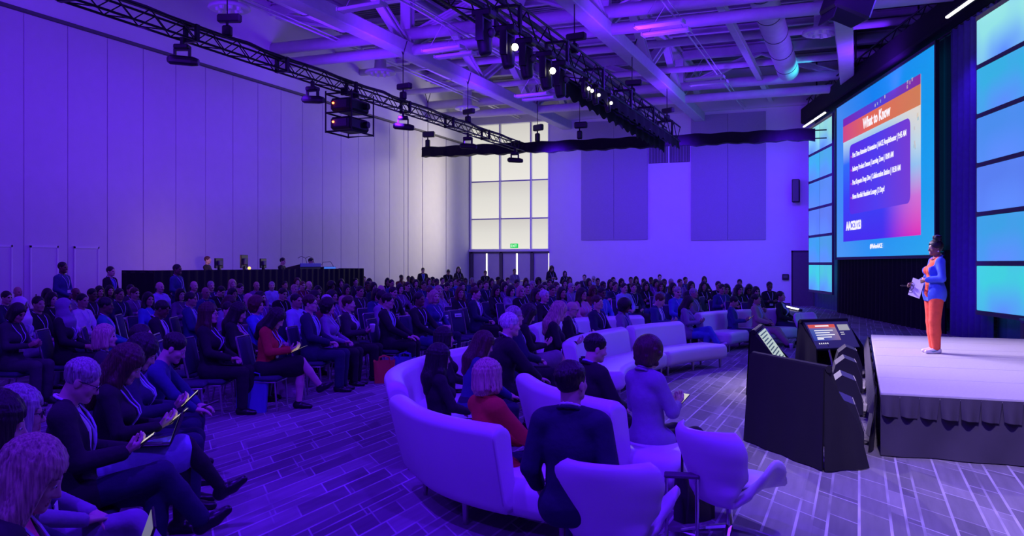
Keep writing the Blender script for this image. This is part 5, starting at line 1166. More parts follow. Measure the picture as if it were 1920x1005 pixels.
    if fine:
        for s in (-1, 1):
            mb = MB(); c0 = Vector((s * 0.031, 0.0795, -0.001)); pr = [(0.0, -1.0)] + [(math.sin(k * PI / 8), -math.cos(k * PI / 8)) for k in range(1, 8)] + [(0.0, 1.0)]
            rows = [[tuple(hcP(*(c0 + Vector((0.0125 * r * math.cos(a), 0.0115 * z, 0.0085 * r * math.sin(a)))))) for a in [2 * PI * j / 10 for j in range(10)]] for (r, z) in pr]
            for k in range(8):
                mb.cur = 1 if k >= 6 else 0; mb.grid(rows[k:k + 2], closed_u=True)
            me = mb.mesh('eye', True); me.materials.append(M_eyew); me.materials.append(M_eye); out.append(('eye', me, None))
            mb = MB(); mb.tube([tuple(hcP(s * (0.014 + 0.011 * k), 0.0885 - 0.0035 * k - (0.004 if k == 3 else 0), 0.021 + (0.003, 0.006, 0.006, 0.001)[k])) for k in range(4)], [0.003, 0.0038, 0.0034, 0.002], 6); me = mb.mesh('eyebrow', True); me.materials.append(M_hair); out.append(('eyebrow', me, 'hair'))
    if glasses:
        mb = MB()
        for s in (-1, 1):
            mb.tube([hcP(s * 0.032 + 0.024 * math.cos(a), 0.104 - 0.004 * abs(math.cos(a)), 0.0 + 0.019 * math.sin(a)) for a in [2 * PI * k / 14 for k in range(15)]], 0.0025, 4, False)
            mb.tube([hcP(s * 0.056, 0.100, 0.006), hcP(s * 0.078, 0.06, 0.008), hcP(s * 0.083, -0.01, 0.004)], 0.0025, 4)
        mb.tube([hcP(-0.009, 0.106, 0.004), hcP(0.009, 0.106, 0.004)], 0.0025, 4); me = mb.mesh('glasses'); me.materials.append(M_spec); out.append(('glasses', me, None))
    if lanyard:
        chest = P.torso(); pr = [q for q in chest.p]
        def front(x, z):
            p0 = T(x, 0.30, z); n = R @ np.array((0, -1.0, 0)); ts = np.linspace(0, 0.30, 61); pts = p0[None] + ts[:, None] * n[None]; d = np.full(61, 9.0)
            for q in pr: d = np.minimum(d, sd(q, pts[:, 0], pts[:, 1], pts[:, 2], 0.030))
            i = int(np.argmax(d < 0)) if (d < 0).any() else 40
            return p0 + n * ts[max(0, i - 1)]
        rows = {}
        mb = MB()
        for s in (-1, 1):
            pl = [P.neck + R @ np.array((s * 0.066, -0.03, 0.030)), P.neck + R @ np.array((s * 0.072, 0.03, 0.0))] + [front(s * (0.066 - 0.012 * k), 0.50 - 0.045 * k) for k in range(6)]
            mb.tube([tuple(p) for p in pl], 0.0065, 4)
        me = mb.mesh('lanyard'); me.materials.append(M_lany); out.append(('lanyard', me, None))
        c = front(0, 0.215); mb = MB(); mb.box(c + R @ np.array((0, 0.004, 0)), (0.048, 0.003, 0.034), Matrix(R.tolist())); me = mb.mesh('badge'); me.materials.append(M_badge); out.append(('badge', me, None))
    return out
def place_person(meshes, label, loc, rz, cols, group=None, scale=1.0, name='person'):
    t = thing(name, label, 'person', loc, rz, group); t.scale = (scale, scale, scale); made = {}
    for (pn, me, slot) in meshes:
        par = t
        if pn == 'badge': par = made.get('lanyard', t)
        if pn in ('collar',): par = made.get('shirt', t)
        if pn == 'jacket_collar': par = made.get('jacket', t)
        o = link(pn, me, par); made[pn] = o
        if slot: o.color = (*cols.get(slot, (0.05, 0.05, 0.06)), 1)
    return t

# ================================================================== THE PEOPLE
# label; x, y, rotation; sex, hair style, top, bottom, arms, legs, pose; lean, look, seat, scale, build, base height, roll; glasses, lanyard, fine; colours skin, hair, top, shirt, bottom, shoe
FIG = [
    ('blonde woman with shoulder length hair at the bottom left corner', -2.70, 2.10, -0.875, 'w', 'long', 'jacket', 'trousers', 'lap', 'flat', 'sit', 0.05, (0.00, 0.42), 0.48, 0.95, 1.00, 0.00, 0.00, 0, 1, 1, ((0.6, 0.4, 0.32), (0.58, 0.43, 0.3), (0.035, 0.035, 0.042), (0.85, 0.05, 0.3), (0.035, 0.035, 0.042), (0.012, 0.012, 0.015))),
    ('dark haired woman with a laptop at the left edge, between two blonde women', -3.11, 2.36, -0.770, 'w', 'bob', 'top', 'trousers', 'lap', 'flat', 'sit', 0.00, (0.00, 0.10), 0.50, 1.00, 1.00, 0.00, 0.00, 0, 0, 1, ((0.6, 0.4, 0.32), (0.018, 0.013, 0.012), (0.018, 0.022, 0.06), (0.72, 0.71, 0.74), (0.018, 0.022, 0.06), (0.012, 0.012, 0.015))),
    ('grey blonde woman with glasses and crossed legs in pale trousers, left edge', -3.64, 2.93, -0.840, 'w', 'bob', 'top', 'trousers', 'lap', 'crossL', 'sit', -0.05, (0.00, 0.05), 0.50, 0.94, 1.00, 0.00, 0.00, 1, 1, 1, ((0.6, 0.4, 0.32), (0.42, 0.4, 0.4), (0.25, 0.21, 0.33), (0.72, 0.71, 0.74), (0.25, 0.21, 0.33), (0.012, 0.012, 0.015))),
    ('grey haired man in a dark suit and glasses looking at his phone', -4.18, 3.65, -0.875, 'm', 'short', 'jacket', 'trousers', 'phone', 'crossR', 'sit', 0.00, (0.00, 0.45), 0.52, 0.97, 1.00, 0.00, 0.00, 1, 1, 1, ((0.6, 0.4, 0.32), (0.42, 0.4, 0.4), (0.012, 0.012, 0.015), (0.72, 0.71, 0.74), (0.018, 0.022, 0.06), (0.012, 0.012, 0.015))),
    ('woman with long dark hair and pale blue skirt, laptop on her lap', -4.63, 4.34, -0.944, 'w', 'long', 'top', 'skirt_tights', 'phone', 'crossR', 'sit', 0.08, (0.00, 0.50), 0.52, 0.97, 1.00, 0.00, 0.00, 0, 1, 1, ((0.6, 0.4, 0.32), (0.07, 0.035, 0.02), (0.012, 0.012, 0.015), (0.72, 0.71, 0.74), (0.34, 0.42, 0.66), (0.012, 0.012, 0.015))),
    ('dark haired woman reading her phone behind the laptop woman', -5.05, 4.92, -0.909, 'w', 'long', 'jacket', 'trousers', 'phone', 'flat', 'sit', 0.05, (0.00, 0.50), 0.52, 0.98, 1.00, 0.00, 0.00, 0, 1, 1, ((0.6, 0.4, 0.32), (0.018, 0.013, 0.012), (0.018, 0.022, 0.06), (0.34, 0.42, 0.66), (0.018, 0.022, 0.06), (0.012, 0.012, 0.015))),
    ('blond woman half hidden behind the woman reading her phone', -6.67, 6.21, -0.909, 'w', 'bob', 'top', 'trousers', 'lap', 'flat', 'sit', 0.00, (0.00, 0.00), 0.52, 0.93, 1.00, 0.00, 0.00, 0, 1, 0, ((0.6, 0.4, 0.32), (0.58, 0.43, 0.3), (0.035, 0.035, 0.042), (0.72, 0.71, 0.74), (0.012, 0.012, 0.015), (0.012, 0.012, 0.015))),
    ('man with cropped dark hair looking up, behind the bending man', -5.96, 5.96, -1.014, 'm', 'buzz', 'jacket', 'trousers', 'lap', 'flat', 'sit', 0.00, (0.00, -0.05), 0.52, 0.96, 1.00, 0.00, 0.00, 0, 1, 1, ((0.6, 0.4, 0.32), (0.018, 0.013, 0.012), (0.012, 0.012, 0.015), (0.012, 0.012, 0.015), (0.012, 0.012, 0.015), (0.012, 0.012, 0.015))),
    ('man in a dark hoodie bending forward over his phone', -5.58, 5.52, -0.979, 'm', 'short', 'top', 'trousers', 'knees', 'flat', 'sit', 0.42, (0.00, 0.35), 0.52, 0.97, 1.00, 0.00, 0.00, 0, 0, 1, ((0.6, 0.4, 0.32), (0.018, 0.013, 0.012), (0.03, 0.045, 0.17), (0.72, 0.71, 0.74), (0.018, 0.022, 0.06), (0.012, 0.012, 0.015))),
    ('woman with long brown hair and glasses in black, left end of the middle front row', -7.46, 8.53, -1.224, 'w', 'long', 'jacket', 'trousers', 'lap', 'flat', 'sit', 0.00, (0.00, 0.00), 0.52, 0.99, 1.00, 0.00, 0.00, 1, 1, 1, ((0.6, 0.4, 0.32), (0.07, 0.035, 0.02), (0.012, 0.012, 0.015), (0.035, 0.035, 0.042), (0.012, 0.012, 0.015), (0.012, 0.012, 0.015))),
    ('woman with dark hair in a black jacket and pink blouse, left of the red jacket', -7.83, 9.46, -1.224, 'w', 'long', 'jacket', 'trousers', 'lap', 'flat', 'sit', 0.00, (0.00, 0.35), 0.52, 0.97, 1.00, 0.00, 0.00, 0, 1, 1, ((0.6, 0.4, 0.32), (0.018, 0.013, 0.012), (0.012, 0.012, 0.015), (0.6, 0.28, 0.34), (0.012, 0.012, 0.015), (0.012, 0.012, 0.015))),
    ('woman in a red jacket writing on her lap, legs crossed, black heels', -7.02, 9.03, -1.259, 'w', 'long', 'jacket', 'skirt', 'phone', 'crossR', 'sit', 0.16, (0.00, 0.55), 0.52, 0.96, 1.00, 0.00, 0.00, 0, 1, 1, ((0.6, 0.4, 0.32), (0.018, 0.013, 0.012), (0.5, 0.035, 0.03), (0.14, 0.02, 0.03), (0.012, 0.012, 0.015), (0.012, 0.012, 0.015))),
    ('tall young man with glasses in a navy suit and tie, right of the red jacket', -7.42, 10.60, -1.293, 'm', 'short', 'jacket', 'trousers', 'lap', 'flat', 'sit', 0.00, (0.00, 0.00), 0.52, 1.02, 1.00, 0.00, 0.00, 1, 1, 1, ((0.6, 0.4, 0.32), (0.07, 0.035, 0.02), (0.018, 0.022, 0.06), (0.34, 0.42, 0.66), (0.018, 0.022, 0.06), (0.012, 0.012, 0.015))),
    ('woman with curly dark hair and pale sleeves next to the navy suit', -7.52, 11.20, -1.311, 'w', 'curly', 'top', 'trousers', 'lap', 'flat', 'sit', 0.00, (0.00, 0.00), 0.52, 0.96, 1.00, 0.00, 0.00, 0, 1, 1, ((0.6, 0.4, 0.32), (0.018, 0.013, 0.012), (0.25, 0.21, 0.33), (0.72, 0.71, 0.74), (0.012, 0.012, 0.015), (0.012, 0.012, 0.015))),
    ('woman with short hair in a sparkling dark jacket holding a cup', -7.56, 11.84, -1.328, 'w', 'short', 'jacket', 'trousers', 'phone', 'flat', 'sit', 0.00, (0.00, 0.00), 0.52, 0.97, 1.00, 0.00, 0.00, 0, 1, 1, ((0.6, 0.4, 0.32), (0.07, 0.035, 0.02), (0.035, 0.035, 0.042), (0.72, 0.71, 0.74), (0.012, 0.012, 0.015), (0.012, 0.012, 0.015))),
    ('man with glasses in a dark suit left of the empty reserved chairs', -7.24, 12.50, -1.398, 'm', 'short', 'jacket', 'trousers', 'knees', 'flat', 'sit', 0.00, (0.00, 0.10), 0.52, 0.99, 1.00, 0.00, 0.00, 1, 1, 1, ((0.6, 0.4, 0.32), (0.018, 0.013, 0.012), (0.012, 0.012, 0.015), (0.34, 0.42, 0.66), (0.012, 0.012, 0.015), (0.012, 0.012, 0.015))),
    ('man in a dark jacket and white shirt right of the empty reserved chairs', -7.24, 16.06, -1.503, 'm', 'short', 'jacket', 'trousers', 'lap', 'flat', 'sit', 0.00, (0.00, 0.00), 0.52, 1.00, 1.00, 0.00, 0.00, 0, 1, 1, ((0.6, 0.4, 0.32), (0.07, 0.035, 0.02), (0.018, 0.022, 0.06), (0.72, 0.71, 0.74), (0.012, 0.012, 0.015), (0.012, 0.012, 0.015))),
    ('blonde bobbed woman in a red jacket on the foreground sofa', -2.44, 5.70, -0.525, 'w', 'bob', 'jacket', 'trousers', 'knees', 'flat', 'sit', -0.05, (0.00, 0.00), 0.40, 0.93, 1.00, 0.00, 0.00, 0, 0, 1, ((0.6, 0.4, 0.32), (0.58, 0.43, 0.3), (0.5, 0.035, 0.03), (0.14, 0.02, 0.03), (0.018, 0.022, 0.06), (0.012, 0.012, 0.015))),
    ('man in a navy suit seen from behind in the foreground swan chair', -1.54, 4.77, -0.002, 'm', 'short', 'jacket', 'trousers', 'side', 'flat', 'sit', 0.00, (-0.30, -0.12), 0.44, 1.00, 1.06, 0.00, 0.00, 0, 0, 1, ((0.6, 0.4, 0.32), (0.018, 0.013, 0.012), (0.018, 0.022, 0.06), (0.72, 0.71, 0.74), (0.018, 0.022, 0.06), (0.012, 0.012, 0.015))),
    ('man with black hair in a dark suit on the middle sofa, seen from behind', -2.16, 7.27, -0.630, 'm', 'short', 'jacket', 'trousers', 'lap', 'flat', 'sit', 0.00, (-0.30, 0.20), 0.43, 0.97, 1.00, 0.00, 0.00, 0, 0, 1, ((0.6, 0.4, 0.32), (0.01, 0.009, 0.01), (0.012, 0.012, 0.015), (0.34, 0.42, 0.66), (0.012, 0.012, 0.015), (0.012, 0.012, 0.015))),
    ('woman with curly hair in a lavender blazer on the end of the middle sofa', -1.59, 6.91, -0.525, 'w', 'curly', 'jacket', 'trousers', 'phone', 'flat', 'sit', 0.00, (0.00, 0.15), 0.43, 0.98, 1.00, 0.00, 0.00, 0, 0, 1, ((0.6, 0.4, 0.32), (0.07, 0.035, 0.02), (0.25, 0.21, 0.33), (0.25, 0.21, 0.33), (0.012, 0.012, 0.015), (0.012, 0.012, 0.015))),
    ('woman with very long black hair on the left sofa, nearest the foreground sofa', -3.52, 6.99, -0.770, 'w', 'long', 'top', 'trousers', 'lap', 'flat', 'sit', 0.00, (0.00, 0.10), 0.38, 0.91, 1.00, 0.00, 0.00, 0, 0, 1, ((0.6, 0.4, 0.32), (0.01, 0.009, 0.01), (0.012, 0.012, 0.015), (0.72, 0.71, 0.74), (0.012, 0.012, 0.015), (0.012, 0.012, 0.015))),
    ('woman with brown hair and blue top bending forward on the left sofa', -3.67, 7.95, -0.927, 'w', 'long', 'top', 'trousers', 'knees', 'flat', 'sit', 0.22, (0.00, 0.30), 0.40, 0.94, 1.00, 0.00, 0.00, 0, 0, 1, ((0.6, 0.4, 0.32), (0.07, 0.035, 0.02), (0.03, 0.045, 0.17), (0.72, 0.71, 0.74), (0.018, 0.022, 0.06), (0.012, 0.012, 0.015))),
    ('dark haired woman in profile at the back of the left sofa', -4.31, 8.72, -1.014, 'w', 'bob', 'top', 'trousers', 'lap', 'flat', 'sit', 0.00, (0.00, 0.00), 0.38, 0.92, 1.00, 0.00, 0.00, 0, 0, 1, ((0.6, 0.4, 0.32), (0.01, 0.009, 0.01), (0.012, 0.012, 0.015), (0.72, 0.71, 0.74), (0.012, 0.012, 0.015), (0.012, 0.012, 0.015))),
    ('white haired heavy man in a dark suit leaning forward by the left sofa', -3.68, 8.65, -0.875, 'm', 'short', 'jacket', 'trousers', 'knees', 'flat', 'sit', 0.30, (0.00, -0.05), 0.44, 1.03, 1.16, 0.00, 0.00, 0, 0, 1, ((0.6, 0.4, 0.32), (0.72, 0.7, 0.7), (0.012, 0.012, 0.015), (0.72, 0.71, 0.74), (0.012, 0.012, 0.015), (0.012, 0.012, 0.015))),
    ('grey haired man with glasses just behind the white haired man', -3.99, 10.04, -0.927, 'm', 'short', 'jacket', 'trousers', 'lap', 'flat', 'sit', 0.00, (0.00, 0.00), 0.47, 1.00, 1.00, 0.00, 0.00, 1, 1, 1, ((0.6, 0.4, 0.32), (0.42, 0.4, 0.4), (0.018, 0.022, 0.06), (0.72, 0.71, 0.74), (0.012, 0.012, 0.015), (0.012, 0.012, 0.015))),
    ('woman with black hair and patterned skirt looking down beside the grey haired man', -4.14, 10.73, -0.979, 'w', 'long', 'top', 'skirt', 'phone', 'crossR', 'sit', 0.00, (0.00, 0.50), 0.52, 0.97, 1.00, 0.00, 0.00, 0, 1, 1, ((0.6, 0.4, 0.32), (0.01, 0.009, 0.01), (0.012, 0.012, 0.015), (0.72, 0.71, 0.74), (0.22, 0.21, 0.23), (0.012, 0.012, 0.015))),
    ('woman with long blond hair in black bending over, left of the bald man', -3.98, 11.33, -1.276, 'w', 'long', 'top', 'trousers', 'phone', 'flat', 'sit', 0.15, (0.00, 0.30), 0.48, 1.00, 1.00, 0.00, 0.00, 0, 0, 1, ((0.6, 0.4, 0.32), (0.58, 0.43, 0.3), (0.012, 0.012, 0.015), (0.72, 0.71, 0.74), (0.012, 0.012, 0.015), (0.012, 0.012, 0.015))),
    ('bald man with glasses in a dark suit and striped tie using his phone', -4.34, 13.34, -1.450, 'm', 'bald', 'jacket', 'trousers', 'phone', 'flat', 'sit', 0.00, (0.00, 0.25), 0.43, 0.98, 1.00, 0.00, 0.00, 1, 1, 1, ((0.6, 0.4, 0.32), (0.42, 0.4, 0.4), (0.012, 0.012, 0.015), (0.72, 0.71, 0.74), (0.012, 0.012, 0.015), (0.012, 0.012, 0.015))),
    ('man with short hair in a dark jacket facing the camera, beside the bald man', -4.26, 14.67, -1.800, 'm', 'short', 'jacket', 'trousers', 'lap', 'flat', 'sit', 0.00, (0.00, -0.05), 0.44, 1.00, 1.00, 0.00, 0.00, 0, 1, 1, ((0.6, 0.4, 0.32), (0.07, 0.035, 0.02), (0.018, 0.022, 0.06), (0.035, 0.035, 0.042), (0.012, 0.012, 0.015), (0.012, 0.012, 0.015))),
    ('black haired man with dark skin in a grey jacket behind the empty sofa', -4.02, 15.52, -1.677, 'm', 'afro', 'jacket', 'trousers', 'lap', 'flat', 'sit', 0.00, (0.00, 0.20), 0.41, 0.95, 1.00, 0.00, 0.00, 0, 1, 1, ((0.15, 0.085, 0.055), (0.01, 0.009, 0.01), (0.25, 0.21, 0.33), (0.03, 0.045, 0.17), (0.012, 0.012, 0.015), (0.012, 0.012, 0.015))),
    ('man with short brown hair in a dark suit reading, above the empty sofa', -3.72, 17.04, -1.712, 'm', 'short', 'jacket', 'trousers', 'phone', 'flat', 'sit', 0.00, (0.00, 0.40), 0.43, 0.99, 1.00, 0.00, 0.00, 0, 1, 1, ((0.6, 0.4, 0.32), (0.12, 0.04, 0.025), (0.03, 0.045, 0.17), (0.72, 0.71, 0.74), (0.012, 0.012, 0.015), (0.012, 0.012, 0.015))),
    ('woman in a pale jacket and blue jeans, legs crossed, right of the empty sofa', -3.39, 18.36, -1.573, 'w', 'long', 'jacket', 'trousers', 'phone', 'crossL', 'sit', 0.00, (0.00, 0.35), 0.38, 0.95, 1.00, 0.00, 0.00, 0, 1, 1, ((0.44, 0.27, 0.19), (0.018, 0.013, 0.012), (0.25, 0.21, 0.33), (0.012, 0.012, 0.015), (0.07, 0.14, 0.5), (0.72, 0.71, 0.74))),
    ('grey haired man in a checked shirt behind the woman in jeans', -3.58, 20.33, -1.800, 'm', 'short', 'top', 'trousers', 'lap', 'flat', 'sit', 0.00, (0.00, 0.00), 0.52, 0.93, 1.00, 0.00, 0.00, 0, 1, 1, ((0.44, 0.27, 0.19), (0.42, 0.4, 0.4), (0.22, 0.21, 0.23), (0.72, 0.71, 0.74), (0.012, 0.012, 0.015), (0.012, 0.012, 0.015))),
    ('dark haired young man reading a booklet on the far sofa', -2.58, 19.44, -1.573, 'm', 'short', 'top', 'trousers', 'phone', 'flat', 'sit', 0.00, (0.00, 0.30), 0.38, 0.93, 1.00, 0.00, 0.00, 0, 1, 1, ((0.44, 0.27, 0.19), (0.01, 0.009, 0.01), (0.03, 0.045, 0.17), (0.72, 0.71, 0.74), (0.018, 0.022, 0.06), (0.012, 0.012, 0.015))),
    ('man in a tan jacket leaning sideways on the far sofa', -2.13, 20.16, -1.800, 'm', 'short', 'jacket', 'trousers', 'lap', 'out', 'sit', 0.00, (-0.10, -0.05), 0.39, 0.94, 1.00, 0.00, 0.18, 0, 1, 1, ((0.44, 0.27, 0.19), (0.018, 0.013, 0.012), (0.42, 0.33, 0.25), (0.34, 0.42, 0.66), (0.42, 0.33, 0.25), (0.012, 0.012, 0.015))),
    ('smiling woman in a dark blazer and skirt at the right of the far sofa', -1.66, 20.89, -1.887, 'w', 'short', 'jacket', 'skirt', 'lap', 'flat', 'sit', 0.00, (0.00, -0.15), 0.42, 0.95, 1.00, 0.00, 0.00, 0, 1, 1, ((0.44, 0.27, 0.19), (0.018, 0.013, 0.012), (0.012, 0.012, 0.015), (0.72, 0.71, 0.74), (0.018, 0.022, 0.06), (0.012, 0.012, 0.015))),
    ('woman in a pale headscarf and blue jacket at the left edge, middle left block', -11.35, 9.02, -1.049, 'w', 'hijab', 'jacket', 'trousers', 'lap', 'crossR', 'sit', 0.00, (0.00, 0.00), 0.52, 1.00, 1.00, 0.00, 0.00, 0, 1, 0, ((0.15, 0.085, 0.055), (0.72, 0.7, 0.7), (0.25, 0.21, 0.33), (0.22, 0.21, 0.23), (0.25, 0.21, 0.33), (0.012, 0.012, 0.015))),
    ('woman in a pale headscarf and dark jacket, right of the other headscarf', -10.33, 8.89, -1.049, 'w', 'hijab', 'jacket', 'trousers', 'lap', 'flat', 'sit', 0.00, (0.00, 0.00), 0.52, 1.00, 1.00, 0.00, 0.00, 0, 1, 0, ((0.44, 0.27, 0.19), (0.25, 0.21, 0.33), (0.012, 0.012, 0.015), (0.16, 0.06, 0.22), (0.012, 0.012, 0.015), (0.012, 0.012, 0.015))),
    ('man with dark skin in a teal shirt turning round, left block', -10.20, 9.48, -0.840, 'm', 'short', 'top', 'trousers', 'lap', 'flat', 'sit', 0.00, (0.00, 0.10), 0.52, 1.00, 1.00, 0.00, 0.00, 0, 1, 0, ((0.15, 0.085, 0.055), (0.01, 0.009, 0.01), (0.03, 0.24, 0.3), (0.72, 0.71, 0.74), (0.012, 0.012, 0.015), (0.012, 0.012, 0.015))),
    ('dark skinned man in a striped dark suit looking down, left block', -9.17, 9.46, -1.049, 'm', 'short', 'jacket', 'trousers', 'lap', 'flat', 'sit', 0.00, (0.00, 0.35), 0.52, 0.99, 1.00, 0.00, 0.00, 0, 1, 0, ((0.15, 0.085, 0.055), (0.01, 0.009, 0.01), (0.012, 0.012, 0.015), (0.72, 0.71, 0.74), (0.012, 0.012, 0.015), (0.012, 0.012, 0.015))),
    ('bearded man in a blue jacket before the left part of the control desk', -10.62, 11.68, -1.101, 'm', 'short', 'jacket', 'trousers', 'lap', 'flat', 'sit', 0.00, (0.00, 0.05), 0.52, 1.00, 1.00, 0.00, 0.00, 0, 1, 0, ((0.44, 0.27, 0.19), (0.018, 0.013, 0.012), (0.03, 0.045, 0.17), (0.34, 0.42, 0.66), (0.012, 0.012, 0.015), (0.012, 0.012, 0.015))),
    ('man in blue shirt and dark vest standing at the folding wall by the doors', -16.50, 14.17, -1.363, 'm', 'buzz', 'top', 'trousers', 'clasp', 'flat', 'stand', 0.00, (0.00, 0.00), 0.52, 1.06, 1.00, 0.00, 0.00, 0, 1, 0, ((0.15, 0.085, 0.055), (0.01, 0.009, 0.01), (0.03, 0.045, 0.17), (0.72, 0.71, 0.74), (0.018, 0.022, 0.06), (0.012, 0.012, 0.015))),
    ('person in a dark jacket standing at the folding wall left of the control desk', -16.71, 15.70, -1.363, 'm', 'short', 'jacket', 'trousers', 'clasp', 'flat', 'stand', 0.00, (0.00, 0.00), 0.52, 1.00, 1.00, 0.00, 0.00, 0, 1, 0, ((0.6, 0.4, 0.32), (0.018, 0.013, 0.012), (0.012, 0.012, 0.015), (0.07, 0.14, 0.5), (0.012, 0.012, 0.015), (0.012, 0.012, 0.015))),
    ('man in a grey blue shirt standing in front of the control desk', -14.86, 15.91, -1.363, 'm', 'buzz', 'top', 'trousers', 'clasp', 'flat', 'stand', 0.00, (0.00, 0.00), 0.52, 1.03, 1.00, 0.00, 0.00, 0, 1, 0, ((0.15, 0.085, 0.055), (0.01, 0.009, 0.01), (0.03, 0.045, 0.17), (0.72, 0.71, 0.74), (0.018, 0.022, 0.06), (0.012, 0.012, 0.015))),
    ('operator with headset lit orange behind the control desk', -17.25, 19.65, -1.276, 'w', 'short', 'top', 'trousers', 'lap', 'flat', 'stand', 0.00, (0.00, 0.00), 0.52, 0.92, 1.00, 0.42, 0.00, 0, 0, 0, ((0.6, 0.4, 0.32), (0.12, 0.04, 0.025), (0.012, 0.012, 0.015), (0.72, 0.71, 0.74), (0.012, 0.012, 0.015), (0.012, 0.012, 0.015))),
    ('operator in black leaning over the audio console, left one', -17.25, 23.01, -1.363, 'm', 'short', 'top', 'trousers', 'lap', 'flat', 'stand', 0.12, (0.00, 0.00), 0.52, 0.92, 1.00, 0.40, 0.00, 0, 0, 0, ((0.6, 0.4, 0.32), (0.01, 0.009, 0.01), (0.012, 0.012, 0.015), (0.72, 0.71, 0.74), (0.012, 0.012, 0.015), (0.012, 0.012, 0.015))),
    ('operator in black behind the lighting console at the right of the desk', -17.25, 24.61, -1.450, 'm', 'short', 'top', 'trousers', 'lap', 'flat', 'stand', 0.00, (0.00, 0.20), 0.52, 0.92, 1.00, 0.40, 0.00, 0, 0, 0, ((0.6, 0.4, 0.32), (0.01, 0.009, 0.01), (0.012, 0.012, 0.015), (0.72, 0.71, 0.74), (0.012, 0.012, 0.015), (0.012, 0.012, 0.015))),
]
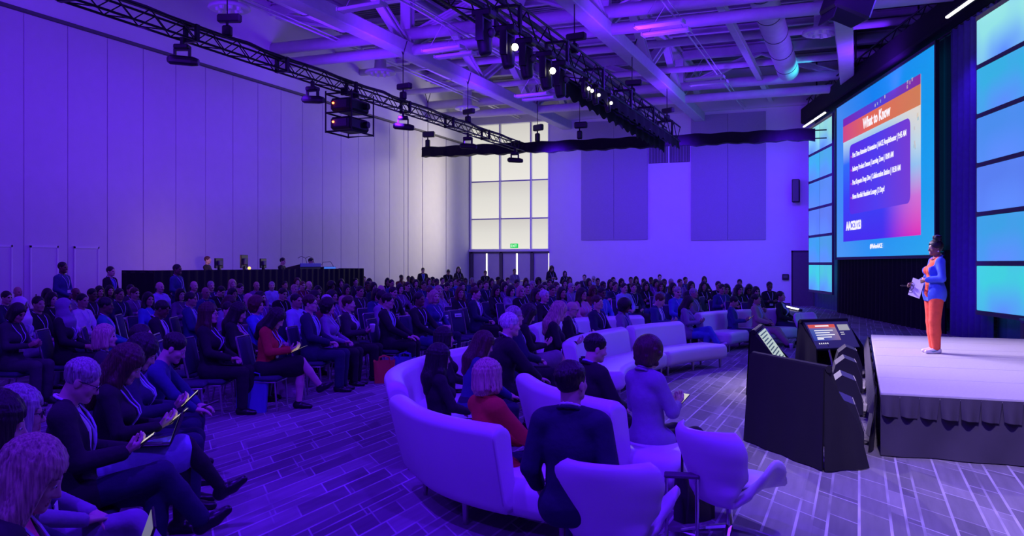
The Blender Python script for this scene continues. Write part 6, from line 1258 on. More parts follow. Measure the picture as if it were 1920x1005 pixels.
# audience further back
AUD = [
    ('dark haired man in navy top, leftmost, front left block', -14.55, 11.27, -1.45, 'm', 'short', 1.35, 'knees', 0.00, 0.12, 0, 0.99, ((0.6, 0.4, 0.32), (0.018, 0.013, 0.012), (0.018, 0.022, 0.06), (0.72, 0.71, 0.74))),
    ('bald man in grey top, leftmost, middle left block', -17.01, 13.46, -1.65, 'm', 'bald', 1.35, 'lap', 0.00, 0.00, 0, 0.99, ((0.44, 0.27, 0.19), (0.42, 0.4, 0.4), (0.22, 0.21, 0.23), (0.72, 0.71, 0.74))),
    ('dark haired man in black top, third from left, front left block', -11.69, 9.61, -1.41, 'm', 'short', 1.35, 'lap', -0.20, 0.00, 0, 0.99, ((0.44, 0.27, 0.19), (0.018, 0.013, 0.012), (0.012, 0.012, 0.015), (0.34, 0.42, 0.66))),
    ('black haired woman in black top, second from left, middle left block', -15.33, 12.75, -1.65, 'w', 'bob', 1.3517037037037039, 'phone', 0.00, 0.20, 0, 0.99, ((0.6, 0.4, 0.32), (0.01, 0.009, 0.01), (0.012, 0.012, 0.015), (0.72, 0.71, 0.74))),
    ('bald man in grey top, third from left, middle left block', -15.16, 13.34, -1.55, 'm', 'bald', 1.3491666666666666, 'lap', 0.00, 0.00, 0, 0.99, ((0.15, 0.085, 0.055), (0.42, 0.4, 0.4), (0.22, 0.21, 0.23), (0.72, 0.71, 0.74))),
    ('dark haired man in white top, fifth from left, front left block', -12.06, 10.74, -1.48, 'm', 'short', 1.35, 'lap', 0.00, 0.00, 0, 0.99, ((0.44, 0.27, 0.19), (0.018, 0.013, 0.012), (0.72, 0.71, 0.74), (0.72, 0.71, 0.74))),
    ('black haired man in charcoal top, fourth from left, middle left block', -13.97, 12.67, -1.74, 'm', 'short', 1.3578333333333337, 'cross', 0.20, 0.00, 0, 1.00, ((0.15, 0.085, 0.055), (0.01, 0.009, 0.01), (0.035, 0.035, 0.042), (0.72, 0.71, 0.74))),
    ('long dark haired woman in purple top, fifth from left, middle left block', -15.65, 14.40, -1.62, 'w', 'long', 1.3523333333333336, 'lap', -0.20, 0.00, 0, 0.99, ((0.44, 0.27, 0.19), (0.018, 0.013, 0.012), (0.16, 0.06, 0.22), (0.72, 0.71, 0.74))),
    ('long black haired woman in black top, sixth from left, middle left block', -15.94, 14.95, -1.72, 'w', 'long', 1.3484814814814814, 'cross', -0.20, 0.00, 0, 0.99, ((0.44, 0.27, 0.19), (0.01, 0.009, 0.01), (0.012, 0.012, 0.015), (0.72, 0.71, 0.74))),
    ('black haired man in charcoal top, eighth from left, middle left block', -15.35, 14.99, -1.73, 'm', 'short', 1.3773418818469012, 'lap', -0.20, 0.00, 0, 1.01, ((0.44, 0.27, 0.19), (0.01, 0.009, 0.01), (0.035, 0.035, 0.042), (0.72, 0.71, 0.74))),
    ('brown haired man in purple top, ninth from left, middle left block', -14.10, 13.86, -1.59, 'm', 'short', 1.3466666666666667, 'cross', 0.00, 0.12, 0, 0.99, ((0.6, 0.4, 0.32), (0.07, 0.035, 0.02), (0.16, 0.06, 0.22), (0.34, 0.42, 0.66))),
    ('bald man in light blue top, leftmost, middle desk side block', -15.35, 15.86, -1.83, 'm', 'bald', 1.4209663153301393, 'knees', 0.20, 0.00, 0, 1.04, ((0.6, 0.4, 0.32), (0.42, 0.4, 0.4), (0.34, 0.42, 0.66), (0.72, 0.71, 0.74))),
    ('grey haired man in black top, second from left, middle desk side block', -15.35, 16.34, -1.83, 'm', 'short', 1.3600270482122983, 'knees', -0.20, 0.00, 0, 1.00, ((0.6, 0.4, 0.32), (0.42, 0.4, 0.4), (0.012, 0.012, 0.015), (0.72, 0.71, 0.74))),
    ('long dark haired woman in blue top, sixth from left, front left block', -11.44, 11.57, -1.63, 'w', 'long', 1.35, 'lap', -0.20, 0.00, 0, 0.99, ((0.44, 0.27, 0.19), (0.018, 0.013, 0.012), (0.07, 0.14, 0.5), (0.72, 0.71, 0.74))),
    ('bald man in charcoal top, fourth from left, middle desk side block', -15.35, 16.99, -1.92, 'm', 'bald', 1.4122132105318133, 'lap', 0.20, 0.00, 0, 1.04, ((0.6, 0.4, 0.32), (0.42, 0.4, 0.4), (0.035, 0.035, 0.042), (0.72, 0.71, 0.74))),
    ('bald man in dark blue top, fifth from left, middle desk side block', -12.91, 14.65, -1.82, 'm', 'bald', 1.35, 'lap', 0.00, 0.00, 0, 0.99, ((0.44, 0.27, 0.19), (0.42, 0.4, 0.4), (0.03, 0.045, 0.17), (0.34, 0.42, 0.66))),
    ('grey haired man in navy top, leftmost, back desk side block', -15.35, 17.60, -1.97, 'm', 'short', 1.4006830234840915, 'knees', 0.00, 0.00, 0, 1.03, ((0.6, 0.4, 0.32), (0.42, 0.4, 0.4), (0.018, 0.022, 0.06), (0.72, 0.71, 0.74))),
    ('dark haired man in black top, sixth from left, middle desk side block', -13.94, 16.22, -1.77, 'm', 'short', 1.35, 'phone', 0.20, 0.45, 0, 0.99, ((0.6, 0.4, 0.32), (0.018, 0.013, 0.012), (0.012, 0.012, 0.015), (0.34, 0.42, 0.66))),
    ('brown haired woman in lavender top, leftmost, front desk side block', -9.66, 11.40, -1.48, 'w', 'bob', 1.3510555555555557, 'phone', 0.00, 0.45, 0, 0.99, ((0.6, 0.4, 0.32), (0.07, 0.035, 0.02), (0.25, 0.21, 0.33), (0.72, 0.71, 0.74))),
    ('long blond haired woman in lavender top, second from left, back desk side block', -15.35, 18.41, -1.99, 'w', 'long', 1.4276246603738267, 'cross', 0.00, 0.00, 0, 1.05, ((0.6, 0.4, 0.32), (0.58, 0.43, 0.3), (0.25, 0.21, 0.33), (0.72, 0.71, 0.74))),
    ('black haired woman in black top, seventh from left, middle desk side block', -11.84, 14.22, -1.78, 'w', 'bob', 1.35, 'knees', 0.00, 0.00, 0, 0.99, ((0.44, 0.27, 0.19), (0.01, 0.009, 0.01), (0.012, 0.012, 0.015), (0.72, 0.71, 0.74))),
    ('dark haired woman in purple top, second from left, front desk side block', -8.29, 9.87, -1.54, 'w', 'short', 1.305555555555555, 'cross', -0.20, 0.00, 0, 0.96, ((0.6, 0.4, 0.32), (0.018, 0.013, 0.012), (0.16, 0.06, 0.22), (0.72, 0.71, 0.74))),
    ('bald man in charcoal top, third from left, front desk side block', -9.69, 12.01, -1.57, 'm', 'bald', 1.3489814814814816, 'phone', -0.20, 0.00, 0, 0.99, ((0.6, 0.4, 0.32), (0.42, 0.4, 0.4), (0.035, 0.035, 0.042), (0.72, 0.71, 0.74))),
    ('man in a cap in purple top, fifth from left, front desk side block', -10.04, 12.75, -1.68, 'm', 'cap', 1.35, 'phone', 0.20, 0.00, 0, 0.99, ((0.6, 0.4, 0.32), (0.01, 0.009, 0.01), (0.16, 0.06, 0.22), (0.72, 0.71, 0.74))),
    ('bald man in purple top, third from left, back desk side block', -15.24, 19.26, -1.99, 'm', 'bald', 1.355666666666667, 'knees', 0.00, 0.00, 0, 1.00, ((0.44, 0.27, 0.19), (0.42, 0.4, 0.4), (0.16, 0.06, 0.22), (0.72, 0.71, 0.74))),
    ('curly auburn haired woman in blue top, fourth from left, front desk side block', -8.31, 10.52, -1.45, 'w', 'curly', 1.35, 'knees', 0.00, 0.00, 0, 0.99, ((0.6, 0.4, 0.32), (0.12, 0.04, 0.025), (0.07, 0.14, 0.5), (0.72, 0.71, 0.74))),
    ('grey haired man in light blue top, fourth from left, back desk side block', -15.19, 19.86, -2.09, 'm', 'short', 1.3443333333333332, 'lap', -0.20, 0.00, 0, 0.99, ((0.6, 0.4, 0.32), (0.42, 0.4, 0.4), (0.34, 0.42, 0.66), (0.72, 0.71, 0.74))),
    ('dark haired man in black top, ninth from left, middle desk side block', -11.18, 14.91, -1.76, 'm', 'short', 1.35, 'phone', 0.00, 0.20, 0, 0.99, ((0.6, 0.4, 0.32), (0.018, 0.013, 0.012), (0.012, 0.012, 0.015), (0.34, 0.42, 0.66))),
    ('blond haired woman in lavender top, tenth from left, middle desk side block', -12.59, 17.33, -1.88, 'w', 'short', 1.35, 'knees', 0.00, 0.00, 0, 0.99, ((0.6, 0.4, 0.32), (0.58, 0.43, 0.3), (0.25, 0.21, 0.33), (0.72, 0.71, 0.74))),
    ('black haired man in light blue top, sixth from left, front desk side block', -8.74, 12.08, -1.65, 'm', 'short', 1.35, 'lap', 0.00, 0.00, 0, 0.99, ((0.44, 0.27, 0.19), (0.01, 0.009, 0.01), (0.34, 0.42, 0.66), (0.72, 0.71, 0.74))),
    ('brown haired woman in purple top, sixth from left, back desk side block', -15.35, 21.26, -2.11, 'w', 'bob', 1.4258196375549115, 'lap', -0.20, 0.00, 0, 1.05, ((0.6, 0.4, 0.32), (0.07, 0.035, 0.02), (0.16, 0.06, 0.22), (0.72, 0.71, 0.74))),
    ('auburn haired woman in maroon top, seventh from left, back desk side block', -14.46, 20.25, -2.03, 'w', 'short', 1.3573333333333337, 'knees', 0.00, 0.12, 0, 1.00, ((0.6, 0.4, 0.32), (0.12, 0.04, 0.025), (0.14, 0.02, 0.03), (0.72, 0.71, 0.74))),
    ('bald man in navy top, eighth from left, back desk side block', -14.64, 20.83, -1.93, 'm', 'bald', 1.3451111111111111, 'lap', 0.20, 0.00, 0, 0.99, ((0.6, 0.4, 0.32), (0.42, 0.4, 0.4), (0.018, 0.022, 0.06), (0.34, 0.42, 0.66))),
    ('long black haired woman in black top, eleventh from left, middle desk side block', -11.20, 16.28, -1.94, 'w', 'long', 1.35, 'lap', -0.20, 0.00, 0, 0.99, ((0.44, 0.27, 0.19), (0.01, 0.009, 0.01), (0.012, 0.012, 0.015), (0.72, 0.71, 0.74))),
    ('white haired woman in maroon top, eighth from left, front desk side block', -8.14, 12.00, -1.70, 'w', 'short', 1.3428395061728395, 'phone', 0.00, 0.20, 0, 0.99, ((0.6, 0.4, 0.32), (0.72, 0.7, 0.7), (0.14, 0.02, 0.03), (0.34, 0.42, 0.66))),
    ('dark haired woman in purple top, twelfth from left, middle desk side block', -9.25, 13.90, -1.79, 'w', 'bob', 1.3453703703703703, 'lap', 0.20, 0.00, 0, 0.99, ((0.44, 0.27, 0.19), (0.018, 0.013, 0.012), (0.16, 0.06, 0.22), (0.72, 0.71, 0.74))),
    ('curly black haired woman in black top, ninth from left, back desk side block', -13.50, 20.25, -1.94, 'w', 'curly', 1.35, 'cross', 0.20, 0.00, 0, 0.99, ((0.15, 0.085, 0.055), (0.01, 0.009, 0.01), (0.012, 0.012, 0.015), (0.72, 0.71, 0.74))),
    ('black haired woman in pink top, thirteenth from left, middle desk side block', -11.43, 17.79, -1.98, 'w', 'bob', 1.35, 'lap', 0.00, 0.00, 0, 0.99, ((0.44, 0.27, 0.19), (0.01, 0.009, 0.01), (0.6, 0.28, 0.34), (0.72, 0.71, 0.74))),
    ('black haired man in charcoal top, eleventh from left, back desk side block', -15.50, 24.69, -2.18, 'm', 'short', 1.3541481481481483, 'lap', -0.20, 0.00, 0, 1.00, ((0.6, 0.4, 0.32), (0.01, 0.009, 0.01), (0.035, 0.035, 0.042), (0.72, 0.71, 0.74))),
    ('brown haired man in lavender top, leftmost, farthest desk side block', -17.60, 28.61, -2.31, 'm', 'short', 1.359450633299491, 'cross', 0.00, 0.00, 0, 1.00, ((0.6, 0.4, 0.32), (0.07, 0.035, 0.02), (0.25, 0.21, 0.33), (0.72, 0.71, 0.74))),
    ('black haired man in black top, twelfth from left, back desk side block', -13.38, 21.90, -2.11, 'm', 'short', 1.35, 'phone', -0.20, 0.20, 0, 0.99, ((0.15, 0.085, 0.055), (0.01, 0.009, 0.01), (0.012, 0.012, 0.015), (0.72, 0.71, 0.74))),
    ('black haired woman in navy top, second from left, farthest desk side block', -15.34, 25.27, -2.23, 'w', 'bob', 1.3458518518518519, 'lap', 0.20, 0.00, 0, 0.99, ((0.44, 0.27, 0.19), (0.01, 0.009, 0.01), (0.018, 0.022, 0.06), (0.72, 0.71, 0.74))),
    ('bald man in grey top, second from left, middle centre block', -10.39, 17.65, -2.02, 'm', 'bald', 1.35, 'cross', 0.20, 0.00, 0, 0.99, ((0.6, 0.4, 0.32), (0.42, 0.4, 0.4), (0.22, 0.21, 0.23), (0.72, 0.71, 0.74))),
    ('tied dark haired woman in lavender top, leftmost, front centre block', -8.13, 13.85, -1.67, 'w', 'bun', 1.35, 'lap', 0.20, 0.00, 0, 0.99, ((0.44, 0.27, 0.19), (0.018, 0.013, 0.012), (0.25, 0.21, 0.33), (0.72, 0.71, 0.74))),
    ('dark haired man in black top, third from left, middle centre block', -9.43, 16.51, -1.87, 'm', 'short', 1.35, 'lap', 0.00, 0.12, 0, 0.99, ((0.6, 0.4, 0.32), (0.018, 0.013, 0.012), (0.012, 0.012, 0.015), (0.72, 0.71, 0.74))),
    ('black haired man in dark blue top, second from left, back centre block', -13.55, 23.65, -2.14, 'm', 'short', 1.35, 'lap', 0.00, 0.00, 0, 0.99, ((0.44, 0.27, 0.19), (0.01, 0.009, 0.01), (0.03, 0.045, 0.17), (0.72, 0.71, 0.74))),
    ('cropped black haired man in maroon top, second from left, farthest centre block', -17.60, 31.48, -2.20, 'm', 'buzz', 1.3862909362505083, 'knees', 0.20, 0.12, 0, 1.02, ((0.15, 0.085, 0.055), (0.01, 0.009, 0.01), (0.14, 0.02, 0.03), (0.72, 0.71, 0.74))),
    ('black haired man in black top, third from left, farthest centre block', -17.04, 31.11, -2.22, 'm', 'short', 1.35, 'cross', -0.20, 0.12, 0, 0.99, ((0.15, 0.085, 0.055), (0.01, 0.009, 0.01), (0.012, 0.012, 0.015), (0.72, 0.71, 0.74))),
    ('black haired woman in navy top, fourth from left, farthest centre block', -16.20, 29.86, -2.25, 'w', 'bob', 1.35, 'cross', 0.00, 0.12, 0, 0.99, ((0.15, 0.085, 0.055), (0.01, 0.009, 0.01), (0.018, 0.022, 0.06), (0.72, 0.71, 0.74))),
    ('brown haired woman in black top, third from left, back centre block', -11.56, 21.03, -2.05, 'w', 'short', 1.35, 'knees', 0.00, 0.12, 0, 0.99, ((0.6, 0.4, 0.32), (0.07, 0.035, 0.02), (0.012, 0.012, 0.015), (0.07, 0.14, 0.5))),
    ('dark haired woman in purple top, fourth from left, middle centre block', -10.51, 18.75, -2.04, 'w', 'bob', 1.35, 'knees', 0.00, 0.00, 0, 0.99, ((0.6, 0.4, 0.32), (0.018, 0.013, 0.012), (0.16, 0.06, 0.22), (0.72, 0.71, 0.74))),
    ('black haired man in black top, second from left, front centre block', -7.08, 13.32, -1.71, 'm', 'short', 1.35, 'knees', 0.00, 0.00, 0, 0.99, ((0.15, 0.085, 0.055), (0.01, 0.009, 0.01), (0.012, 0.012, 0.015), (0.72, 0.71, 0.74))),
    ('auburn haired man in purple top, fifth from left, middle centre block', -8.64, 16.73, -1.89, 'm', 'short', 1.352388888888889, 'knees', 0.00, 0.12, 0, 0.99, ((0.6, 0.4, 0.32), (0.12, 0.04, 0.025), (0.16, 0.06, 0.22), (0.72, 0.71, 0.74))),
    ('blond haired woman in dark blue top, sixth from left, middle centre block', -7.38, 14.49, -1.82, 'w', 'bob', 1.35, 'lap', -0.20, 0.00, 0, 0.99, ((0.6, 0.4, 0.32), (0.58, 0.43, 0.3), (0.03, 0.045, 0.17), (0.72, 0.71, 0.74))),
    ('long blond haired woman in lavender top, seventh from left, middle centre block', -8.73, 17.34, -2.01, 'w', 'long', 1.3484444444444446, 'knees', -0.20, 0.00, 0, 0.99, ((0.6, 0.4, 0.32), (0.58, 0.43, 0.3), (0.25, 0.21, 0.33), (0.72, 0.71, 0.74))),
    ('black haired woman in black top, sixth from left, farthest centre block', -14.85, 28.95, -2.31, 'w', 'bob', 1.35, 'lap', 0.20, 0.12, 0, 0.99, ((0.44, 0.27, 0.19), (0.01, 0.009, 0.01), (0.012, 0.012, 0.015), (0.72, 0.71, 0.74))),
    ('black haired man in blue top, sixth from left, back centre block', -13.12, 25.90, -2.26, 'm', 'short', 1.35, 'knees', 0.20, 0.00, 0, 0.99, ((0.15, 0.085, 0.055), (0.01, 0.009, 0.01), (0.07, 0.14, 0.5), (0.72, 0.71, 0.74))),
    ('dark haired man in navy top, seventh from left, farthest centre block', -13.95, 27.97, -2.41, 'm', 'short', 1.35, 'lap', 0.20, 0.00, 0, 0.99, ((0.6, 0.4, 0.32), (0.018, 0.013, 0.012), (0.018, 0.022, 0.06), (0.72, 0.71, 0.74))),
    ('dark haired woman in dark blue top, eighth from left, back centre block', -11.85, 24.34, -2.28, 'w', 'bob', 1.35, 'cross', 0.00, 0.00, 0, 0.99, ((0.6, 0.4, 0.32), (0.018, 0.013, 0.012), (0.03, 0.045, 0.17), (0.72, 0.71, 0.74))),
    ('dark haired man in purple top, eighth from left, farthest centre block', -12.91, 26.85, -2.32, 'm', 'short', 1.3545000000000003, 'lap', 0.20, 0.00, 0, 1.00, ((0.6, 0.4, 0.32), (0.018, 0.013, 0.012), (0.16, 0.06, 0.22), (0.72, 0.71, 0.74))),
    ('brown haired man in blue top, ninth from left, back centre block', -12.44, 26.18, -2.21, 'm', 'short', 1.35, 'cross', 0.00, 0.12, 0, 0.99, ((0.44, 0.27, 0.19), (0.07, 0.035, 0.02), (0.07, 0.14, 0.5), (0.72, 0.71, 0.74))),
    ('cropped black haired man in dark blue top, ninth from left, farthest centre block', -12.78, 27.45, -2.43, 'm', 'buzz', 1.346, 'cross', -0.20, 0.12, 0, 0.99, ((0.15, 0.085, 0.055), (0.01, 0.009, 0.01), (0.03, 0.045, 0.17), (0.72, 0.71, 0.74))),
    ('grey haired woman in navy top, tenth from left, farthest centre block', -12.95, 28.37, -2.25, 'w', 'short', 1.35, 'lap', -0.20, 0.12, 0, 0.99, ((0.6, 0.4, 0.32), (0.42, 0.4, 0.4), (0.018, 0.022, 0.06), (0.72, 0.71, 0.74))),
    ('long auburn haired woman in black top, eighth from left, middle centre block', -7.88, 16.67, -2.10, 'w', 'long', 1.35, 'lap', -0.20, 0.00, 0, 0.99, ((0.44, 0.27, 0.19), (0.12, 0.04, 0.025), (0.012, 0.012, 0.015), (0.72, 0.71, 0.74))),
    ('dark haired woman in dark blue top, twelfth from left, back centre block', -10.66, 23.88, -2.23, 'w', 'bob', 1.35, 'phone', 0.00, 0.20, 0, 0.99, ((0.6, 0.4, 0.32), (0.018, 0.013, 0.012), (0.03, 0.045, 0.17), (0.72, 0.71, 0.74))),
    ('brown haired man in navy top, thirteenth from left, back centre block', -10.13, 23.21, -2.24, 'm', 'short', 1.35, 'lap', -0.20, 0.00, 0, 0.99, ((0.6, 0.4, 0.32), (0.07, 0.035, 0.02), (0.018, 0.022, 0.06), (0.72, 0.71, 0.74))),
    ('black haired woman in black top, fourteenth from left, back centre block', -11.42, 26.59, -2.26, 'w', 'bob', 1.35, 'knees', 0.00, 0.00, 0, 0.99, ((0.44, 0.27, 0.19), (0.01, 0.009, 0.01), (0.012, 0.012, 0.015), (0.72, 0.71, 0.74))),
    ('man in a cap in charcoal top, eleventh from left, farthest centre block', -12.56, 29.87, -2.36, 'm', 'cap', 1.35, 'cross', 0.20, 0.00, 0, 0.99, ((0.15, 0.085, 0.055), (0.01, 0.009, 0.01), (0.035, 0.035, 0.042), (0.72, 0.71, 0.74))),
    ('dark haired woman in purple top, sixteenth from left, back centre block', -8.81, 21.40, -2.20, 'w', 'bob', 1.35, 'knees', 0.00, 0.12, 0, 0.99, ((0.6, 0.4, 0.32), (0.018, 0.013, 0.012), (0.16, 0.06, 0.22), (0.72, 0.71, 0.74))),
    ('long black haired woman in black top, ninth from left, middle centre block', -7.92, 18.71, -2.11, 'w', 'long', 1.3485185185185187, 'knees', 0.00, 0.12, 0, 0.99, ((0.44, 0.27, 0.19), (0.01, 0.009, 0.01), (0.012, 0.012, 0.015), (0.72, 0.71, 0.74))),
    ('dark haired woman in lavender top, tenth from left, middle centre block', -7.41, 18.38, -2.11, 'w', 'bob', 1.3484814814814814, 'knees', 0.00, 0.12, 0, 0.99, ((0.6, 0.4, 0.32), (0.018, 0.013, 0.012), (0.25, 0.21, 0.33), (0.72, 0.71, 0.74))),
    ('blond haired woman in black top, eleventh from left, middle centre block', -7.00, 17.91, -2.17, 'w', 'bob', 1.3515555555555556, 'phone', 0.00, 0.00, 0, 0.99, ((0.6, 0.4, 0.32), (0.58, 0.43, 0.3), (0.012, 0.012, 0.015), (0.72, 0.71, 0.74))),
    ('long dark haired woman in charcoal top, thirteenth from left, middle centre block', -6.10, 16.53, -2.02, 'w', 'long', 1.35, 'lap', 0.00, 0.00, 0, 0.99, ((0.44, 0.27, 0.19), (0.018, 0.013, 0.012), (0.035, 0.035, 0.042), (0.72, 0.71, 0.74))),
    ('white haired woman in black top, fifteenth from left, middle centre block', -5.58, 15.57, -1.89, 'w', 'short', 1.35, 'lap', 0.00, 0.00, 0, 0.99, ((0.6, 0.4, 0.32), (0.72, 0.7, 0.7), (0.012, 0.012, 0.015), (0.34, 0.42, 0.66))),
    ('auburn haired woman in navy top, thirteenth from left, farthest centre block', -11.17, 29.09, -2.38, 'w', 'bob', 1.35, 'phone', -0.20, 0.45, 0, 0.99, ((0.6, 0.4, 0.32), (0.12, 0.04, 0.025), (0.018, 0.022, 0.06), (0.72, 0.71, 0.74))),
    ('grey haired man in lavender top, eighteenth from left, back centre block', -8.89, 23.71, -2.35, 'm', 'short', 1.35, 'cross', 0.00, 0.12, 0, 0.99, ((0.6, 0.4, 0.32), (0.42, 0.4, 0.4), (0.25, 0.21, 0.33), (0.72, 0.71, 0.74))),
    ('curly black haired woman in black top, fourteenth from left, farthest centre block', -10.33, 28.18, -2.51, 'w', 'curly', 1.35, 'lap', 0.00, 0.00, 0, 0.99, ((0.15, 0.085, 0.055), (0.01, 0.009, 0.01), (0.012, 0.012, 0.015), (0.72, 0.71, 0.74))),
    ('dark haired man in blue top, nineteenth from left, back centre block', -8.06, 22.43, -2.30, 'm', 'short', 1.35, 'phone', -0.20, 0.20, 0, 0.99, ((0.6, 0.4, 0.32), (0.018, 0.013, 0.012), (0.07, 0.14, 0.5), (0.72, 0.71, 0.74))),
    ('man in a cap in black top, twentieth from left, back centre block', -9.29, 26.37, -2.37, 'm', 'cap', 1.35, 'phone', -0.20, 0.00, 0, 0.99, ((0.44, 0.27, 0.19), (0.01, 0.009, 0.01), (0.012, 0.012, 0.015), (0.72, 0.71, 0.74))),
    ('long brown haired woman in purple top, twenty-first from left, back centre block', -7.53, 21.92, -2.31, 'w', 'long', 1.35, 'lap', 0.20, 0.00, 0, 0.99, ((0.6, 0.4, 0.32), (0.07, 0.035, 0.02), (0.16, 0.06, 0.22), (0.72, 0.71, 0.74))),
    ('long dark haired woman in purple top, seventeenth from left, middle centre block', -5.87, 17.48, -2.21, 'w', 'long', 1.35, 'lap', 0.00, 0.00, 0, 0.99, ((0.44, 0.27, 0.19), (0.018, 0.013, 0.012), (0.16, 0.06, 0.22), (0.72, 0.71, 0.74))),
    ('black haired woman in black top, twenty-second from left, back centre block', -8.52, 25.67, -2.50, 'w', 'bob', 1.35, 'lap', -0.20, 0.00, 0, 0.99, ((0.6, 0.4, 0.32), (0.01, 0.009, 0.01), (0.012, 0.012, 0.015), (0.72, 0.71, 0.74))),
    ('grey haired man in lavender top, twenty-third from left, back centre block', -6.97, 21.45, -2.29, 'm', 'short', 1.35, 'lap', 0.20, 0.12, 0, 0.99, ((0.6, 0.4, 0.32), (0.42, 0.4, 0.4), (0.25, 0.21, 0.33), (0.72, 0.71, 0.74))),
    ('dark haired man in dark blue top, leftmost, back right block', -7.20, 22.78, -2.47, 'm', 'short', 1.35, 'lap', 0.20, 0.00, 0, 0.99, ((0.6, 0.4, 0.32), (0.018, 0.013, 0.012), (0.03, 0.045, 0.17), (0.72, 0.71, 0.74))),
    ('long dark haired woman in pink top, leftmost, middle right block', -5.24, 16.87, -2.12, 'w', 'long', 1.35, 'knees', 0.20, 0.00, 0, 0.99, ((0.44, 0.27, 0.19), (0.018, 0.013, 0.012), (0.6, 0.28, 0.34), (0.72, 0.71, 0.74))),
    ('black haired man in charcoal top, leftmost, farthest right block', -10.97, 35.66, -2.66, 'm', 'short', 1.368037037037037, 'phone', -0.20, 0.00, 0, 1.01, ((0.6, 0.4, 0.32), (0.01, 0.009, 0.01), (0.035, 0.035, 0.042), (0.72, 0.71, 0.74))),
    ('black haired woman in navy top, second from left, back right block', -8.40, 27.80, -2.41, 'w', 'bob', 1.35, 'lap', 0.20, 0.00, 0, 0.99, ((0.44, 0.27, 0.19), (0.01, 0.009, 0.01), (0.018, 0.022, 0.06), (0.72, 0.71, 0.74))),
    ('cropped grey haired man in light blue top, second from left, farthest right block', -10.48, 35.31, -2.63, 'm', 'buzz', 1.3520370370370371, 'phone', 0.00, 0.45, 0, 0.99, ((0.6, 0.4, 0.32), (0.42, 0.4, 0.4), (0.34, 0.42, 0.66), (0.72, 0.71, 0.74))),
    ('black haired man in navy top, third from left, farthest right block', -8.42, 28.95, -2.50, 'm', 'short', 1.35, 'lap', -0.20, 0.12, 0, 0.99, ((0.44, 0.27, 0.19), (0.01, 0.009, 0.01), (0.018, 0.022, 0.06), (0.72, 0.71, 0.74))),
    ('black haired man in dark blue top, third from left, back right block', -6.76, 23.74, -2.47, 'm', 'short', 1.35, 'lap', 0.20, 0.12, 0, 0.99, ((0.15, 0.085, 0.055), (0.01, 0.009, 0.01), (0.03, 0.045, 0.17), (0.72, 0.71, 0.74))),
    ('black haired man in blue top, third from left, middle right block', -5.09, 17.79, -2.17, 'm', 'short', 1.35, 'lap', 0.00, 0.12, 0, 0.99, ((0.15, 0.085, 0.055), (0.01, 0.009, 0.01), (0.07, 0.14, 0.5), (0.72, 0.71, 0.74))),
    ('auburn haired woman in maroon top, second from left, middle right block', -5.81, 19.49, -2.19, 'w', 'bob', 1.35, 'phone', -0.20, 0.20, 0, 0.99, ((0.15, 0.085, 0.055), (0.12, 0.04, 0.025), (0.14, 0.02, 0.03), (0.72, 0.71, 0.74))),
    ('long dark haired woman in black top, fourth from left, back right block', -7.21, 26.20, -2.43, 'w', 'long', 1.35, 'lap', 0.00, 0.00, 0, 0.99, ((0.44, 0.27, 0.19), (0.018, 0.013, 0.012), (0.012, 0.012, 0.015), (0.72, 0.71, 0.74))),
    ('brown haired man in charcoal top, fourth from left, farthest right block', -8.56, 31.48, -2.49, 'm', 'short', 1.35, 'knees', 0.00, 0.12, 0, 0.99, ((0.6, 0.4, 0.32), (0.07, 0.035, 0.02), (0.035, 0.035, 0.042), (0.72, 0.71, 0.74))),
    ('dark haired man in navy top, fifth from left, back right block', -6.24, 23.17, -2.36, 'm', 'short', 1.35, 'lap', 0.00, 0.00, 0, 0.99, ((0.44, 0.27, 0.19), (0.018, 0.013, 0.012), (0.018, 0.022, 0.06), (0.34, 0.42, 0.66))),
    ('dark haired man in light blue top, fourth from left, middle right block', -5.45, 21.11, -2.32, 'm', 'short', 1.356166666666667, 'lap', 0.00, 0.00, 0, 1.00, ((0.6, 0.4, 0.32), (0.018, 0.013, 0.012), (0.34, 0.42, 0.66), (0.72, 0.71, 0.74))),
    ('black haired man in black top, fifth from left, farthest right block', -7.94, 31.73, -2.62, 'm', 'short', 1.35, 'lap', -0.20, 0.00, 0, 0.99, ((0.44, 0.27, 0.19), (0.01, 0.009, 0.01), (0.012, 0.012, 0.015), (0.72, 0.71, 0.74))),
    ('long dark haired woman in charcoal top, sixth from left, farthest right block', -8.10, 33.12, -2.70, 'w', 'long', 1.35, 'phone', 0.00, 0.20, 0, 0.99, ((0.6, 0.4, 0.32), (0.018, 0.013, 0.012), (0.035, 0.035, 0.042), (0.72, 0.71, 0.74))),
    ('brown haired man in navy top, seventh from left, back right block', -5.36, 21.73, -2.37, 'm', 'short', 1.3438333333333332, 'reach', -0.20, 0.00, 0, 0.99, ((0.6, 0.4, 0.32), (0.07, 0.035, 0.02), (0.018, 0.022, 0.06), (0.34, 0.42, 0.66))),
    ('long dark haired woman in black top, eighth from left, back right block', -5.62, 24.19, -2.52, 'w', 'long', 1.35, 'cross', 0.00, 0.12, 0, 0.99, ((0.44, 0.27, 0.19), (0.018, 0.013, 0.012), (0.012, 0.012, 0.015), (0.72, 0.71, 0.74))),
    ('black haired man in dark blue top, eighth from left, farthest right block', -7.24, 32.01, -2.59, 'm', 'short', 1.35, 'cross', -0.20, 0.12, 0, 0.99, ((0.15, 0.085, 0.055), (0.01, 0.009, 0.01), (0.03, 0.045, 0.17), (0.72, 0.71, 0.74))),
    ('black haired man in charcoal top, ninth from left, farthest right block', -7.93, 36.69, -2.79, 'm', 'short', 1.39320987654321, 'lap', 0.00, 0.12, 0, 1.02, ((0.6, 0.4, 0.32), (0.01, 0.009, 0.01), (0.035, 0.035, 0.042), (0.72, 0.71, 0.74))),
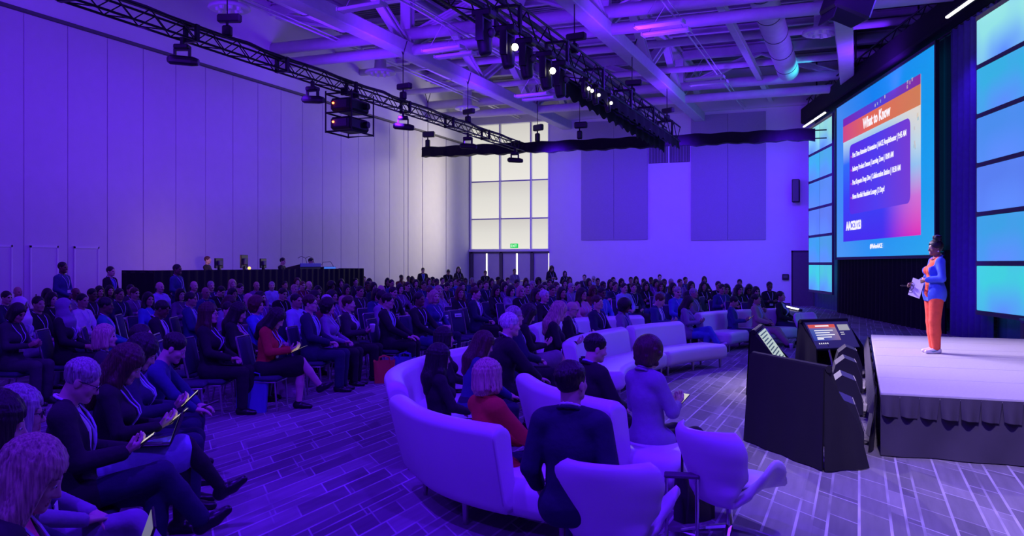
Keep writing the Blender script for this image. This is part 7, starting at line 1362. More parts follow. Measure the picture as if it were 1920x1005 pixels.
    ('long brown haired woman in lavender top, tenth from left, back right block', -5.06, 23.64, -2.56, 'w', 'long', 1.35, 'cross', -0.20, 0.12, 0, 0.99, ((0.44, 0.27, 0.19), (0.07, 0.035, 0.02), (0.25, 0.21, 0.33), (0.72, 0.71, 0.74))),
    ('dark haired man in navy top, eleventh from left, back right block', -5.77, 27.43, -2.53, 'm', 'short', 1.3559074074074078, 'cross', -0.20, 0.00, 0, 1.00, ((0.15, 0.085, 0.055), (0.018, 0.013, 0.012), (0.018, 0.022, 0.06), (0.72, 0.71, 0.74))),
    ('grey haired man in grey top, twelfth from left, back right block', -5.87, 28.82, -2.68, 'm', 'short', 1.35, 'phone', 0.20, 0.20, 0, 0.99, ((0.44, 0.27, 0.19), (0.42, 0.4, 0.4), (0.22, 0.21, 0.23), (0.72, 0.71, 0.74))),
    ('brown haired man in purple top, fourteenth from left, back right block', -5.39, 28.03, -2.51, 'm', 'short', 1.348388888888889, 'knees', 0.20, 0.00, 0, 0.99, ((0.44, 0.27, 0.19), (0.07, 0.035, 0.02), (0.16, 0.06, 0.22), (0.72, 0.71, 0.74))),
    ('grey haired man in blue top, fifth from left, middle right block', -3.69, 18.93, -2.27, 'm', 'short', 1.3473456790123457, 'lap', -0.20, 0.12, 0, 0.99, ((0.6, 0.4, 0.32), (0.42, 0.4, 0.4), (0.07, 0.14, 0.5), (0.72, 0.71, 0.74))),
    ('black haired woman in charcoal top, fifteenth from left, back right block', -4.26, 23.74, -2.58, 'w', 'bob', 1.3544074074074075, 'lap', 0.20, 0.00, 0, 1.00, ((0.44, 0.27, 0.19), (0.01, 0.009, 0.01), (0.035, 0.035, 0.042), (0.72, 0.71, 0.74))),
    ('brown haired woman in black top, eleventh from left, farthest right block', -5.61, 34.12, -2.63, 'w', 'bob', 1.35, 'cross', -0.20, 0.12, 0, 0.99, ((0.44, 0.27, 0.19), (0.07, 0.035, 0.02), (0.012, 0.012, 0.015), (0.72, 0.71, 0.74))),
    ('long dark haired woman in black top, sixteenth from left, back right block', -4.01, 24.29, -2.60, 'w', 'long', 1.3455925925925925, 'cross', 0.00, 0.00, 0, 0.99, ((0.44, 0.27, 0.19), (0.018, 0.013, 0.012), (0.012, 0.012, 0.015), (0.72, 0.71, 0.74))),
    ('black haired man in black top, seventeenth from left, back right block', -3.71, 24.96, -2.62, 'm', 'short', 1.35, 'knees', 0.00, 0.00, 0, 0.99, ((0.44, 0.27, 0.19), (0.01, 0.009, 0.01), (0.012, 0.012, 0.015), (0.72, 0.71, 0.74))),
    ('dark haired man in dark blue top, sixth from left, middle right block', -3.15, 21.77, -2.53, 'm', 'short', 1.3485925925925928, 'cross', 0.00, 0.12, 0, 0.99, ((0.44, 0.27, 0.19), (0.018, 0.013, 0.012), (0.03, 0.045, 0.17), (0.72, 0.71, 0.74))),
    ('long dark haired woman in white top, seventh from left, middle right block', -3.14, 22.39, -2.55, 'w', 'long', 1.3352222222222219, 'phone', -0.20, 0.20, 0, 0.98, ((0.44, 0.27, 0.19), (0.018, 0.013, 0.012), (0.72, 0.71, 0.74), (0.72, 0.71, 0.74))),
    ('black haired man in lavender top, eighteenth from left, back right block', -3.58, 28.66, -2.84, 'm', 'short', 1.35, 'lap', -0.20, 0.12, 0, 0.99, ((0.44, 0.27, 0.19), (0.01, 0.009, 0.01), (0.25, 0.21, 0.33), (0.72, 0.71, 0.74))),
    ('long dark haired woman in black top, eighth from left, middle right block', -2.70, 21.36, -2.52, 'w', 'long', 1.3485555555555555, 'cross', 0.20, 0.12, 0, 0.99, ((0.44, 0.27, 0.19), (0.018, 0.013, 0.012), (0.012, 0.012, 0.015), (0.16, 0.06, 0.22))),
    ('long black haired woman in black top, nineteenth from left, back right block', -2.61, 22.67, -2.72, 'w', 'long', 1.3472592592592592, 'phone', -0.20, 0.45, 0, 0.99, ((0.15, 0.085, 0.055), (0.01, 0.009, 0.01), (0.012, 0.012, 0.015), (0.72, 0.71, 0.74))),
    ('long dark haired woman in charcoal top, ninth from left, middle right block', -2.26, 20.94, -2.54, 'w', 'long', 1.3117777777777775, 'phone', 0.00, 0.00, 0, 0.96, ((0.44, 0.27, 0.19), (0.018, 0.013, 0.012), (0.035, 0.035, 0.042), (0.72, 0.71, 0.74))),
    ('black haired man in black top, twentieth from left, back right block', -2.29, 24.75, -2.72, 'm', 'short', 1.35, 'cross', 0.00, 0.00, 0, 0.99, ((0.15, 0.085, 0.055), (0.01, 0.009, 0.01), (0.012, 0.012, 0.015), (0.72, 0.71, 0.74))),
    ('dark haired woman in navy top, leftmost, back centre block', -12.08, 20.09, -2.18, 'w', 'bob', 1.35, 'lap', 0.20, 0.12, 0, 0.99, ((0.6, 0.4, 0.32), (0.018, 0.013, 0.012), (0.018, 0.022, 0.06), (0.72, 0.71, 0.74))),
    ('black haired woman in black top, leftmost, farthest centre block', -15.19, 26.23, -2.31, 'w', 'bob', 1.35, 'lap', -0.20, 0.12, 0, 0.99, ((0.44, 0.27, 0.19), (0.01, 0.009, 0.01), (0.012, 0.012, 0.015), (0.72, 0.71, 0.74))),
    ('dark haired woman in charcoal top, fourth from left, back centre block', -12.84, 23.94, -2.32, 'w', 'bob', 1.35, 'cross', -0.20, 0.00, 0, 0.99, ((0.6, 0.4, 0.32), (0.018, 0.013, 0.012), (0.035, 0.035, 0.042), (0.72, 0.71, 0.74))),
    ('black haired man in dark blue top, fifth from left, back centre block', -11.47, 21.84, -2.24, 'm', 'short', 1.35, 'lap', 0.00, 0.00, 0, 0.99, ((0.44, 0.27, 0.19), (0.01, 0.009, 0.01), (0.03, 0.045, 0.17), (0.72, 0.71, 0.74))),
    ('brown haired woman in purple top, fifth from left, farthest centre block', -13.87, 26.76, -2.37, 'w', 'bob', 1.35, 'cross', 0.20, 0.00, 0, 0.99, ((0.6, 0.4, 0.32), (0.07, 0.035, 0.02), (0.16, 0.06, 0.22), (0.72, 0.71, 0.74))),
    ('dark haired man in charcoal top, seventh from left, back centre block', -10.90, 22.07, -2.20, 'm', 'short', 1.35, 'phone', 0.00, 0.45, 0, 0.99, ((0.6, 0.4, 0.32), (0.018, 0.013, 0.012), (0.035, 0.035, 0.042), (0.72, 0.71, 0.74))),
    ('brown haired man in navy top, eleventh from left, back centre block', -9.29, 20.51, -2.11, 'm', 'short', 1.35, 'knees', 0.00, 0.00, 0, 0.99, ((0.44, 0.27, 0.19), (0.07, 0.035, 0.02), (0.018, 0.022, 0.06), (0.72, 0.71, 0.74))),
    ('dark haired woman in dark blue top, tenth from left, back centre block', -9.85, 20.98, -2.12, 'w', 'bob', 1.35, 'lap', -0.20, 0.00, 0, 0.99, ((0.6, 0.4, 0.32), (0.018, 0.013, 0.012), (0.03, 0.045, 0.17), (0.72, 0.71, 0.74))),
    ('black haired man in blue top, seventeenth from left, back centre block', -9.87, 24.91, -2.34, 'm', 'short', 1.3538888888888891, 'phone', 0.00, 0.20, 0, 1.00, ((0.44, 0.27, 0.19), (0.01, 0.009, 0.01), (0.07, 0.14, 0.5), (0.72, 0.71, 0.74))),
    ('brown haired man in navy top, twelfth from left, farthest centre block', -11.76, 28.85, -2.46, 'm', 'short', 1.35, 'knees', 0.00, 0.12, 0, 0.99, ((0.6, 0.4, 0.32), (0.07, 0.035, 0.02), (0.018, 0.022, 0.06), (0.72, 0.71, 0.74))),
    ('long black haired woman in black top, fifteenth from left, back centre block', -10.43, 25.13, -2.30, 'w', 'long', 1.346111111111111, 'lap', 0.00, 0.00, 0, 0.99, ((0.44, 0.27, 0.19), (0.01, 0.009, 0.01), (0.012, 0.012, 0.015), (0.72, 0.71, 0.74))),
    ('dark haired man in navy top, sixteenth from left, middle centre block', -6.57, 18.86, -2.19, 'm', 'short', 1.3574074074074078, 'lap', -0.20, 0.12, 0, 1.00, ((0.44, 0.27, 0.19), (0.018, 0.013, 0.012), (0.018, 0.022, 0.06), (0.72, 0.71, 0.74))),
    ('dark haired woman in black top, fifteenth from left, farthest centre block', -10.08, 30.87, -2.48, 'w', 'bob', 1.35, 'lap', 0.00, 0.00, 0, 0.99, ((0.44, 0.27, 0.19), (0.018, 0.013, 0.012), (0.012, 0.012, 0.015), (0.72, 0.71, 0.74))),
    ('brown haired woman in purple top, fourteenth from left, middle centre block', -7.00, 19.30, -2.21, 'w', 'bob', 1.3433333333333333, 'knees', -0.20, 0.00, 0, 0.99, ((0.6, 0.4, 0.32), (0.07, 0.035, 0.02), (0.16, 0.06, 0.22), (0.72, 0.71, 0.74))),
    ('dark haired man in charcoal top, twelfth from left, middle centre block', -7.81, 20.45, -2.29, 'm', 'short', 1.35, 'phone', -0.20, 0.00, 0, 0.99, ((0.6, 0.4, 0.32), (0.018, 0.013, 0.012), (0.035, 0.035, 0.042), (0.72, 0.71, 0.74))),
    ('black haired woman in navy top, sixth from left, back right block', -7.39, 28.21, -2.45, 'w', 'bob', 1.35, 'lap', 0.00, 0.12, 0, 0.99, ((0.44, 0.27, 0.19), (0.01, 0.009, 0.01), (0.018, 0.022, 0.06), (0.72, 0.71, 0.74))),
    ('dark haired man in charcoal top, seventh from left, farthest right block', -6.99, 29.52, -2.56, 'm', 'short', 1.35, 'phone', 0.20, 0.45, 0, 0.99, ((0.44, 0.27, 0.19), (0.018, 0.013, 0.012), (0.035, 0.035, 0.042), (0.72, 0.71, 0.74))),
    ('black haired woman in purple top, ninth from left, back right block', -6.18, 27.88, -2.62, 'w', 'bob', 1.3457037037037036, 'phone', 0.20, 0.20, 0, 0.99, ((0.44, 0.27, 0.19), (0.01, 0.009, 0.01), (0.16, 0.06, 0.22), (0.72, 0.71, 0.74))),
    ('long dark haired woman in navy top, thirteenth from left, back right block', -4.50, 22.44, -2.43, 'w', 'long', 1.35, 'lap', 0.20, 0.00, 0, 0.99, ((0.44, 0.27, 0.19), (0.018, 0.013, 0.012), (0.018, 0.022, 0.06), (0.72, 0.71, 0.74))),
    ('black haired man in dark blue top, tenth from left, farthest right block', -6.05, 32.49, -2.62, 'm', 'short', 1.35, 'knees', 0.20, 0.00, 0, 0.99, ((0.44, 0.27, 0.19), (0.01, 0.009, 0.01), (0.03, 0.045, 0.17), (0.72, 0.71, 0.74))),
    ('dark haired woman in charcoal top, second from left, front left block', -10.38, 8.12, -1.37, 'w', 'bob', 1.35, 'phone', 0.00, 0.45, 0, 0.99, ((0.44, 0.27, 0.19), (0.018, 0.013, 0.012), (0.035, 0.035, 0.042), (0.72, 0.71, 0.74))),
    ('dark haired woman in black top, fourth from left, front left block', -13.00, 10.94, -1.58, 'w', 'bob', 1.35, 'knees', 0.00, 0.00, 0, 0.99, ((0.6, 0.4, 0.32), (0.018, 0.013, 0.012), (0.012, 0.012, 0.015), (0.72, 0.71, 0.74))),
    ('dark haired man in navy top, seventh from left, middle left block', -13.90, 13.28, -1.67, 'm', 'short', 1.3421666666666665, 'lap', 0.00, 0.00, 0, 0.99, ((0.44, 0.27, 0.19), (0.018, 0.013, 0.012), (0.018, 0.022, 0.06), (0.72, 0.71, 0.74))),
    ('dark haired woman in purple top, third from left, middle desk side block', -12.55, 13.53, -1.68, 'w', 'bob', 1.35, 'cross', -0.20, 0.00, 0, 0.99, ((0.6, 0.4, 0.32), (0.018, 0.013, 0.012), (0.16, 0.06, 0.22), (0.72, 0.71, 0.74))),
    ('dark haired man in navy top, eighth from left, middle desk side block', -14.56, 17.74, -1.89, 'm', 'short', 1.35, 'cross', 0.20, 0.12, 0, 0.99, ((0.6, 0.4, 0.32), (0.018, 0.013, 0.012), (0.018, 0.022, 0.06), (0.72, 0.71, 0.74))),
    ('black haired man in charcoal top, fifth from left, back desk side block', -15.20, 20.47, -1.94, 'm', 'short', 1.3475555555555556, 'cross', -0.20, 0.00, 0, 0.99, ((0.44, 0.27, 0.19), (0.01, 0.009, 0.01), (0.035, 0.035, 0.042), (0.72, 0.71, 0.74))),
    ('dark haired woman in black top, tenth from left, back desk side block', -15.35, 23.58, -2.24, 'w', 'bob', 1.3559238002828062, 'lap', -0.20, 0.12, 0, 1.00, ((0.6, 0.4, 0.32), (0.018, 0.013, 0.012), (0.012, 0.012, 0.015), (0.72, 0.71, 0.74))),
    ('long dark haired woman in charcoal top, seventh from left, front desk side block', -9.22, 13.28, -1.67, 'w', 'long', 1.3537777777777777, 'cross', 0.00, 0.12, 0, 1.00, ((0.44, 0.27, 0.19), (0.018, 0.013, 0.012), (0.035, 0.035, 0.042), (0.72, 0.71, 0.74))),
    ('dark haired man in charcoal top, fourteenth from left, middle desk side block', -10.33, 16.63, -1.98, 'm', 'short', 1.35, 'lap', 0.00, 0.00, 0, 0.99, ((0.44, 0.27, 0.19), (0.018, 0.013, 0.012), (0.035, 0.035, 0.042), (0.72, 0.71, 0.74))),
    ('dark haired woman in dark blue top, leftmost, middle centre block', -9.16, 15.30, -1.82, 'w', 'bob', 1.35, 'phone', -0.20, 0.20, 0, 0.99, ((0.6, 0.4, 0.32), (0.018, 0.013, 0.012), (0.03, 0.045, 0.17), (0.72, 0.71, 0.74))),
    ('black haired man in black jacket, leftmost, standing behind centre block', -17.24, 32.73, -2.40, 'm', 'short', 'jacket', 'clasp', 0.00, 0.12, 1, 0.94, ((0.6, 0.4, 0.32), (0.01, 0.009, 0.01), (0.012, 0.012, 0.015), (0.07, 0.14, 0.5))),
    ('black haired man in black top, second from left, standing behind centre block', -16.15, 32.91, -2.40, 'm', 'short', 'top', 'phone', 0.00, 0.45, 1, 0.91, ((0.44, 0.27, 0.19), (0.01, 0.009, 0.01), (0.012, 0.012, 0.015), (0.72, 0.71, 0.74))),
    ('long dark haired woman in charcoal top, third from left, standing behind centre block', -15.92, 33.49, -2.47, 'w', 'long', 'top', 'clasp', -0.20, 0.00, 1, 0.96, ((0.6, 0.4, 0.32), (0.018, 0.013, 0.012), (0.035, 0.035, 0.042), (0.72, 0.71, 0.74))),
    ('black haired man in black top, fourth from left, standing behind centre block', -14.78, 33.72, -2.48, 'm', 'short', 'top', 'phone', 0.00, 0.00, 1, 0.87, ((0.44, 0.27, 0.19), (0.01, 0.009, 0.01), (0.012, 0.012, 0.015), (0.72, 0.71, 0.74))),
    ('cropped black haired man in lavender top, fifth from left, standing behind centre block', -13.62, 34.19, -2.44, 'm', 'buzz', 'top', 'clasp', 0.00, 0.00, 1, 0.91, ((0.44, 0.27, 0.19), (0.01, 0.009, 0.01), (0.25, 0.21, 0.33), (0.72, 0.71, 0.74))),
    ('long brown haired woman in black top, sixth from left, standing behind centre block', -12.16, 34.71, -2.48, 'w', 'long', 'top', 'phone', 0.00, 0.45, 1, 1.00, ((0.6, 0.4, 0.32), (0.07, 0.035, 0.02), (0.012, 0.012, 0.015), (0.72, 0.71, 0.74))),
    ('black haired woman in black top, seventh from left, standing behind centre block', -11.64, 35.01, -2.48, 'w', 'bob', 'top', 'clasp', 0.00, 0.00, 1, 0.86, ((0.6, 0.4, 0.32), (0.01, 0.009, 0.01), (0.012, 0.012, 0.015), (0.72, 0.71, 0.74))),
]
SEATS = [
    (-2.70, 2.10, -0.87, 'dark banquet chair under the blonde woman with shoulder length hair at the bottom left corner', 0),
    (-3.11, 2.36, -0.77, 'dark banquet chair under the dark haired woman with a laptop at the left edge', 0),
    (-3.64, 2.93, -0.84, 'dark banquet chair under the grey blonde woman with glasses and crossed legs in pale trousers', 0),
    (-4.18, 3.65, -0.87, 'dark banquet chair under the grey haired man in a dark suit and glasses looking at', 0),
    (-4.63, 4.34, -0.94, 'dark banquet chair under the woman with long dark hair and pale blue skirt', 0),
    (-5.05, 4.92, -0.91, 'dark banquet chair under the dark haired woman reading her phone behind the laptop woman', 0),
    (-6.67, 6.21, -0.91, 'dark banquet chair under the blond woman half hidden behind the woman reading her phone', 0),
    (-5.96, 5.96, -1.01, 'dark banquet chair under the man with cropped dark hair looking up', 0),
    (-5.58, 5.52, -0.98, 'dark banquet chair under the man in a dark hoodie bending forward over his phone', 0),
    (-7.46, 8.53, -1.22, 'dark banquet chair under the woman with long brown hair and glasses in black', 0),
    (-7.83, 9.46, -1.22, 'dark banquet chair under the woman with dark hair in a black jacket and pink blouse', 0),
    (-7.02, 9.03, -1.26, 'dark banquet chair under the woman in a red jacket writing on her lap', 0),
    (-7.42, 10.60, -1.29, 'dark banquet chair under the tall young man with glasses in a navy suit and tie', 0),
    (-7.52, 11.20, -1.31, 'dark banquet chair under the woman with curly dark hair and pale sleeves next to the', 0),
    (-7.56, 11.84, -1.33, 'dark banquet chair under the woman with short hair in a sparkling dark jacket holding a', 0),
    (-7.24, 12.50, -1.40, 'dark banquet chair under the man with glasses in a dark suit left of the empty', 0),
    (-7.24, 16.06, -1.50, 'dark banquet chair under the man in a dark jacket and white shirt right of the', 0),
    (-3.99, 10.04, -0.93, 'dark banquet chair under the grey haired man with glasses just behind the white haired man', 0),
    (-4.14, 10.73, -0.98, 'dark banquet chair under the woman with black hair and patterned skirt looking down beside the', 0),
    (-3.98, 11.33, -1.28, 'dark banquet chair under the woman with long blond hair in black bending over', 0),
    (-3.58, 20.33, -1.80, 'dark banquet chair under the grey haired man in a checked shirt behind the woman in', 0),
    (-11.35, 9.02, -1.05, 'dark banquet chair under the woman in a pale headscarf and blue jacket at the left', 0),
    (-10.33, 8.89, -1.05, 'dark banquet chair under the woman in a pale headscarf and dark jacket', 0),
    (-10.20, 9.48, -0.84, 'dark banquet chair under the man with dark skin in a teal shirt turning round', 0),
    (-9.17, 9.46, -1.05, 'dark banquet chair under the dark skinned man in a striped dark suit looking down', 0),
    (-10.62, 11.68, -1.10, 'dark banquet chair under the bearded man in a blue jacket before the left part of', 0),
    (-14.55, 11.27, -1.57, 'dark chair under the leftmost person, front left block', 0),
    (-17.01, 13.46, -1.67, 'dark chair under the leftmost person, middle left block', 0),
    (-11.69, 9.61, -1.46, 'dark chair under the third from left person, front left block', 0),
    (-15.33, 12.75, -1.64, 'dark chair under the second from left person, middle left block', 0),
    (-15.16, 13.34, -1.67, 'dark chair under the third from left person, middle left block', 0),
    (-12.06, 10.74, -1.53, 'dark chair under the fifth from left person, front left block', 0),
    (-13.97, 12.67, -1.64, 'dark chair under the fourth from left person, middle left block', 0),
    (-15.65, 14.40, -1.73, 'dark chair under the fifth from left person, middle left block', 0),
    (-15.94, 14.95, -1.75, 'dark chair under the sixth from left person, middle left block', 0),
    (-15.35, 14.99, -1.76, 'dark chair under the eighth from left person, middle left block', 0),
    (-14.10, 13.86, -1.71, 'dark chair under the ninth from left person, middle left block', 0),
    (-15.35, 15.86, -1.80, 'dark chair under the leftmost person, middle desk side block', 0),
    (-15.35, 16.34, -1.82, 'dark chair under the second from left person, middle desk side block', 0),
    (-11.44, 11.57, -1.59, 'dark chair under the sixth from left person, front left block', 0),
    (-15.35, 16.99, -1.85, 'dark chair under the fourth from left person, middle desk side block', 0),
    (-12.91, 14.65, -1.76, 'dark chair under the fifth from left person, middle desk side block', 0),
    (-15.35, 17.60, -1.88, 'dark chair under the leftmost person, back desk side block', 0),
    (-13.94, 16.22, -1.84, 'dark chair under the sixth from left person, middle desk side block', 0),
    (-9.66, 11.40, -1.58, 'dark chair under the leftmost person, front desk side block', 0),
    (-15.35, 18.41, -1.92, 'dark chair under the second from left person, back desk side block', 0),
    (-11.84, 14.22, -1.75, 'dark chair under the seventh from left person, middle desk side block', 0),
    (-8.29, 9.87, -1.45, 'dark chair under the second from left person, front desk side block', 0),
    (-9.69, 12.01, -1.62, 'dark chair under the third from left person, front desk side block', 0),
    (-10.04, 12.75, -1.67, 'dark chair under the fifth from left person, front desk side block', 0),
    (-15.24, 19.26, -1.96, 'dark chair under the third from left person, back desk side block', 0),
    (-8.31, 10.52, -1.50, 'dark chair under the fourth from left person, front desk side block', 0),
    (-15.19, 19.86, -1.99, 'dark chair under the fourth from left person, back desk side block', 0),
    (-11.18, 14.91, -1.80, 'dark chair under the ninth from left person, middle desk side block', 0),
    (-12.59, 17.33, -1.92, 'dark chair under the tenth from left person, middle desk side block', 0),
    (-8.74, 12.08, -1.63, 'dark chair under the sixth from left person, front desk side block', 0),
    (-15.35, 21.26, -2.04, 'dark chair under the sixth from left person, back desk side block', 0),
    (-14.46, 20.25, -2.02, 'dark chair under the seventh from left person, back desk side block', 0),
    (-14.64, 20.83, -2.04, 'dark chair under the eighth from left person, back desk side block', 0),
    (-11.20, 16.28, -1.88, 'dark chair under the eleventh from left person, middle desk side block', 0),
    (-8.14, 12.00, -1.63, 'dark chair under the eighth from left person, front desk side block', 0),
    (-9.25, 13.90, -1.76, 'dark chair under the twelfth from left person, middle desk side block', 0),
    (-13.50, 20.25, -2.04, 'dark chair under the ninth from left person, back desk side block', 0),
    (-11.43, 17.79, -1.97, 'dark chair under the thirteenth from left person, middle desk side block', 0),
    (-15.50, 24.69, -2.17, 'dark chair under the eleventh from left person, back desk side block', 0),
    (-13.38, 21.90, -2.12, 'dark chair under the twelfth from left person, back desk side block', 0),
    (-15.34, 25.27, -2.19, 'dark chair under the second from left person, farthest desk side block', 0),
    (-10.39, 17.65, -1.98, 'dark chair under the second from left person, middle centre block', 0),
    (-8.13, 13.85, -1.77, 'dark chair under the leftmost person, front centre block', 0),
    (-9.43, 16.51, -1.94, 'dark chair under the third from left person, middle centre block', 0),
    (-13.55, 23.65, -2.18, 'dark chair under the second from left person, back centre block', 0),
    (-11.56, 21.03, -2.13, 'dark chair under the third from left person, back centre block', 0),
    (-10.51, 18.75, -2.04, 'dark chair under the fourth from left person, middle centre block', 0),
    (-7.08, 13.32, -1.75, 'dark chair under the second from left person, front centre block', 0),
    (-8.64, 16.73, -1.97, 'dark chair under the fifth from left person, middle centre block', 0),
    (-7.38, 14.49, -1.84, 'dark chair under the sixth from left person, middle centre block', 0),
    (-8.73, 17.34, -2.01, 'dark chair under the seventh from left person, middle centre block', 0),
    (-13.12, 25.90, -2.27, 'dark chair under the sixth from left person, back centre block', 0),
    (-11.85, 24.34, -2.26, 'dark chair under the eighth from left person, back centre block', 0),
    (-12.91, 26.85, -2.31, 'dark chair under the eighth from left person, farthest centre block', 0),
    (-12.44, 26.18, -2.30, 'dark chair under the ninth from left person, back centre block', 0),
    (-7.88, 16.67, -1.99, 'dark chair under the eighth from left person, middle centre block', 0),
    (-10.66, 23.88, -2.28, 'dark chair under the twelfth from left person, back centre block', 0),
    (-10.13, 23.21, -2.27, 'dark chair under the thirteenth from left person, back centre block', 0),
    (-11.42, 26.59, -2.35, 'dark chair under the fourteenth from left person, back centre block', 0),
    (-8.81, 21.40, -2.23, 'dark chair under the sixteenth from left person, back centre block', 0),
    (-7.92, 18.71, -2.12, 'dark chair under the ninth from left person, middle centre block', 0),
    (-7.41, 18.38, -2.12, 'dark chair under the tenth from left person, middle centre block', 0),
    (-7.00, 17.91, -2.11, 'dark chair under the eleventh from left person, middle centre block', 0),
    (-6.10, 16.53, -2.04, 'dark chair under the thirteenth from left person, middle centre block', 0),
    (-5.58, 15.57, -1.99, 'dark chair under the fifteenth from left person, middle centre block', 0),
    (-8.89, 23.71, -2.33, 'dark chair under the eighteenth from left person, back centre block', 0),
    (-8.06, 22.43, -2.31, 'dark chair under the nineteenth from left person, back centre block', 0),
    (-9.29, 26.37, -2.41, 'dark chair under the twentieth from left person, back centre block', 0),
    (-7.53, 21.92, -2.31, 'dark chair under the twenty-first from left person, back centre block', 0),
    (-5.87, 17.48, -2.12, 'dark chair under the seventeenth from left person, middle centre block', 0),
    (-8.52, 25.67, -2.42, 'dark chair under the twenty-second from left person, back centre block', 0),
    (-6.97, 21.45, -2.31, 'dark chair under the twenty-third from left person, back centre block', 0),
    (-7.20, 22.78, -2.36, 'dark chair under the leftmost person, back right block', 0),
    (-5.24, 16.87, -2.11, 'dark chair under the leftmost person, middle right block', 0),
    (-8.40, 27.80, -2.49, 'dark chair under the second from left person, back right block', 0),
    (-6.76, 23.74, -2.42, 'dark chair under the third from left person, back right block', 0),
    (-5.09, 17.79, -2.18, 'dark chair under the third from left person, middle right block', 0),
    (-5.81, 19.49, -2.26, 'dark chair under the second from left person, middle right block', 0),
    (-7.21, 26.20, -2.49, 'dark chair under the fourth from left person, back right block', 0),
    (-6.24, 23.17, -2.43, 'dark chair under the fifth from left person, back right block', 0),
    (-5.45, 21.11, -2.37, 'dark chair under the fourth from left person, middle right block', 0),
    (-5.36, 21.73, -2.41, 'dark chair under the seventh from left person, back right block', 0),
    (-5.62, 24.19, -2.50, 'dark chair under the eighth from left person, back right block', 0),
    (-5.06, 23.64, -2.50, 'dark chair under the tenth from left person, back right block', 0),
    (-5.77, 27.43, -2.59, 'dark chair under the eleventh from left person, back right block', 0),
    (-5.87, 28.82, -2.63, 'dark chair under the twelfth from left person, back right block', 0),
    (-5.39, 28.03, -2.63, 'dark chair under the fourteenth from left person, back right block', 0),
    (-3.69, 18.93, -2.35, 'dark chair under the fifth from left person, middle right block', 0),
    (-4.26, 23.74, -2.55, 'dark chair under the fifteenth from left person, back right block', 0),
    (-4.01, 24.29, -2.58, 'dark chair under the sixteenth from left person, back right block', 0),
    (-3.71, 24.96, -2.62, 'dark chair under the seventeenth from left person, back right block', 0),
    (-3.15, 21.77, -2.54, 'dark chair under the sixth from left person, middle right block', 0),
    (-3.14, 22.39, -2.56, 'dark chair under the seventh from left person, middle right block', 0),
    (-3.58, 28.66, -2.73, 'dark chair under the eighteenth from left person, back right block', 0),
    (-2.70, 21.36, -2.55, 'dark chair under the eighth from left person, middle right block', 0),
    (-2.61, 22.67, -2.61, 'dark chair under the nineteenth from left person, back right block', 0),
    (-2.26, 20.94, -2.56, 'dark chair under the ninth from left person, middle right block', 0),
    (-2.29, 24.75, -2.70, 'dark chair under the twentieth from left person, back right block', 0),
    (-12.08, 20.09, -2.07, 'dark chair under the leftmost person, back centre block', 0),
    (-12.84, 23.94, -2.21, 'dark chair under the fourth from left person, back centre block', 0),
    (-11.47, 21.84, -2.17, 'dark chair under the fifth from left person, back centre block', 0),
    (-10.90, 22.07, -2.19, 'dark chair under the seventh from left person, back centre block', 0),
    (-9.29, 20.51, -2.17, 'dark chair under the eleventh from left person, back centre block', 0),
    (-9.85, 20.98, -2.18, 'dark chair under the tenth from left person, back centre block', 0),
    (-9.87, 24.91, -2.34, 'dark chair under the seventeenth from left person, back centre block', 0),
    (-10.43, 25.13, -2.33, 'dark chair under the fifteenth from left person, back centre block', 0),
    (-6.57, 18.86, -2.19, 'dark chair under the sixteenth from left person, middle centre block', 0),
    (-7.00, 19.30, -2.19, 'dark chair under the fourteenth from left person, middle centre block', 0),
    (-7.81, 20.45, -2.23, 'dark chair under the twelfth from left person, middle centre block', 0),
    (-7.39, 28.21, -2.55, 'dark chair under the sixth from left person, back right block', 0),
    (-6.18, 27.88, -2.59, 'dark chair under the ninth from left person, back right block', 0),
    (-4.50, 22.44, -2.48, 'dark chair under the thirteenth from left person, back right block', 0),
    (-10.38, 8.12, -1.35, 'dark chair under the second from left person, front left block', 0),
    (-13.00, 10.94, -1.55, 'dark chair under the fourth from left person, front left block', 0),
    (-13.90, 13.28, -1.68, 'dark chair under the seventh from left person, middle left block', 0),
    (-12.55, 13.53, -1.70, 'dark chair under the third from left person, middle desk side block', 0),
    (-14.56, 17.74, -1.90, 'dark chair under the eighth from left person, middle desk side block', 0),
    (-15.20, 20.47, -2.01, 'dark chair under the fifth from left person, back desk side block', 0),
    (-15.35, 23.58, -2.13, 'dark chair under the tenth from left person, back desk side block', 0),
    (-9.22, 13.28, -1.72, 'dark chair under the seventh from left person, front desk side block', 0),
    (-10.33, 16.63, -1.92, 'dark chair under the fourteenth from left person, middle desk side block', 0),
    (-9.16, 15.30, -1.86, 'dark chair under the leftmost person, middle centre block', 0),
    (-7.16, 13.18, -1.85, 'empty dark chair with a reserved card, leftmost in the empty row', 1),
    (-7.16, 13.72, -1.85, 'empty dark chair with a reserved card, second from left in the empty row', 1),
    (-7.15, 14.26, -1.85, 'empty dark chair with a reserved card, third from left in the empty row', 1),
    (-7.15, 14.80, -1.85, 'empty dark chair with a reserved card, fourth from left in the empty row', 1),
    (-7.13, 15.35, -1.85, 'empty dark chair with a reserved card, fifth from left in the empty row', 1),
    (-7.28, 9.90, -1.05, 'empty dark chair with a reserved card behind the woman in red', 1),
    (-7.51, 8.19, -1.01, 'empty dark chair left of the brown haired woman with glasses', 0),
    (-8.25, 8.86, -1.01, 'empty dark chair behind the first empty chair in the left aisle', 0),
    (-6.50, 23.79, -1.63, 'empty dark chair back seen below the reaching man', 0),
    (-7.23, 21.88, -1.50, 'empty chair with pale frame left of the pink top woman', 0),
    (-7.17, 20.83, -1.50, 'empty chair with pale frame behind the bald man in glasses', 0),
    (-5.04, 21.90, -1.71, 'empty dark chair behind the seated reader above the empty sofa', 0),
    (-3.73, 23.94, -1.80, 'empty dark chair behind the far sofa, left of the others', 0),
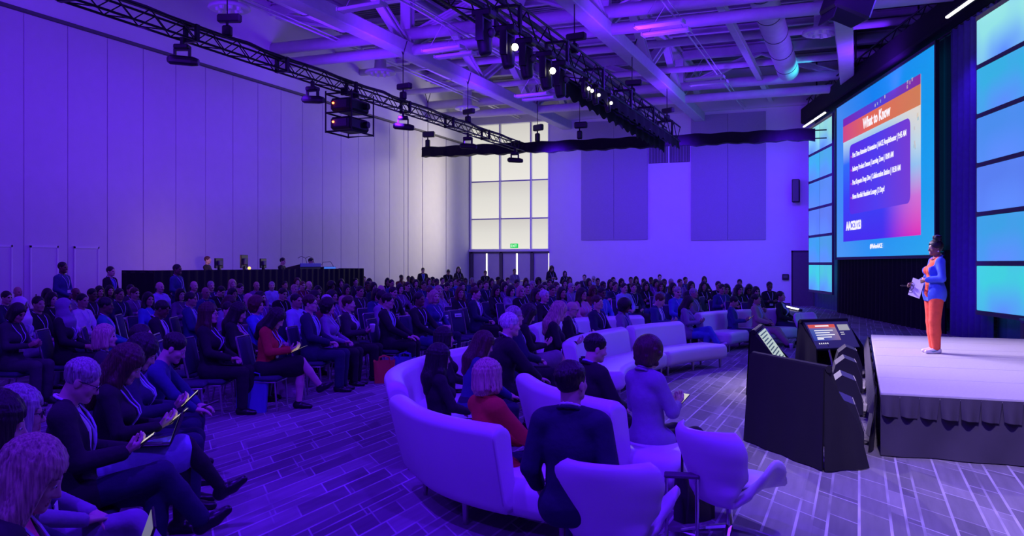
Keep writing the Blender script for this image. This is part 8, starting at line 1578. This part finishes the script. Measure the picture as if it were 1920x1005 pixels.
    (-2.23, 23.67, -1.89, 'empty dark chair behind the smiling woman in the blazer', 0),
    (-8.21, 13.08, -1.12, 'empty dark chair behind the woman holding a cup', 0),
    (-8.33, 13.68, -1.12, 'empty chair with pale frame between the cup woman and suited man', 0),
    (-9.76, 10.41, -1.05, 'empty chair with pale frame behind the striped suit man', 0),
    (-11.22, 10.80, -1.01, 'empty chair with pale frame in the left block, lower one', 0),
    (-12.12, 11.94, -1.01, 'empty chair with pale frame in the left block, upper one', 0),
]
for (x, y, rz, lab, sg) in SEATS: chair(lab, (x, y, 0), rz, 'banquet chairs of the audience', bool(sg))
SLOTS = ('skin', 'hair', 'top', 'shirt', 'bottom', 'shoe')
PERSON = {}
for (lab, x, y, rz, sex, hair, top, bottom, arms, legs, pose, lean, look, seat, sc, build, z0, roll, gl, lan, fine, cols) in FIG:
    P = Person(pose, sex == 'w', lean, look, arms, legs, build, seat, 0.0, 1.0, roll)
    ms = person_meshes(lab, P, top, bottom, hair, True, bool(fine), bool(gl), bool(lan))
    PERSON[lab] = (place_person(ms, lab, (x, y, z0), rz, dict(zip(SLOTS, cols)), None, sc), P)
CACHE = {}
BOT = [(0.012, 0.012, 0.015), (0.02, 0.022, 0.05), (0.05, 0.05, 0.06), (0.05, 0.08, 0.22)]
for i, (lab, x, y, rz, sex, hair, top, arms, yw, lk, st_, sc, cols) in enumerate(AUD):
    key = (sex, hair, top, arms, yw, lk, st_)
    if key not in CACHE:
        P = Person('stand' if st_ else 'sit', sex == 'w', 0.06 if arms == 'phone' else 0.0, (yw, lk), arms, 'flat', 1.0, 0.52)
        CACHE[key] = person_meshes(lab, P, top, 'trousers', hair, True, False, False, True)
    place_person(CACHE[key], lab, (x, y, 0), rz, dict(zip(SLOTS, cols + (BOT[i % 4], (0.02, 0.02, 0.02)))), 'audience', sc)

# ================================================================== THE SPEAKER ON STAGE
P = Person('stand', True, -0.02, (0.10, 0.02), 'talk', 'curvy', 1.10); P.build = 1.06; P.lb = 1.22
q = lambda x, y, z: np.array((x, y, z), float)
P.A = ([q(-0.245, -0.03, P.hz + 0.235), q(-0.115, 0.175, P.hz + 0.215), (0.70, 0.50, -0.30), (0.5, -0.8, 0.0)], [q(0.235, 0.03, P.hz + 0.225), q(0.10, 0.26, P.hz + 0.125), (-0.15, 0.95, 0.08), (-0.9, 0.0, -0.3)])
ms = person_meshes('speaker', P, 'jacket', 'trousers', 'topbun', True, True, False, False, 1.0, collar=True, open_front=True)
SPX, SPY = 0.97, 13.38; SPR = YAW - math.radians(-84); SPS = 0.885
sp_o = place_person(ms, 'woman in a blue blazer and orange suit speaking on the stage, holding a white card', (SPX, SPY, 0.6), SPR, dict(skin=(0.24, 0.125, 0.08), hair=(0.008, 0.006, 0.006), top=(0.06, 0.13, 0.62), shirt=(0.80, 0.11, 0.03), bottom=(0.85, 0.10, 0.04), shoe=(0.72, 0.70, 0.68)), None, SPS)
hcP = lambda x, y, z: P.hc + P.R @ np.array((x, y, z))
ob('earring', MB().lathe([(0.0, -0.014), (0.012, -0.005), (0.012, 0.005), (0.0, 0.014)], tuple(hcP(-0.085, -0.005, -0.055)), 10), mat('pearl', (0.85, 0.82, 0.75), 0.25), sp_o)
nk = [P.neck + P.RL @ np.array((0.075 * math.sin(a), 0.012 + 0.070 * math.cos(a), 0.012 - 0.045 * math.cos(a) - 0.01)) for a in [2 * PI * k / 16 for k in range(17)]]
ob('necklace', MB().tube([tuple(p) for p in nk], 0.008, 6), mat('necklace_beads', (0.25, 0.2, 0.22), 0.3, 0.5), sp_o)
w = P.A[0][1]; d = np.array(P.A[0][2]); d = d / np.linalg.norm(d); e = P.A[0][0]
ax_ = (w - e) / np.linalg.norm(w - e); b0 = Vector(tuple(w - ax_ * 0.02))
u1 = Vector(tuple(ax_)).orthogonal().normalized(); u2 = Vector(tuple(ax_)).cross(u1)
ob('bracelet', MB().tube([b0 + (u1 * math.cos(a) + u2 * math.sin(a)) * 0.036 for a in [2 * PI * k / 14 for k in range(15)]], 0.008, 6), mat('bracelet_beads', (0.03, 0.03, 0.035), 0.3), sp_o)
for i in (0, 1):
    a, b, c_ = P.foot(i); sd_ = Vector((-1, 0, 0)) * (1 if i == 0 else -1)
    ob('shoe_swoosh', MB().tube([Vector(tuple(a)) + sd_ * 0.045 + Vector((0, 0.02, 0.01)), Vector(tuple(b)) + sd_ * 0.045 + Vector((0, 0, 0.0)), Vector(tuple(b)) + sd_ * 0.03 + Vector((0, 0.05, 0.015))], 0.008, 5), mat('teal_trim', (0.02, 0.25, 0.32), 0.5), sp_o)
def on_person(obj, scl, p):
    r = Matrix.Rotation(obj.rotation_euler.z, 3, 'Z'); return Vector(obj.location) + r @ (Vector(tuple(p)) * scl)
hand = w + d * 0.095
card_o = thing('cue_card', 'white cue card with dark scribbled letters in the hand of the speaker', 'card', on_person(sp_o, SPS, hand), SPR)
Rc = Matrix.Rotation(0.75, 3, 'Z') @ Matrix.Rotation(-0.3, 3, 'Y')
ob('paper', MB().box(Rc @ Vector((0.02, 0.012, -0.10)), (0.085, 0.002, 0.125), Rc), mat('white_paper', (0.80, 0.78, 0.76), 0.7), card_o)
me = text_mesh('handwriting', 'UCE', 0.1, 0.13, 0.05, 0.001, 0.001)
o = link('handwriting', me, card_o, Rc @ Vector((0.055, 0.0155, -0.19)), 0, mat('marker_ink', (0.03, 0.03, 0.05), 0.6)); o.rotation_euler = (Rc @ Matrix.Rotation(PI, 3, 'Z') @ Matrix.Rotation(PI / 2, 3, 'X') @ Matrix.Rotation(PI / 2, 3, 'Z')).to_euler()
w1 = P.A[1][1]; d1 = np.array(P.A[1][2]); d1 = d1 / np.linalg.norm(d1)
t = thing('clicker', 'small black slide clicker in the other hand of the speaker', 'remote', on_person(sp_o, SPS, w1 + d1 * 0.10), SPR)
ob('body', MB().bevbox((-0.005, 0.05, -0.012), (0.014, 0.06, 0.009), 0.006), M_blackp, t); ob('button', MB().lathe([(0.006, 0), (0.005, 0.003)], (-0.005, 0.08, -0.003), 8), M_trim, t)

# ================================================================== THINGS IN HANDS AND LAPS
M_screen_glow = emit('screen_and_page_glow', (0.75, 0.72, 0.62), 0.85)
def phone(label, who, tilt=0.9, lit=True, z=0.05, y=0.10, big=1.0, x=0.0):
    obj, PP = PERSON[who]; sc = obj.scale[0]; mid = (PP.A[0][1] + PP.A[1][1]) / 2 + np.array((x, y, z))
    t = thing('phone', label, 'phone', on_person(obj, sc, mid), obj.rotation_euler.z); R_ = Matrix.Rotation(tilt, 3, 'X')
    ob('case', MB().bevbox((0, 0, 0), (0.038 * big, 0.005, 0.077 * big), 0.004, R_), M_blackp, t); ob('screen', MB().box(R_ @ Vector((0, -0.0055, 0)), (0.034 * big, 0.0008, 0.071 * big), R_), M_screen_glow if lit else M_trim, t)
    return t
def who(s): return [k for k in PERSON if k.startswith(s)][0]
phone('lit phone held by the grey haired man in glasses', who('grey haired man in a dark suit'), -0.95)
phone('lit phone held by the woman with the laptop on her lap', who('woman with long dark hair and pale'), -0.9, True, 0.06, 0.12)
phone('lit phone held by the woman behind the laptop woman', who('dark haired woman reading'), -0.8, True, 0.06, 0.12, 1.1)
phone('dark phone in the hands of the bending man', who('man in a dark hoodie'), -1.2, False, 0.02, 0.12)
phone('phone in the hands of the bald man with the striped tie', who('bald man with glasses'), -0.9, True, 0.05, 0.11)
phone('yellow lit phone held by the woman in the lavender blazer', who('woman with curly hair in a lavender'), -1.0, True, 0.03, 0.14)
phone('white notepad written on by the woman in red', who('woman in a red jacket'), -1.15, True, 0.0, 0.08, 1.7)  # paper page given the glow of a phone screen
phone('open booklet held by the young man on the far sofa', who('dark haired young man'), -0.9, True, 0.05, 0.1, 1.5)  # booklet pages given emission like a lit screen
def laptop(label, who_, zoff, yoff, open_=1.9, xo=0.0):
    obj, PP = PERSON[who_]; sc = obj.scale[0]
    t = thing('laptop', label, 'laptop', on_person(obj, sc, np.array((xo, yoff, PP.hz + zoff))), obj.rotation_euler.z)
    ob('base', MB().bevbox((0, 0, 0), (0.155, 0.105, 0.008), 0.005), M_blackp, t); kb = ob('keyboard', MB().box((0, -0.01, 0.0085), (0.135, 0.06, 0.001)), M_trim, t)
    R_ = Matrix.Rotation(-(open_ - PI / 2), 3, 'X'); ld = ob('lid', MB().bevbox(Vector((0, 0.105, 0.006)) + R_ @ Vector((0, 0, 0.105)), (0.155, 0.005, 0.105), 0.004, R_), M_blackp, t)
    ob('screen', MB().box(Vector((0, 0.105, 0.006)) + R_ @ Vector((0, -0.0055, 0.105)), (0.143, 0.0008, 0.092), R_), emit('laptop_screen', (0.30, 0.30, 0.38), 0.5), ld)
laptop('open laptop on the lap of the woman in the pale blue skirt', who('woman with long dark hair and pale'), 0.15, 0.30)
laptop('dark laptop on the knees of the dark haired woman at the left edge', who('dark haired woman with a laptop'), 0.10, 0.40)
cp = on_person(PERSON[who('woman with short hair in a sparkling')][0], 0.97, np.array((0.02, 0.40, 0.78))); cup('white cup held by the woman in the sparkling dark jacket', cp)
obj, PP = PERSON[who('blonde bobbed woman')]; cup('white cup in the hand of the woman in red on the sofa', on_person(obj, 0.93, (PP.A[1][1] + np.array((-0.02, 0.13, 0.0)))))
